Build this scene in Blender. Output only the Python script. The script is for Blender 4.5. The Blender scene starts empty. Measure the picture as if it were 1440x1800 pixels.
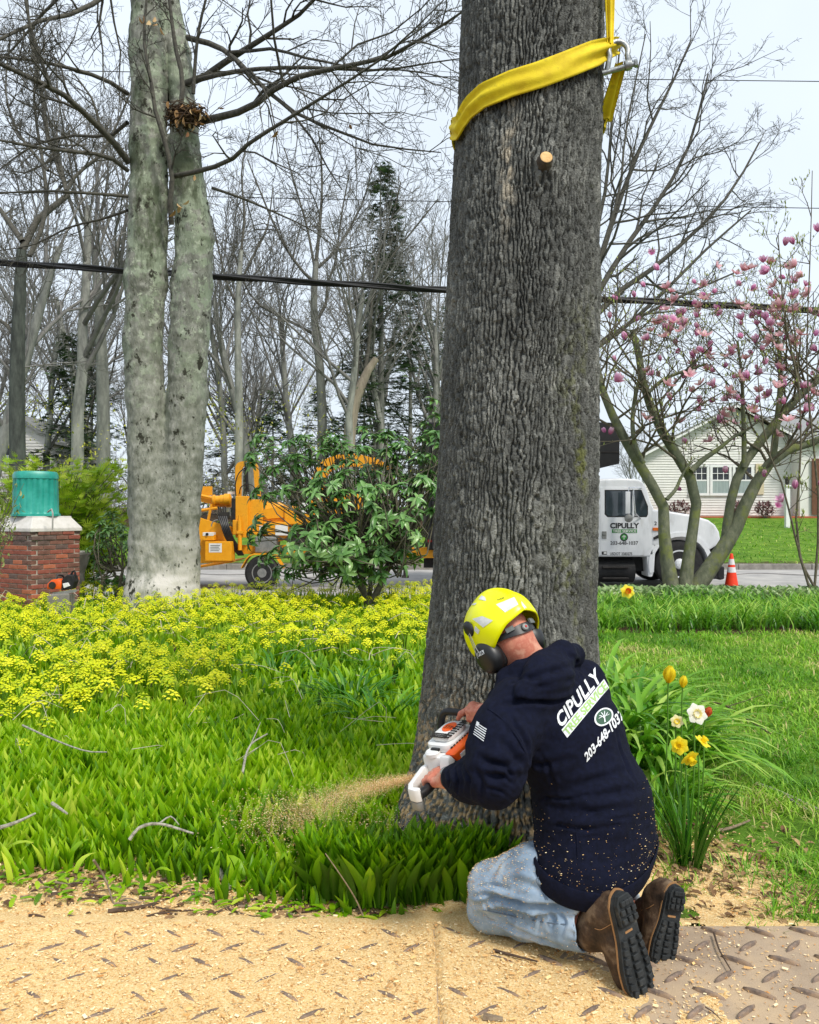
import bpy, bmesh, math, random
import numpy as np
from mathutils import Vector, Matrix
from mathutils.bvhtree import BVHTree

S = bpy.context.scene
COL = S.collection
R = math.radians
PI = math.pi

# ---------------------------------------------------------------- camera
CAMZ = 1.45
cd = bpy.data.cameras.new('camera')
cam = bpy.data.objects.new('camera', cd)
COL.objects.link(cam)
cam.location = (0, 0, CAMZ)
cam.rotation_euler = (R(90), 0, 0)
cd.sensor_width = 36.0
cd.lens = 28.8
cd.clip_start = 0.05
cd.clip_end = 1500
S.camera = cam

# ---------------------------------------------------------------- sky, sun, exposure
SUN_EL, SUN_AZ = R(52), R(142)          # azimuth clockwise from +Y
W = bpy.data.worlds.new('World')
S.world = W
W.use_nodes = True
wn = W.node_tree.nodes
wl = W.node_tree.links
for n in list(wn):
    wn.remove(n)
w_out = wn.new('ShaderNodeOutputWorld')
w_bg = wn.new('ShaderNodeBackground')
w_sky = wn.new('ShaderNodeTexSky')
w_sky.sky_type = 'NISHITA'
w_sky.sun_disc = False
w_sky.sun_elevation = SUN_EL
w_sky.sun_rotation = SUN_AZ
w_sky.air_density = 1.0
w_sky.dust_density = 4.0
w_mix = wn.new('ShaderNodeMix')
w_mix.data_type = 'RGBA'
w_mix.inputs[0].default_value = 0.86        # a closed pale overcast over the blue
w_mix.inputs[7].default_value = (4.62, 5.1, 5.62, 1)
wl.new(w_sky.outputs[0], w_mix.inputs[6])
w_tc = wn.new('ShaderNodeTexCoord')                      # soft uneven cloud all round
w_nz = wn.new('ShaderNodeTexNoise')
w_nz.inputs['Scale'].default_value = 2.2
w_nz.inputs['Detail'].default_value = 5
wl.new(w_tc.outputs['Generated'], w_nz.inputs['Vector'])
w_mr = wn.new('ShaderNodeMapRange')
w_mr.inputs[1].default_value = 0.3
w_mr.inputs[2].default_value = 0.7
w_mr.inputs[3].default_value = 0.93
w_mr.inputs[4].default_value = 1.09
wl.new(w_nz.outputs[0], w_mr.inputs[0])
w_mul = wn.new('ShaderNodeVectorMath')
w_mul.operation = 'SCALE'
wl.new(w_mix.outputs[2], w_mul.inputs[0])
wl.new(w_mr.outputs[0], w_mul.inputs['Scale'])
wl.new(w_mul.outputs[0], w_bg.inputs[0])
wl.new(w_bg.outputs[0], w_out.inputs[0])
w_bg.inputs[1].default_value = 0.1

sl = bpy.data.lights.new('sun', 'SUN')
sl.energy = 1.5
sl.angle = R(11)
sl.color = (1.0, 0.95, 0.87)
sun = bpy.data.objects.new('sun', sl)
COL.objects.link(sun)
sdir = Vector((math.sin(SUN_AZ) * math.cos(SUN_EL), math.cos(SUN_AZ) * math.cos(SUN_EL), math.sin(SUN_EL)))
sun.rotation_euler = sdir.to_track_quat('Z', 'Y').to_euler()
sun.location = sdir * 60

S.view_settings.view_transform = 'Standard'
S.view_settings.look = 'None'
S.view_settings.gamma = 1.0
S.view_settings.exposure = 1.03
S.view_settings.use_curve_mapping = False
S.render.engine = 'CYCLES'
S.cycles.max_bounces = 6
S.cycles.diffuse_bounces = 3
S.cycles.glossy_bounces = 3
S.cycles.transmission_bounces = 4
S.cycles.transparent_max_bounces = 6

# ---------------------------------------------------------------- helpers
rng = np.random.default_rng(11)
random.seed(11)


def P(u, v, d):
    """world point at depth d metres on the sight line through photo pixel (u, v)"""
    return Vector(((u - 720) / 1440 * d, d, CAMZ - (v - 900) / 1440 * d))


def PA(pts, d=None):
    return np.array([P(p[0], p[1], d if d is not None else p[2]) for p in pts])


def lin(r, g, b):
    def f(c):
        c = c / 255.0
        return c / 12.92 if c <= 0.04045 else ((c + 0.055) / 1.055) ** 2.4
    return (f(r), f(g), f(b), 1.0)


def _hash(ix, iy, iz, seed):
    n = (ix.astype(np.int64) * 374761393 + iy.astype(np.int64) * 668265263 + iz.astype(np.int64) * 2147483647 + seed * 144665) & 0x7fffffff
    n = ((n ^ (n >> 13)) * 1274126177) & 0x7fffffff
    n = ((n ^ (n >> 16)) * 60493) & 0x7fffffff
    return (n & 0xffff) / 65535.0


def vnoise(p, scale=1.0, seed=0):
    """value noise in 0..1 at points p (N,3)"""
    q = np.asarray(p, dtype=np.float64) * scale
    i = np.floor(q)
    f = q - i
    f = f * f * (3 - 2 * f)
    i = i.astype(np.int64)
    out = 0
    for dx in (0, 1):
        wx = f[..., 0] if dx else 1 - f[..., 0]
        for dy in (0, 1):
            wy = f[..., 1] if dy else 1 - f[..., 1]
            for dz in (0, 1):
                wz = f[..., 2] if dz else 1 - f[..., 2]
                out = out + wx * wy * wz * _hash(i[..., 0] + dx, i[..., 1] + dy, i[..., 2] + dz, seed)
    return out


def fbm(p, scale=1.0, octaves=3, seed=0):
    a, t, o = 0.5, 0.0, 0.0
    for k in range(octaves):
        o = o + a * vnoise(p, scale * 2 ** k, seed + k * 17)
        t += a
        a *= 0.5
    return o / t


def sstep(a, b, x):
    t = np.clip((np.asarray(x, dtype=float) - a) / (b - a), 0, 1)
    return t * t * (3 - 2 * t)


# ---- materials
MATS = {}


def nodes_of(name):
    m = bpy.data.materials.new(name)
    m.use_nodes = True
    nt = m.node_tree
    return m, nt.nodes, nt.links, nt.nodes['Principled BSDF']


def ramp(nd, stops):
    r = nd.new('ShaderNodeValToRGB')
    e = r.color_ramp.elements
    while len(e) < len(stops):
        e.new(0.5)
    for k, (pos, c) in enumerate(stops):
        e[k].position = pos
        e[k].color = c if len(c) == 4 else (*c, 1)
    return r


def pmat(name, c1, c2=None, scale=6, rough=0.7, bump=0.0, bscale=80, metal=0.0, spec=0.4, detail=5, stretch=(1, 1, 1),
         lo=0.35, hi=0.65, vary=0.0, bdist=0.01, c3=None, coat=0.0, emit=None):
    """procedural surface: two or three colours by noise, fine bump, optional per-object variation"""
    m, nd, lk, b = nodes_of(name)
    tc = nd.new('ShaderNodeTexCoord')
    mp = nd.new('ShaderNodeMapping')
    mp.inputs['Scale'].default_value = stretch
    lk.new(tc.outputs['Object'], mp.inputs[0])
    nz = nd.new('ShaderNodeTexNoise')
    nz.inputs['Scale'].default_value = scale
    nz.inputs['Detail'].default_value = detail
    nz.inputs['Roughness'].default_value = 0.62
    lk.new(mp.outputs[0], nz.inputs['Vector'])
    c2 = c2 or tuple(x * 0.8 for x in c1[:3]) + (1,)
    st = [(lo, c1), (hi, c2)] if c3 is None else [(lo, c1), ((lo + hi) / 2, c2), (hi, c3)]
    rp = ramp(nd, st)
    lk.new(nz.outputs[0], rp.inputs[0])
    col = rp.outputs[0]
    if vary:
        oi = nd.new('ShaderNodeObjectInfo')
        mr = nd.new('ShaderNodeMapRange')
        mr.inputs[3].default_value = 1 - vary
        mr.inputs[4].default_value = 1 + vary
        lk.new(oi.outputs['Random'], mr.inputs[0])
        hs = nd.new('ShaderNodeHueSaturation')
        lk.new(mr.outputs[0], hs.inputs['Value'])
        lk.new(col, hs.inputs['Color'])
        col = hs.outputs[0]
    lk.new(col, b.inputs['Base Color'])
    b.inputs['Roughness'].default_value = rough
    b.inputs['Metallic'].default_value = metal
    b.inputs['Specular IOR Level'].default_value = spec
    b.inputs['Coat Weight'].default_value = coat
    if bump:
        n2 = nd.new('ShaderNodeTexNoise')
        n2.inputs['Scale'].default_value = bscale
        n2.inputs['Detail'].default_value = 6
        lk.new(mp.outputs[0], n2.inputs['Vector'])
        bp = nd.new('ShaderNodeBump')
        bp.inputs['Strength'].default_value = bump
        bp.inputs['Distance'].default_value = bdist
        lk.new(n2.outputs[0], bp.inputs['Height'])
        lk.new(bp.outputs[0], b.inputs['Normal'])
    MATS[name] = m
    return m


def leafmat(name, stops, rough=0.45, trans=0.3, spec=0.4, vary=0.0):
    """leaf or petal: colour by the 'tint' attribute, some light passing through"""
    m, nd, lk, b = nodes_of(name)
    at = nd.new('ShaderNodeAttribute')
    at.attribute_name = 'tint'
    rp = ramp(nd, stops)
    lk.new(at.outputs['Fac'], rp.inputs[0])
    col = rp.outputs[0]
    if vary:
        oi = nd.new('ShaderNodeObjectInfo')
        ad = nd.new('ShaderNodeMath')
        ad.operation = 'ADD'
        lk.new(at.outputs['Fac'], ad.inputs[0])
        mr = nd.new('ShaderNodeMapRange')
        mr.inputs[3].default_value = -vary
        mr.inputs[4].default_value = vary
        lk.new(oi.outputs['Random'], mr.inputs[0])
        lk.new(mr.outputs[0], ad.inputs[1])
        lk.new(ad.outputs[0], rp.inputs[0])
    lk.new(col, b.inputs['Base Color'])
    b.inputs['Roughness'].default_value = rough
    b.inputs['Specular IOR Level'].default_value = spec
    tr = nd.new('ShaderNodeBsdfTranslucent')
    lk.new(col, tr.inputs[0])
    mx = nd.new('ShaderNodeMixShader')
    mx.inputs[0].default_value = trans
    lk.new(b.outputs[0], mx.inputs[1])
    lk.new(tr.outputs[0], mx.inputs[2])
    out = [n for n in nd if n.type == 'OUTPUT_MATERIAL'][0]
    lk.new(mx.outputs[0], out.inputs[0])
    MATS[name] = m
    return m


# ---- objects
def tag(o, label=None, cat=None, group=None, kind=None):
    if label:
        o['label'] = label
    if cat:
        o['category'] = cat
    if group:
        o['group'] = group
    if kind:
        o['kind'] = kind
    return o


def thing(name, label, cat, loc=(0, 0, 0), group=None):
    o = bpy.data.objects.new(name, None)
    o.empty_display_size = 0.1
    COL.objects.link(o)
    o.location = loc
    return tag(o, label, cat, group)


def base_of(parent):
    p = Vector((0, 0, 0))
    while parent is not None:
        p = p + parent.location
        parent = parent.parent
    return p


def link(name, me, mat, parent=None, smooth=False, loc=None):
    """a mesh given in world coordinates becomes an object under parent (its coordinates shifted to the parent's origin)"""
    if mat is not None and not me.materials:
        me.materials.append(mat)
    o = bpy.data.objects.new(name, me)
    COL.objects.link(o)
    if parent is not None:
        o.parent = parent
    if loc is not None:
        o.location = loc
    if smooth:
        me.polygons.foreach_set('use_smooth', np.ones(len(me.polygons), dtype=bool))
    return o


def np_mesh(name, V, F, off=None, tint=None):
    """mesh from arrays; F (n,k) with every face of k corners, or a list of such arrays"""
    me = bpy.data.meshes.new(name)
    V = np.asarray(V, dtype=np.float32)
    if off is not None:
        V = V - np.asarray(off, dtype=np.float32)
    Fs = F if isinstance(F, list) else [F]
    Fs = [np.asarray(f, dtype=np.int32) for f in Fs if len(f)]
    nl = sum(f.size for f in Fs)
    npoly = sum(len(f) for f in Fs)
    me.vertices.add(len(V))
    me.vertices.foreach_set('co', V.ravel())
    me.loops.add(nl)
    me.polygons.add(npoly)
    me.loops.foreach_set('vertex_index', np.concatenate([f.ravel() for f in Fs]))
    st, s = [], 0
    for f in Fs:
        st.append(s + np.arange(len(f), dtype=np.int32) * f.shape[1])
        s += f.size
    me.polygons.foreach_set('loop_start', np.concatenate(st).astype(np.int32))
    me.update(calc_edges=True)
    if tint is not None:
        a = me.attributes.new('tint', 'FLOAT', 'POINT')
        a.data.foreach_set('value', np.asarray(tint, dtype=np.float32))
    return me


def grid_faces(nu, nv, wrap_u=False):
    """quads of an (nv rows, nu columns) grid, row-major"""
    cu = nu if wrap_u else nu - 1
    j, i = np.meshgrid(np.arange(nv - 1), np.arange(cu), indexing='ij')
    i2 = (i + 1) % nu
    return np.stack([j * nu + i, j * nu + i2, (j + 1) * nu + i2, (j + 1) * nu + i], -1).reshape(-1, 4)


def rotz(a):
    a = np.asarray(a, dtype=float)
    z, o = np.zeros_like(a), np.ones_like(a)
    c, s = np.cos(a), np.sin(a)
    return np.stack([np.stack([c, -s, z], -1), np.stack([s, c, z], -1), np.stack([z, z, o], -1)], -2)


def rotx(a):
    a = np.asarray(a, dtype=float)
    z, o = np.zeros_like(a), np.ones_like(a)
    c, s = np.cos(a), np.sin(a)
    return np.stack([np.stack([o, z, z], -1), np.stack([z, c, -s], -1), np.stack([z, s, c], -1)], -2)


def scatter_mesh(name, tv, tf, M, L, tint=None, vt=None, off=None):
    """one mesh holding a template (tv, tf) at every (M, L)"""
    N, n = len(L), len(tv)
    V = np.einsum('nij,vj->nvi', M, tv) + np.asarray(L)[:, None, :]
    F = (np.asarray(tf)[None] + (np.arange(N) * n)[:, None, None]).reshape(-1, np.asarray(tf).shape[1])
    t = None
    if tint is not None:
        t = np.repeat(np.asarray(tint)[:, None], n, 1)
        if vt is not None:
            t = t + np.asarray(vt)[None]
        t = np.clip(t, 0, 1).ravel()
    return np_mesh(name, V.reshape(-1, 3), F, off, t)


def leaf_template(rows, width, length, bend=0.35, fold=0.25, shape='lance', three=True, narrow=0.0):
    """leaf standing along +z, arching to +y; returns verts, quads, 0..1 position along it"""
    V, T = [], []
    for k in range(rows + 1):
        t = k / rows
        if shape == 'lance':
            w = math.sin(PI * min(1, (0.12 + 0.88 * t)) ** 0.8) ** 0.8 if t < 1 else 0.02
        elif shape == 'strap':
            w = (0.75 + 0.25 * math.sin(PI * t)) * (1 - t ** 5) + 0.02
        else:
            w = math.sin(PI * (0.06 + 0.92 * t)) ** 0.7
        w = max(w, 0.02) * width / 2
        a = bend * t
        y = length * bend * t * t * 0.6
        z = length * (t - 0.28 * bend * bend * t ** 3)
        if three:
            V += [(-w, y - fold * w, z), (0, y + fold * w * 0.6, z), (w, y - fold * w, z)]
            T += [t, t, t]
        else:
            V += [(-w, y, z), (w, y, z)]
            T += [t, t]
    F = []
    n = 3 if three else 2
    for k in range(rows):
        for c in range(n - 1):
            F.append((k * n + c, k * n + c + 1, (k + 1) * n + c + 1, (k + 1) * n + c))
    return np.array(V), np.array(F), np.array(T)


class MB:
    """collects solid pieces in world coordinates and links them as one mesh"""

    def __init__(self):
        self.v, self.f = [], []

    def add(self, V, F):
        o = len(self.v)
        self.v += [tuple(map(float, p)) for p in V]
        self.f += [tuple(i + o for i in f) for f in F]
        return self

    def box(self, c, s, M=None):
        c = Vector(c)
        M = M or Matrix.Identity(3)
        V = [c + M @ Vector((s[0] / 2 * a, s[1] / 2 * b, s[2] / 2 * d)) for a in (-1, 1) for b in (-1, 1) for d in (-1, 1)]
        return self.add(V, [(0, 1, 3, 2), (4, 6, 7, 5), (0, 4, 5, 1), (2, 3, 7, 6), (0, 2, 6, 4), (1, 5, 7, 3)])

    def prism(self, poly, a, off):
        """polygon of world points extruded by vector off"""
        A = [Vector(p) for p in poly]
        B = [p + Vector(off) for p in A]
        n = len(A)
        F = [tuple(range(n)), tuple(range(2 * n - 1, n - 1, -1))]
        for i in range(n):
            j = (i + 1) % n
            F.append((j, i, n + i, n + j))
        return self.add(A + B, F)

    def tube(self, pts, r, sides=8, caps=True):
        pts = [Vector(p) for p in pts]
        n = len(pts)
        rr = [r] * n if not hasattr(r, '__len__') else list(r)
        up = None
        V, F = [], []
        for i, p in enumerate(pts):
            t = (pts[min(i + 1, n - 1)] - pts[max(i - 1, 0)])
            t = t.normalized() if t.length > 1e-9 else Vector((0, 0, 1))
            if up is None:
                a = Vector((0, 0, 1)) if abs(t.z) < 0.9 else Vector((1, 0, 0))
                up = t.cross(a).normalized()
            else:
                up = (up - t * up.dot(t))
                up = up.normalized() if up.length > 1e-6 else t.orthogonal().normalized()
            w = t.cross(up)
            for k in range(sides):
                an = 2 * PI * k / sides
                V.append(p + (up * math.cos(an) + w * math.sin(an)) * rr[i])
        for i in range(n - 1):
            for k in range(sides):
                k2 = (k + 1) % sides
                F.append((i * sides + k, i * sides + k2, (i + 1) * sides + k2, (i + 1) * sides + k))
        if caps:
            F.append(tuple(range(sides - 1, -1, -1)))
            F.append(tuple((n - 1) * sides + k for k in range(sides)))
        return self.add(V, F)

    def cyl(self, a, b, r, sides=16):
        return self.tube([a, b], r, sides)

    def lathe(self, c, axis, prof, sides=20):
        """profile [(radius, distance along axis)] turned about an axis through c"""
        c, ax = Vector(c), Vector(axis).normalized()
        u = ax.orthogonal().normalized()
        w = ax.cross(u)
        V, F = [], []
        for (r, h) in prof:
            for k in range(sides):
                an = 2 * PI * k / sides
                V.append(c + ax * h + (u * math.cos(an) + w * math.sin(an)) * max(r, 1e-4))
        n = len(prof)
        for i in range(n - 1):
            for k in range(sides):
                k2 = (k + 1) % sides
                F.append((i * sides + k, i * sides + k2, (i + 1) * sides + k2, (i + 1) * sides + k))
        F.append(tuple(range(sides - 1, -1, -1)))
        F.append(tuple((n - 1) * sides + k for k in range(sides)))
        return self.add(V, F)

    def ball(self, c, r, M=None, seg=14, rings=9):
        M = M or Matrix.Identity(3)
        r = (r, r, r) if not hasattr(r, '__len__') else r
        c = Vector(c)
        V, F = [], []
        for i in range(rings + 1):
            th = PI * i / rings
            for k in range(seg):
                ph = 2 * PI * k / seg
                V.append(c + M @ Vector((r[0] * math.sin(th) * math.cos(ph), r[1] * math.sin(th) * math.sin(ph), r[2] * math.cos(th))))
        for i in range(rings):
            for k in range(seg):
                k2 = (k + 1) % seg
                F.append((i * seg + k, (i + 1) * seg + k, (i + 1) * seg + k2, i * seg + k2))
        return self.add(V, F)

    def build(self, name, mat, parent=None, smooth=False, bevel=0.0, segs=2, solid=0.0):
        off = base_of(parent)
        me = bpy.data.meshes.new(name)
        me.from_pydata([tuple(Vector(p) - off) for p in self.v], [], self.f)
        me.update()
        bm = bmesh.new()
        bm.from_mesh(me)
        bmesh.ops.remove_doubles(bm, verts=bm.verts, dist=1e-5)
        bmesh.ops.recalc_face_normals(bm, faces=bm.faces)
        if bevel:
            es = [e for e in bm.edges if len(e.link_faces) == 2 and e.calc_face_angle(0) > 0.5]
            try:
                bmesh.ops.bevel(bm, geom=es, offset=bevel, segments=segs, affect='EDGES', profile=0.6, clamp_overlap=True)
            except Exception:
                pass
        bm.to_mesh(me)
        bm.free()
        o = link(name, me, mat, parent)
        if smooth:
            for p in me.polygons:
                p.use_smooth = True
            if smooth != 'all':
                try:
                    me.set_sharp_from_angle(angle=R(38))
                except Exception:
                    pass
        if solid:
            md = o.modifiers.new('solid', 'SOLIDIFY')
            md.thickness = solid
            md.offset = 0
        return o


def part(name, mat, parent, fn, **kw):
    m = MB()
    fn(m)
    return m.build(name, mat, parent, **kw)


# ---- batches of tubes (branches, twigs)
def tubes_np(paths, radii, sides):
    """paths (N,n,3), radii (N,n) -> verts, quads"""
    Pn = np.asarray(paths, dtype=float)
    N, n, _ = Pn.shape
    T = np.empty_like(Pn)
    T[:, 1:-1] = Pn[:, 2:] - Pn[:, :-2]
    T[:, 0] = Pn[:, 1] - Pn[:, 0]
    T[:, -1] = Pn[:, -1] - Pn[:, -2]
    T /= np.linalg.norm(T, axis=-1, keepdims=True) + 1e-9
    A = np.where(np.abs(T[:, :1, 2:3]) < 0.9, np.array([0, 0, 1.0]), np.array([1.0, 0, 0]))
    A = np.broadcast_to(A, T.shape)
    U = np.cross(T, A)
    U /= np.linalg.norm(U, axis=-1, keepdims=True) + 1e-9
    Wv = np.cross(T, U)
    an = np.arange(sides) * 2 * PI / sides
    V = Pn[:, :, None] + radii[:, :, None, None] * (U[:, :, None] * np.cos(an)[:, None] + Wv[:, :, None] * np.sin(an)[:, None])
    V = V.reshape(-1, 3)
    j, k = np.meshgrid(np.arange(n - 1), np.arange(sides), indexing='ij')
    k2 = (k + 1) % sides
    q = np.stack([j * sides + k, j * sides + k2, (j + 1) * sides + k2, (j + 1) * sides + k], -1).reshape(-1, 4)
    F = (q[None] + (np.arange(N) * n * sides)[:, None, None]).reshape(-1, 4)
    return V, F


def resample(path, n):
    p = np.asarray(path, dtype=float)
    s = np.concatenate([[0], np.cumsum(np.linalg.norm(np.diff(p, axis=0), axis=1))])
    t = np.linspace(0, s[-1], n)
    return np.stack([np.interp(t, s, p[:, k]) for k in range(3)], -1)


def smooth_path(path, n):
    """Catmull-Rom through the points, n samples by length"""
    p = np.asarray(path, dtype=float)
    if len(p) < 3:
        return resample(p, n)
    q = np.vstack([2 * p[0] - p[1], p, 2 * p[-1] - p[-2]])
    out = []
    for i in range(1, len(q) - 2):
        for t in np.linspace(0, 1, 8, endpoint=False):
            a, b, c, d = q[i - 1], q[i], q[i + 1], q[i + 2]
            out.append(0.5 * ((2 * b) + (-a + c) * t + (2 * a - 5 * b + 4 * c - d) * t ** 2 + (-a + 3 * b - 3 * c + d) * t ** 3))
    out.append(p[-1])
    return resample(out, n)


# ---- signed distance fields for soft bodies
class Field:
    def __init__(self, lo, hi, h):
        self.lo, self.h = np.array(lo, dtype=float), h
        self.n = np.ceil((np.array(hi) - self.lo) / h).astype(int) + 1
        self.F = np.full(self.n, 0.3, dtype=np.float32)
        self.ax = [self.lo[k] + np.arange(self.n[k]) * h for k in range(3)]

    def _win(self, lo, hi):
        a = np.clip(np.floor((np.array(lo) - self.lo) / self.h).astype(int), 0, self.n)
        b = np.clip(np.ceil((np.array(hi) - self.lo) / self.h).astype(int) + 1, 0, self.n)
        sl_ = tuple(slice(a[k], b[k]) for k in range(3))
        G = np.stack(np.meshgrid(*[self.ax[k][sl_[k]] for k in range(3)], indexing='ij'), -1)
        return sl_, G

    def _mix(self, sl_, d, k, sub):
        A = self.F[sl_]
        if A.size == 0:
            return
        if sub:
            d = -d
            hh = np.maximum(k - np.abs(A - d), 0) / k
            self.F[sl_] = np.maximum(A, d) + hh * hh * k * 0.25
        else:
            hh = np.maximum(k - np.abs(A - d), 0) / k
            self.F[sl_] = np.minimum(A, d) - hh * hh * k * 0.25

    def cone(self, a, b, ra, rb=None, k=0.03, sub=False):
        a, b = np.array(a, dtype=float), np.array(b, dtype=float)
        rb = ra if rb is None else rb
        m = max(ra, rb) + k + 4 * self.h
        sl_, G = self._win(np.minimum(a, b) - m, np.maximum(a, b) + m)
        ba = b - a
        pa = G - a
        t = np.clip((pa @ ba) / (ba @ ba + 1e-12), 0, 1)
        d = np.linalg.norm(pa - t[..., None] * ba, axis=-1) - (ra + (rb - ra) * t)
        self._mix(sl_, d, k, sub)
        return self

    def chain(self, pts, rad, k=0.03, sub=False):
        for i in range(len(pts) - 1):
            self.cone(pts[i], pts[i + 1], rad[i], rad[i + 1], k, sub)
        return self

    def ell(self, c, r, M=None, k=0.03, sub=False):
        c, r = np.array(c, dtype=float), np.array(r, dtype=float)
        m = r.max() + k + 4 * self.h
        sl_, G = self._win(c - m, c + m)
        q = G - c
        if M is not None:
            q = q @ np.array(M)
        k0 = np.linalg.norm(q / r, axis=-1)
        k1 = np.linalg.norm(q / (r * r), axis=-1) + 1e-9
        self._mix(sl_, k0 * (k0 - 1) / k1, k, sub)
        return self

    def box(self, c, s, M=None, rnd=0.01, k=0.02, sub=False):
        c, s = np.array(c, dtype=float), np.array(s, dtype=float)
        m = np.linalg.norm(s) + k + 4 * self.h
        sl_, G = self._win(c - m, c + m)
        q = G - c
        if M is not None:
            q = q @ np.array(M)
        q = np.abs(q) - (s - rnd)
        d = np.linalg.norm(np.maximum(q, 0), axis=-1) + np.minimum(q.max(-1), 0) - rnd
        self._mix(sl_, d, k, sub)
        return self

    def cut(self, p, n):
        """keep the half space behind plane (p, n)"""
        n = np.array(n, dtype=float)
        n /= np.linalg.norm(n)
        G = np.stack(np.meshgrid(*self.ax, indexing='ij'), -1)
        self.F = np.maximum(self.F, ((G - np.array(p)) @ n).astype(np.float32))
        return self

    def mesh(self):
        F = self.F
        nx, ny, nz = F.shape
        corners = [(i, j, k) for i in (0, 1) for j in (0, 1) for k in (0, 1)]
        s = F < 0
        cnt = np.zeros((nx - 1, ny - 1, nz - 1), dtype=np.int8)
        for (i, j, k) in corners:
            cnt += s[i:nx - 1 + i, j:ny - 1 + j, k:nz - 1 + k]
        act = (cnt > 0) & (cnt < 8)
        ids = np.argwhere(act)
        idx = np.full(act.shape, -1, dtype=np.int64)
        idx[act] = np.arange(len(ids))
        pos = np.zeros((len(ids), 3))
        num = np.zeros(len(ids))
        val = [F[ids[:, 0] + c[0], ids[:, 1] + c[1], ids[:, 2] + c[2]].astype(float) for c in corners]
        for a in range(8):
            for b in range(a + 1, 8):
                ca, cb = np.array(corners[a]), np.array(corners[b])
                if np.abs(ca - cb).sum() != 1:
                    continue
                x = (val[a] < 0) != (val[b] < 0)
                t = val[a] / np.where(np.abs(val[a] - val[b]) < 1e-12, 1, val[a] - val[b])
                pos[x] += (ca + (cb - ca) * t[:, None])[x]
                num[x] += 1
        pos = (pos / num[:, None] + ids) * self.h + self.lo
        faces = []
        for ax in range(3):
            b, c = [(1, 2), (2, 0), (0, 1)][ax]
            shp = [nx, ny, nz]
            a0 = [slice(1, shp[q] - 1) for q in range(3)]
            a0[ax] = slice(0, shp[ax] - 1)
            a1 = list(a0)
            a1[ax] = slice(1, shp[ax])
            s0, s1 = s[tuple(a0)], s[tuple(a1)]
            e = np.argwhere(s0 != s1)
            flip = s0[s0 != s1]
            e = e + np.array([0 if q == ax else 1 for q in range(3)])
            def cell(db, dc):
                q = e.copy()
                q[:, b] -= db
                q[:, c] -= dc
                return idx[q[:, 0], q[:, 1], q[:, 2]]
            f = np.stack([cell(0, 0), cell(1, 0), cell(1, 1), cell(0, 1)], -1)
            f[~flip] = f[~flip][:, ::-1]
            faces.append(f)
        return pos, np.vstack(faces)


def vnormals(V, F):
    a, b, c, d = V[F[:, 0]], V[F[:, 1]], V[F[:, 2]], V[F[:, 3]]
    fn = np.cross(c - a, d - b)
    N = np.zeros_like(V)
    for k in range(4):
        np.add.at(N, F[:, k], fn)
    return N / (np.linalg.norm(N, axis=1, keepdims=True) + 1e-12)


def relax(V, F, it=2, w=0.5):
    for _ in range(it):
        s = np.zeros_like(V)
        n = np.zeros(len(V))
        for k in range(4):
            np.add.at(s, F[:, k], V[F[:, (k + 1) % 4]] + V[F[:, (k + 3) % 4]])
            np.add.at(n, F[:, k], 2)
        V = V + (s / n[:, None] - V) * w
    return V


def soft(name, V, F, mat, parent, tint=None):
    me = np_mesh(name, V, F, base_of(parent), tint)
    return link(name, me, mat, parent, smooth=True)


def copy_thing(o, parent=None):
    c = o.copy()
    COL.objects.link(c)
    c.parent = parent
    for ch in list(o.children):
        copy_thing(ch, c)
    return c


# ---- flat lettering
def text_2d(txt, bold=0.0, shear=0.0, spacing=1.0):
    """triangles of a line of text, fitted into the unit square (x 0..1, y 0..1)"""
    cu = bpy.data.curves.new('lettering', 'FONT')
    cu.body = txt
    cu.offset = bold
    cu.shear = shear
    cu.space_character = spacing
    cu.resolution_u = 3
    ob = bpy.data.objects.new('lettering', cu)
    COL.objects.link(ob)
    dg = bpy.context.evaluated_depsgraph_get()
    me = bpy.data.meshes.new_from_object(ob.evaluated_get(dg))
    bpy.data.objects.remove(ob)
    bpy.data.curves.remove(cu)
    bm = bmesh.new()
    bm.from_mesh(me)
    bpy.data.meshes.remove(me)
    bmesh.ops.triangulate(bm, faces=bm.faces)
    return bm


def bm_fit(bm):
    xs = [v.co.x for v in bm.verts]
    ys = [v.co.y for v in bm.verts]
    x0, x1, y0, y1 = min(xs), max(xs), min(ys), max(ys)
    for v in bm.verts:
        v.co = Vector(((v.co.x - x0) / (x1 - x0), (v.co.y - y0) / (y1 - y0), 0))


def bm_split(bm, maxlen, aspect=(1, 1)):
    for _ in range(6):
        es = [e for e in bm.edges if math.hypot((e.verts[0].co.x - e.verts[1].co.x) * aspect[0], (e.verts[0].co.y - e.verts[1].co.y) * aspect[1]) > maxlen]
        if not es:
            break
        bmesh.ops.subdivide_edges(bm, edges=es, cuts=1)
        bmesh.ops.triangulate(bm, faces=bm.faces)


def bm_arrays(bm):
    bm.verts.index_update()
    V = np.array([v.co[:] for v in bm.verts])
    F = np.array([[v.index for v in f.verts] for f in bm.faces])
    bm.free()
    return V, F


def flat_text(name, txt, mat, parent, o, ex, ey, bold=0.0, shear=0.0, spacing=1.0):
    """lettering on a flat face: corner o, full-width vector ex, full-height vector ey"""
    bm = text_2d(txt, bold, shear, spacing)
    bm_fit(bm)
    V, F = bm_arrays(bm)
    o, ex, ey = np.array(o), np.array(ex), np.array(ey)
    W3 = o + V[:, :1] * ex + V[:, 1:2] * ey
    return link(name, np_mesh(name, W3, F, base_of(parent)), mat, parent)
# ================================================================ materials
M_soil = None
SAW = lin(214, 172, 112)


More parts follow.
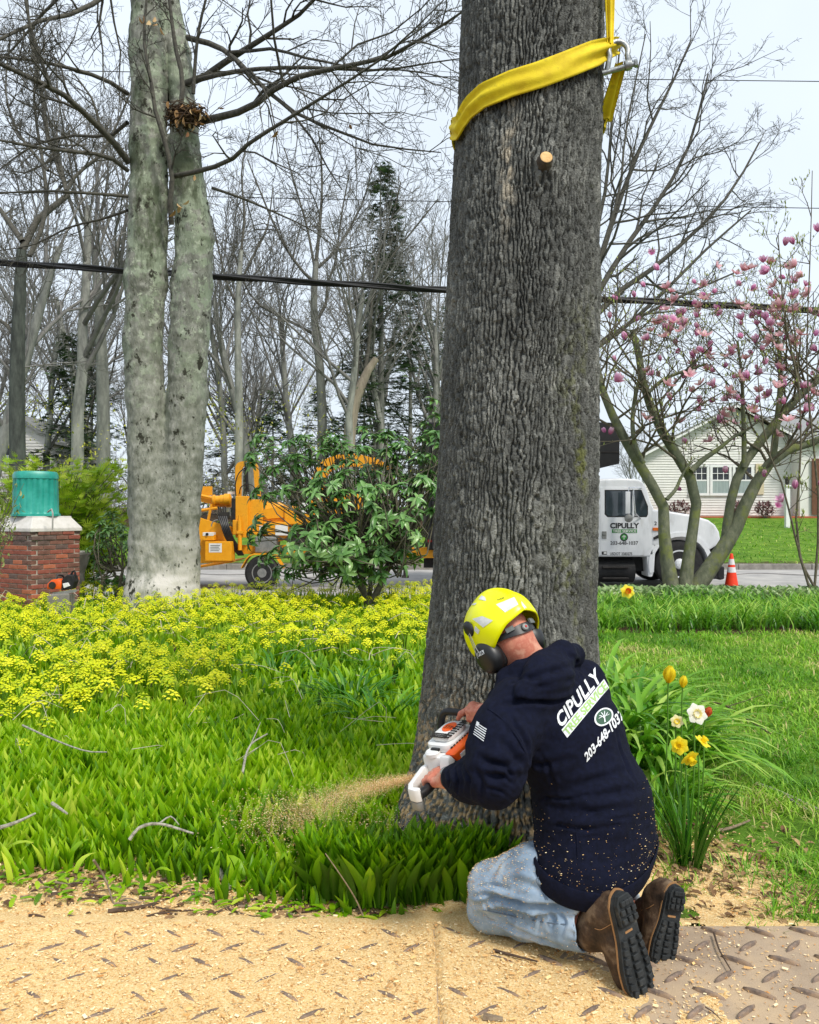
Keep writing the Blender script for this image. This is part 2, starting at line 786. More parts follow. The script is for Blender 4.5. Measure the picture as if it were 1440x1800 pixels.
def ground_material():
    m, nd, lk, b = nodes_of('ground_surface')
    tc = nd.new('ShaderNodeTexCoord')

    def noise(scale, det=6):
        n = nd.new('ShaderNodeTexNoise')
        n.inputs['Scale'].default_value = scale
        n.inputs['Detail'].default_value = det
        n.inputs['Roughness'].default_value = 0.65
        lk.new(tc.outputs['Object'], n.inputs['Vector'])
        return n
    soil = ramp(nd, [(0.35, lin(50, 40, 30)), (0.55, lin(82, 66, 48)), (0.7, lin(118, 98, 74))])
    lk.new(noise(24).outputs[0], soil.inputs[0])
    grass = ramp(nd, [(0.3, lin(68, 102, 26)), (0.5, lin(92, 128, 38)), (0.62, lin(116, 144, 54)), (0.74, lin(148, 146, 92))])
    lk.new(noise(2.3, 12).outputs[0], grass.inputs[0])
    n9 = noise(30, 3)
    dust = ramp(nd, [(0.35, lin(176, 132, 84)), (0.6, lin(222, 184, 126))])
    lk.new(noise(90).outputs[0], dust.inputs[0])
    ag = nd.new('ShaderNodeAttribute')
    ag.attribute_name = 'grass'
    ad = nd.new('ShaderNodeAttribute')
    ad.attribute_name = 'dust'

    def mix(a, c, f):
        x = nd.new('ShaderNodeMix')
        x.data_type = 'RGBA'
        lk.new(f, x.inputs[0])
        lk.new(a, x.inputs[6])
        lk.new(c, x.inputs[7])
        return x.outputs[2]

    def broken(fac, scale, soft_=0.25):
        n = noise(scale)
        s = nd.new('ShaderNodeMath')
        s.operation = 'ADD'
        lk.new(fac, s.inputs[0])
        lk.new(n.outputs[0], s.inputs[1])
        r = nd.new('ShaderNodeMapRange')
        r.inputs[1].default_value = 1.0 - soft_ / 2
        r.inputs[2].default_value = 1.0 + soft_ / 2
        lk.new(s.outputs[0], r.inputs[0])
        return r.outputs[0]
    c = mix(soil.outputs[0], grass.outputs[0], broken(ag.outputs['Fac'], 4))
    c = mix(c, dust.outputs[0], broken(ad.outputs['Fac'], 14))
    lk.new(c, b.inputs['Base Color'])
    b.inputs['Roughness'].default_value = 0.95
    b.inputs['Specular IOR Level'].default_value = 0.15
    bp = nd.new('ShaderNodeBump')
    bp.inputs['Strength'].default_value = 0.7
    bp.inputs['Distance'].default_value = 0.03
    lk.new(noise(60).outputs[0], bp.inputs['Height'])
    lk.new(bp.outputs[0], b.inputs['Normal'])
    return m


ROADY0, ROADY1 = 14.6, 22.4


def tz(x, y):
    x, y = np.asarray(x, dtype=float), np.asarray(y, dtype=float)
    z = -0.14 * sstep(13.2, 14.6, y)
    far = 0.12 + 0.072 * (np.clip(y, 22.6, 40) - 22.6)
    far = far + 0.006 * np.clip(y - 40, 0, None)
    z = z + sstep(22.45, 22.7, y) * far
    q = np.stack([x, y, 0 * x], -1)
    z = z + (fbm(q, 1.3, 3, 5) - 0.5) * 0.05 * (1 - sstep(12.5, 13.5, y)) * sstep(2.9, 3.3, y)
    z = z + (fbm(q, 0.12, 2, 9) - 0.5) * 0.5 * sstep(26, 60, y)
    return z


def bed_front(x):
    """y of the front edge of the planted bed"""
    return np.interp(x, [-3.5, -1.62, -1.14, -0.67, -0.33, -0.14, 0.06, 0.25, 0.5], [3.42, 3.36, 3.27, 3.13, 3.0, 2.92, 2.97, 2.99, 3.06])


def lawn_mask(x, y):
    """1 on the near lawn to the right of the big trunk"""
    edge = np.interp(y, [2.5, 2.9, 3.3, 3.9, 4.6, 6, 10], [0.86, 0.90, 1.02, 1.18, 1.3, 0.95, 0.8])
    return sstep(edge - 0.08, edge + 0.12, x) * sstep(2.72, 2.84, y) * (1 - sstep(9.6, 10.0, y))


def dust_mask(x, y):
    a = sstep(2.3, 2.75, y) * (1 - sstep(0.0, 0.35, y - bed_front(x))) * (1 - sstep(0.7, 1.0, x))      # strip before the bed
    # trail thrown from the cut across the bed
    t = np.clip((0.05 - x) / 0.72, 0, 1)
    d = np.hypot(y - (3.22 + 0.28 * t), np.maximum(np.abs(x + 0.31) - 0.36, 0))
    b = 1 - sstep(0.10, 0.30, d)
    c = (1 - sstep(0.35, 0.8, np.hypot((x - 0.3) / 1.2, (y - 3.25))))
    dch = 0.62 * (1 - sstep(0.15, 0.75, np.hypot((x - 1.22) / 0.62, (y - 3.28)) + 0.35 * (fbm(np.stack([x, y, 0 * x], -1), 5, 3, 77) - 0.5)))
    return np.clip(np.maximum(np.maximum(a, 0.8 * b), np.maximum(c, dch)), 0, 1)


xs = np.concatenate([[-160, -110, -80, -60, -45, -34, -26, -20, -15, -12], np.arange(-9, 9.01, 0.12), [12, 15, 20, 26, 34, 45, 60, 80, 110, 160]])
ys = np.concatenate([[-40, -12, -3, 0.8, 1.6], np.arange(2.2, 14.2, 0.12), [14.4, 14.6, 16, 18, 20, 22, 22.4, 22.46, 22.54, 22.62, 22.7, 23.5], np.arange(25, 45, 1.5), [48, 55, 65, 80, 100, 130, 170, 240, 400]])
GX, GY = np.meshgrid(xs, ys)
GZ = tz(GX, GY)
GV = np.stack([GX, GY, GZ], -1).reshape(-1, 3)
gme = np_mesh('ground', GV, grid_faces(len(xs), len(ys)))
gr = np.maximum(lawn_mask(GX, GY) * 0.78, sstep(22.5, 22.9, GY) * (0.62 + 0.38 * sstep(23.5, 25, GY)))
gr = gr * (1 - sstep(30, 36, GY) * (1 - sstep(4, 9, GX)) * 0.8)        # leaf litter under the woods
for nm, dat in (('grass', gr), ('dust', dust_mask(GX, GY))):
    a = gme.attributes.new(nm, 'FLOAT', 'POINT')
    a.data.foreach_set('value', dat.ravel().astype(np.float32))
tag(link('ground', gme, ground_material(), smooth=True), kind='structure')

M_asph = pmat('asphalt', lin(150, 148, 146), lin(176, 173, 168), scale=1.5, rough=0.9, bump=0.4, bscale=140, spec=0.2)
rx = np.linspace(-90, 90, 61)
RX, RY = np.meshgrid(rx, np.linspace(ROADY0, ROADY1, 5))
RZ = np.full_like(RX, -0.125)
RV = np.stack([RX, RY, RZ], -1).reshape(-1, 3)
tag(link('road', np_mesh('road', RV, grid_faces(61, 5)), M_asph), kind='structure')
part('crack', pmat('road_tar', lin(96, 94, 92), lin(110, 108, 105), rough=0.7), bpy.data.objects['road'],
     lambda m: [m.tube([(x, 20.2 + 0.5 * math.sin(x * 0.9) + 0.2 * math.sin(3 * x), -0.125) for x in np.linspace(a, a + 4, 20)], 0.02, 4) for a in (6.5, 9, -9.5, -6)])
M_kerb = pmat('kerb_stone', lin(120, 116, 110), lin(150, 146, 138), scale=5, rough=0.9, bump=0.5)
kerb = thing('kerb', None, None, (0, ROADY1, -0.12))
kerb['kind'] = 'structure'
for k in range(46):
    part('kerb_stone', M_kerb, kerb, lambda m: m.box((-46 + k * 2 + random.uniform(-.01, .01), ROADY1 + 0.06, -0.05), (1.985, 0.13, 0.16)), bevel=0.012)

# ---- access mats with raised tread
M_mat = pmat('mat_plastic', lin(146, 128, 108), lin(166, 146, 122), scale=3, rough=0.75, bump=0.35, bscale=220, bdist=0.004, c3=lin(184, 160, 128))
M_trd = pmat('mat_tread', lin(96, 84, 76), lin(126, 108, 94), scale=30, rough=0.7, bump=0.3, bscale=150, bdist=0.003, vary=0.12, c3=lin(150, 124, 98))
MAT_Z = 0.03


def tread_mesh(sgn):
    V = []
    L, w, h = 0.052, 0.0064, 0.0125
    ring = [(-L, 0), (-L * 0.6, -w), (0, -w * 1.15), (L * 0.6, -w), (L, 0), (L * 0.6, w), (0, w * 1.15), (-L * 0.6, w)]
    for z, s in ((-0.002, 1.0), (h * 0.75, 0.86), (h, 0.6)):
        V += [(x * s, y * s, z) for x, y in ring]
    F = [(0 + i, (i + 1) % 8, 8 + (i + 1) % 8, 8 + i) for i in range(8)]
    F += [(8 + i, 8 + (i + 1) % 8, 16 + (i + 1) % 8, 16 + i) for i in range(8)]
    F.append(tuple(range(16, 24)))
    a = sgn * R(38)
    V = [(x * math.cos(a) - y * math.sin(a), x * math.sin(a) + y * math.cos(a), z) for x, y, z in V]
    me = bpy.data.meshes.new('tread')
    me.from_pydata(V, [], F)
    me.materials.append(M_trd)
    for p in me.polygons:
        p.use_smooth = True
    return me


TRD = {s: tread_mesh(s) for s in (1, -1)}
for (x0, x1, y0, y1, tilt, lab) in ((-2.33, 0.085, 1.58, 2.795, 0.0, 'plastic access mat buried in sawdust, at the bed edge in the foreground'),
                                    (0.093, 2.51, 1.56, 2.812, 0.0, 'tan tread-patterned access mat the kneeling worker rests on')):
    mt = thing('access_mat', lab, 'ground mat', ((x0 + x1) / 2, (y0 + y1) / 2, 0), 'access mats laid on the ground')
    part('plate', M_mat, mt, lambda m: m.box(((x0 + x1) / 2, (y0 + y1) / 2, MAT_Z / 2 + 0.002), (x1 - x0, y1 - y0, MAT_Z - 0.004)), bevel=0.005)
    sx, sy = 0.148, 0.176
    for s, ox, oy in ((-1, 0.05, 0.05), (1, 0.05 + sx / 2, 0.05 + sy / 2)):
        x = x0 + ox
        while x < x1 - 0.04:
            y = y1 - oy
            while y > y0 + 0.04:
                o = bpy.data.objects.new('tread', TRD[s])
                COL.objects.link(o)
                o.parent = mt
                o.location = (x - (x0 + x1) / 2 + random.uniform(-.004, .004), y - (y0 + y1) / 2, MAT_Z - 0.0005)
                o.rotation_euler.z = random.uniform(-0.06, 0.06)
                y -= sy
            x += sx

# ---- the sheet of sawdust lying over the mats and the strip before the bed
sx_, sy_ = np.arange(-2.3, 1.75, 0.0125), np.arange(1.9, 3.5, 0.0125)
SX, SY = np.meshgrid(sx_, sy_)
q = np.stack([SX, SY, 0 * SX], -1)
cov = (1 - sstep(0.25, 1.05, SX + 0.25 * (SY - 2.6) + (fbm(q, 3, 3, 3) - 0.5) * 0.6))
cov = np.where(SY > 2.8, np.clip(dust_mask(SX, SY) * 1.1, 0, 1), cov)
nz = fbm(q, 9, 3, 4)
n2 = vnoise(q, 70, 6)
n3 = vnoise(q, 140, 8)
th = -0.010 + 0.0195 * cov - 0.02 * (np.abs(SX - 0.089) < 0.0085) * (SY < 2.815) + (nz - 0.5) * 0.017 + (n2 - 0.5) * 0.0035 + (n3 - 0.5) * 0.002
base = np.where(SY > 2.815, tz(SX, SY) + 0.004 + 0.022 * (1 - sstep(2.82, 2.95, SY)), MAT_Z)
mound = 0.13 * np.exp(-(((SX - 0.2) / 0.24) ** 2 + ((SY - 3.2) / 0.16) ** 2) ** 0.8) * (0.7 + 0.6 * fbm(q, 8, 3, 61)) * (SY > 2.7)
SZ = base + th + mound
keep = (th > -0.006)
M_saw = pmat('sawdust_flakes', lin(210, 166, 104), lin(236, 200, 140), scale=150, rough=0.95, bump=0.9, bscale=420, bdist=0.006, spec=0.1, c3=lin(250, 230, 182), lo=0.32, hi=0.68)
fc = grid_faces(len(sx_), len(sy_))
kf = keep.ravel()
fc = fc[kf[fc].any(1)]
used = np.unique(fc)
rem = np.full(SX.size, -1)
rem[used] = np.arange(len(used))
tag(link('sawdust', np_mesh('sawdust', np.stack([SX, SY, SZ], -1).reshape(-1, 3)[used], rem[fc]), M_saw, smooth=True), 'pale sawdust spread over the mats and heaped below the cut', 'sawdust', kind='stuff')
# loose chips on the mats, the soil and the lawn
N = 52000
cx = rng.uniform(-1.75, 2.0, N)
cy = rng.uniform(2.1, 4.3, N)
pr = np.where(cy < 2.82, np.clip(1.1 - sstep(0.0, 1.6, cx), 0.2, 1), dust_mask(cx, cy) * 0.9 + 0.03)
kk = rng.random(N) < pr
cx, cy = cx[kk], cy[kk]
cz = np.where(cy > 2.815, tz(cx, cy) + 0.012, MAT_Z + 0.004)
cz = cz + np.where(cy > 2.7, 0.12 * np.exp(-(((cx - 0.2) / 0.24) ** 2 + ((cy - 3.2) / 0.16) ** 2) ** 0.8), 0)
qq = np.stack([cx, cy, 0 * cx], -1)
cov_c = np.where(cy > 2.8, np.clip(dust_mask(cx, cy) * 1.1, 0, 1), (1 - sstep(0.25, 1.05, cx + 0.25 * (cy - 2.6) + (fbm(qq, 3, 3, 3) - 0.5) * 0.6)))
cz = cz + np.clip(-0.010 + 0.0195 * cov_c + (fbm(qq, 9, 3, 4) - 0.5) * 0.012, 0, 1)
chipv = np.array([(-1, -0.4, 0), (1, -0.35, 0.12), (0.9, 0.4, 0.25), (-0.9, 0.4, 0.1)])
chipf = np.array([(0, 1, 2, 3)])


def chips(name, L, lo, hi, mat, lab, flat=0.5):
    n = len(L)
    Mx = np.einsum('nij,njk->nik', rotz(rng.uniform(0, 2 * PI, n)), rotx(rng.normal(0, flat, n))) * (rng.uniform(lo, hi, n) ** 1.0)[:, None, None]
    o = link(name, scatter_mesh(name, chipv, chipf, Mx, L, tint=rng.random(n)), mat)
    return tag(o, lab, 'wood chips', kind='stuff')


M_chip = leafmat('wood_chip', [(0.0, lin(186, 130, 74)), (0.5, lin(236, 198, 136)), (1.0, lin(252, 236, 196))], rough=0.9, trans=0.1, spec=0.1)
kb = rng.random(len(cx)) < 0.05
chips('coarse_chips', np.stack([cx, cy, cz + 0.003], -1)[kb], 0.004, 0.011, M_chip, 'coarse curled wood chips lying on the sawdust and mats', 0.5)
chips('wood_chips', np.stack([cx, cy, cz], -1), 0.0018, 0.0052, M_chip, 'loose wood chips strewn over mats, soil and grass edge')

# ================================================================ the big dark trunk
OAK = (0.52, 3.62)
oz = [-0.15, 0.0, 0.12, 0.25, 0.4, 0.6, 0.85, 1.1, 1.5, 2.1, 2.8, 3.7, 5.0, 6.6]
ocx = [0.455, 0.455, 0.455, 0.455, 0.452, 0.45, 0.455, 0.462, 0.475, 0.49, 0.51, 0.548, 0.58, 0.60]
ora = [0.57, 0.53, 0.49, 0.455, 0.42, 0.39, 0.367, 0.352, 0.34, 0.328, 0.317, 0.302, 0.28, 0.25]


def oak_c(z):
    return np.interp(z, oz, ocx), 3.62 + 0 * np.asarray(z, dtype=float), np.interp(z, oz, ora)


def bark_trunk():
    th_f = np.linspace(PI * 0.94, PI * 2.06, 450, endpoint=False)          # the side towards the viewer, finer
    th_b = np.linspace(PI * 2.06, PI * 2.94, 70, endpoint=False)
    th = np.concatenate([th_f, th_b])
    zz = np.concatenate([np.linspace(-0.15, 3.95, 410), np.linspace(3.98, 6.6, 40)])
    TH, ZZ = np.meshgrid(th, zz)
    cxx, cyy, rr = oak_c(ZZ)
    # root flare lobes
    flare = np.exp(-np.clip(ZZ, 0, None) / 0.32) * (0.10 * np.cos(3 * (TH - 3.35)) + 0.05 * np.cos(5 * TH + 1.0))
    rr = rr * (1 + flare * 0.8)
    s = TH * 0.335
    per = 2 * PI * 0.335
    warp = np.stack([s * 0.0 + np.cos(TH) * 0.335, np.sin(TH) * 0.335, ZZ], -1)
    wx = (fbm(warp * np.array([1, 1, 0.6]), 8, 3, 21) - 0.5) * 0.055 + (vnoise(warp, 26, 25) - 0.5) * 0.013
    wz = (fbm(warp, 6, 2, 31) - 0.5) * 0.10
    NR = 112                                     # long wandering ridges, broken across into plates
    U = TH / (2 * PI) * NR + (fbm(warp * np.array([1, 1, 0.32]), 9, 3, 21) - 0.5) * 3.6 + (vnoise(warp * np.array([1, 1, 0.9]), 42, 25) - 0.5) * 1.1 + (vnoise(warp, 90, 26) - 0.5) * 0.5
    col = np.mod(np.floor(U), NR).astype(int)
    fr = U - np.floor(U)
    r_ = np.abs(fr - 0.5) * 2
    zc = (ZZ + (vnoise(warp, 18, 27) - 0.5) * 0.05) / (0.05 + 0.09 * _hash(col, 0 * col, 0 * col, 5)) + 17 * _hash(col, 0 * col, 0 * col, 9)
    row = np.floor(zc).astype(int)
    fz = np.abs(zc - row - 0.5) * 2
    cid = _hash(col, row, 0 * col, 11)
    wide = 0.46 + 0.30 * vnoise(warp * np.array([1, 1, 0.6]), 16, 29)
    ridge = 1 - sstep(wide, wide + 0.26, r_)
    ridge = np.maximum(ridge, 0.85 * sstep(0.66, 0.78, vnoise(warp * np.array([1, 1, 0.4]), 34, 33)))      # ridges that join
    cross = sstep(0.80, 0.97, fz + (vnoise(warp, 60, 35) - 0.5) * 0.3)
    h = 0.020 * ridge * (1 - 0.5 * cross) + 0.006 * (cid - 0.5) * ridge
    h = h + (vnoise(warp * np.array([1, 1, 0.6]), 100, 41) - 0.5) * 0.006 + (vnoise(warp, 210, 43) - 0.5) * 0.003 + (fbm(warp, 2.5, 3, 51) - 0.5) * 0.035
    # pale scar with bark gone thin, left of the knot
    sc = np.exp(-(((TH - 4.36) / 0.085) ** 2 + ((ZZ - 2.86) / 0.2) ** 2))
    h = h * (1 - 0.45 * sc)
    # knot swelling round the sawn stub
    kn = np.exp(-(((TH - 4.80) / 0.17) ** 2 + ((ZZ - 2.85) / 0.07) ** 2))
    h = h + 0.022 * kn
    rr = rr + h - 0.012
    V = np.stack([cxx + rr * np.cos(TH), cyy + rr * np.sin(TH), ZZ], -1).reshape(-1, 3)
    F = grid_faces(len(th), len(zz), True)
    top = len(V)
    V = np.vstack([V, [[oak_c(6.6)[0], 3.62, 6.6]]])
    last = (len(zz) - 1) * len(th)
    cap = np.array([[last + i, last + (i + 1) % len(th), top] for i in range(len(th))])
    me = np_mesh('trunk', V, [F, cap], OAK + (0,))
    w3 = warp.reshape(-1, 3)
    pl = np.concatenate([np.clip(cid.ravel() * 0.3 + 0.36 + (vnoise(w3 * np.array([1, 1, 0.5]), 60, 71) - 0.5) * 0.4 + (fbm(w3, 3, 2, 73) - 0.5) * 0.5, 0, 1), [0.5]])
    moss = sstep(0.52, 0.70, fbm(w3 * np.array([1, 1, 0.35]), 7, 3, 81)) * np.exp(-(((TH.ravel() - 5.45) / 0.34) ** 2)) * (1 - sstep(1.7, 2.6, ZZ.ravel())) * sstep(0.42, 0.58, fbm(w3, 60, 2, 83)) * 0.7
    pale = np.clip(sc.ravel() * 1.2 * sstep(0.42, 0.6, fbm(w3, 24, 2, 91)), 0, 1)
    dst = 0.85 * (1 - sstep(0.15, 0.95, ZZ.ravel() + 0.25 * (1 - sstep(-0.4, 0.3, np.cos(TH.ravel() - 3.7))))) * sstep(0.60, 0.72, vnoise(w3, 120, 95) * 0.75 + fbm(w3, 10, 2, 96) * 0.25 + 0.10 * (1 - sstep(0.2, 0.8, ZZ.ravel())))
    for nm, dat in (('tint', pl), ('moss', np.append(moss, 0)), ('pale', np.append(pale, 0)), ('dust', np.append(dst, 0))):
        a = me.attributes.new(nm, 'FLOAT', 'POINT')
        a.data.foreach_set('value', dat.astype(np.float32))
    return me


def bark_material():
    m, nd, lk, b = nodes_of('furrowed_bark')

    def att(n):
        a = nd.new('ShaderNodeAttribute')
        a.attribute_name = n
        return a.outputs['Fac']

    def mix(a, c, f):
        x = nd.new('ShaderNodeMix')
        x.data_type = 'RGBA'
        lk.new(f, x.inputs[0])
        lk.new(a, x.inputs[6])
        if isinstance(c, tuple):
            x.inputs[7].default_value = c
        else:
            lk.new(c, x.inputs[7])
        return x.outputs[2]
    tc = nd.new('ShaderNodeTexCoord')
    nz = nd.new('ShaderNodeTexNoise')
    nz.inputs['Scale'].default_value = 130
    nz.inputs['Detail'].default_value = 4
    lk.new(tc.outputs['Object'], nz.inputs['Vector'])
    plate = ramp(nd, [(0.0, lin(66, 67, 64)), (0.4, lin(90, 91, 87)), (0.7, lin(118, 119, 113)), (1.0, lin(160, 160, 152))])
    ad = nd.new('ShaderNodeMath')
    ad.operation = 'MULTIPLY_ADD'
    ad.inputs[1].default_value = 0.9
    lk.new(nz.outputs[0], ad.inputs[0])
    sb = nd.new('ShaderNodeMath')
    sb.operation = 'SUBTRACT'
    lk.new(att('tint'), sb.inputs[0])
    sb.inputs[1].default_value = 0.45
    lk.new(sb.outputs[0], ad.inputs[2])
    lk.new(ad.outputs[0], plate.inputs[0])
    c = mix(plate.outputs[0], lin(104, 108, 44), att('moss'))
    c = mix(c, lin(186, 176, 156), att('pale'))
    c = mix(c, lin(212, 178, 128), att('dust'))
    lk.new(c, b.inputs['Base Color'])
    b.inputs['Roughness'].default_value = 0.9
    b.inputs['Specular IOR Level'].default_value = 0.2
    bp = nd.new('ShaderNodeBump')
    bp.inputs['Strength'].default_value = 0.8
    bp.inputs['Distance'].default_value = 0.012
    lk.new(nz.outputs[0], bp.inputs['Height'])
    lk.new(bp.outputs[0], b.inputs['Normal'])
    return m


oak = thing('tree_trunk', 'massive dark furrowed trunk with a yellow sling round it, being sawn at its base', 'tree', OAK + (0,))
M_bark = bark_material()
link('trunk', bark_trunk(), M_bark, oak, smooth=True)
M_cut = pmat('fresh_cut_wood', lin(214, 170, 108), lin(232, 196, 138), scale=30, rough=0.8, bump=0.3, bscale=90)
kx, ky, kr = oak_c(2.86)
ka = 4.80
kp = Vector((kx + kr * math.cos(ka), ky + kr * math.sin(ka), 2.85))
kd = Vector((math.cos(ka) * 1.0, math.sin(ka), 0.25)).normalized()
M_stub = pmat('stub_bark', lin(70, 62, 54), lin(100, 92, 80), scale=30, rough=0.9, bump=0.8)
stub = part('branch_stub', M_stub, oak, lambda m: m.tube([kp - kd * 0.06, kp + kd * 0.02, kp + kd * 0.048], [0.055, 0.034, 0.027], 14), smooth=True)
part('sawn_face', M_cut, stub, lambda m: m.lathe(kp + kd * 0.046, kd, [(0.0245, 0), (0.0245, 0.004), (0.02, 0.005)], 18), bevel=0.0)
# small bark burr sticking out on the left near the top
part('burr', M_stub, oak, lambda m: [m.ball(P(822, 70, 3.62), (0.03, 0.04, 0.05)), m.ball(P(818, 52, 3.62), (0.02, 0.03, 0.03))], smooth=True)

# ---- yellow lifting sling and shackle
M_sling = pmat('sling_fabric', lin(206, 176, 8), lin(228, 204, 20), scale=14, rough=0.75, bump=0.35, bscale=260, c3=lin(120, 104, 24), lo=0.3, hi=0.85, bdist=0.004)


def ribbon(path, wid, nrm, width, thick, folds=3, amp=0.006, n=60):
    """webbing: path (k,3), width direction and outward normal at each point; a closed cross-section with lengthwise folds"""
    p = np.asarray(path, float)
    k = len(p)
    cs = 13
    u = np.linspace(-0.5, 0.5, cs)
    V = []
    for i in range(k):
        w = np.asarray(wid[i], float)
        nn = np.asarray(nrm[i], float)
        wd = width[i] if hasattr(width, '__len__') else width
        prof = amp * (np.cos(u * 2 * PI * folds / 2 + 0.6 * math.sin(i * 0.21)) * (1 - (2 * u) ** 4)) + amp * 0.6 * np.sin(u * 11 + i * 0.13)
        top = p[i] + u[:, None] * wd * w + (thick + prof)[:, None] * nn
        bot = p[i] + u[::-1, None] * wd * w + (prof[::-1] * 0.7)[:, None] * nn
        V.append(np.vstack([top, bot]))
    V = np.array(V)
    m = cs * 2
    F = grid_faces(m, k, True)
    caps = [tuple(range(m)), tuple((k - 1) * m + j for j in range(m - 1, -1, -1))]
    return V.reshape(-1, 3), F, caps


sling = thing('lifting_sling', 'dirty yellow lifting sling wrapped slantwise round the dark trunk', 'sling', (OAK[0], OAK[1], 3.2))


def add_ribbon(name, ang, zs, lift, width, parent, amp=0.006, folds=3):
    pts, wd, nr = [], [], []
    for a, z, l in zip(ang, zs, lift):
        c0, c1, r0 = oak_c(z)
        n = np.array([math.cos(a), math.sin(a), 0])
        pts.append(np.array([c0, c1, z]) + n * (r0 + 0.012 + l))
        nr.append(n)
    pts = np.array(pts)
    for i in range(len(pts)):
        t = pts[min(i + 1, len(pts) - 1)] - pts[max(i - 1, 0)]
        t /= np.linalg.norm(t)
        w = np.cross(nr[i], t)
        wd.append(w / np.linalg.norm(w))
    V, F, caps = ribbon(pts, wd, nr, width, 0.008, folds, amp)
    me = np_mesh(name, V, [F, np.array(caps)], base_of(parent))
    return link(name, me, M_sling, parent, smooth=True)


aa = np.linspace(R(176), R(338), 60)
t_ = np.linspace(0, 1, 60)
zz_ = []
for a_ in aa:                                   # a slanting lie: low on the left, rising to the shackle
    c0, c1, r0 = oak_c(3.2)
    dd_ = c1 + (r0 + 0.03) * math.sin(a_)
    uu_ = 720 + 1440 * (c0 + (r0 + 0.03) * math.cos(a_)) / dd_
    zz_.append(P(0, np.interp(uu_, [806, 812, 825, 850, 900, 950, 1000, 1050, 1075], [226, 212, 190, 168, 146, 130, 111, 91, 80]), dd_).z)
zz_ = np.array(zz_)
add_ribbon('front_band', aa, zz_, 0.012 + 0.045 * sstep(0.85, 1.0, t_), np.interp(t_, [0, 0.15, 0.5, 0.85, 1], [0.075, 0.10, 0.105, 0.10, 0.06]), sling, 0.007)
ab = np.linspace(R(176), R(-4), 50)
tb = np.linspace(0, 1, 50)
add_ribbon('back_band', ab, np.interp(tb, [0, 0.5, 1], [zz_[0] - 0.004, 3.1, 3.18]), 0.01 + 0 * tb, 0.09 + 0 * tb, sling, 0.005)
SH = P(1087, 92, 3.42)
# the end that comes round the back and rises to the shackle pin
c0, c1, r0 = oak_c(3.15)
e0 = np.array([c0 + (r0 + 0.02) * math.cos(R(-4)), c1 + (r0 + 0.02) * math.sin(R(-4)), 3.17])
e1 = np.array(SH) + np.array([0.01, 0.01, -0.045])
pp = np.array([e0 + (e1 - e0) * t for t in np.linspace(0, 1, 16)])
V, F, caps = ribbon(pp, [np.array([0.93, 0.36, 0.0])] * 16, [np.array([0.36, -0.93, 0.1])] * 16, np.linspace(0.075, 0.05, 16), 0.008, 2, 0.008)
link('tail_band', np_mesh('tail_band', V, [F, np.array(caps)], base_of(sling)), M_sling, sling, smooth=True)
# the doubled leg going up to the crane
up0, up1 = np.array(SH) + np.array([-0.035, 0, 0.03]), np.array(SH) + np.array([-0.075, 0.0, 5.5])
pp = np.array([up0 + (up1 - up0) * t for t in np.linspace(0, 1, 40)])
V, F, caps = ribbon(pp, [np.array([1.0, -0.1, 0])] * 40, [np.array([-0.1, -1.0, 0])] * 40, np.interp(np.linspace(0, 1, 40), [0, 0.05, 0.3, 1], [0.028, 0.048, 0.06, 0.06]), 0.010, 4, 0.008)
link('hoisting_leg', np_mesh('hoisting_leg', V, [F, np.array(caps)], base_of(sling)), M_sling, sling, smooth=True)
shk = thing('shackle', 'grey steel bow shackle joining the yellow sling at the trunk side', 'shackle', SH)
M_steel = pmat('galvanised', lin(140, 144, 144), lin(176, 180, 180), scale=40, rough=0.45, metal=0.7, bump=0.2)
bow = [SH + Vector((0.045 * math.cos(a) * 0.9 - 0.0, 0.01 * math.sin(a), 0.045 * math.sin(a) + 0.005)) for a in np.linspace(R(205), R(-25), 16)]
bow = [SH + Vector((-0.045, 0.01, -0.075))] + bow + [SH + Vector((0.045, 0, -0.05))]
part('bow', M_steel, shk, lambda m: m.tube(bow, 0.0115, 10), smooth=True)
part('pin', M_steel, shk, lambda m: [m.cyl(SH + Vector((-0.065, 0.012, -0.082)), SH + Vector((0.075, -0.004, -0.048)), 0.011, 12),
                                     m.lathe(SH + Vector((0.028, 0.0, -0.058)), (0.14, -0.016, 0.034), [(0.019, 0), (0.022, 0.01), (0.019, 0.026)], 14),
                                     m.lathe(SH + Vector((0.066, -0.003, -0.05)), (0.14, -0.016, 0.034), [(0.017, 0), (0.017, 0.012)], 6)], smooth=True)
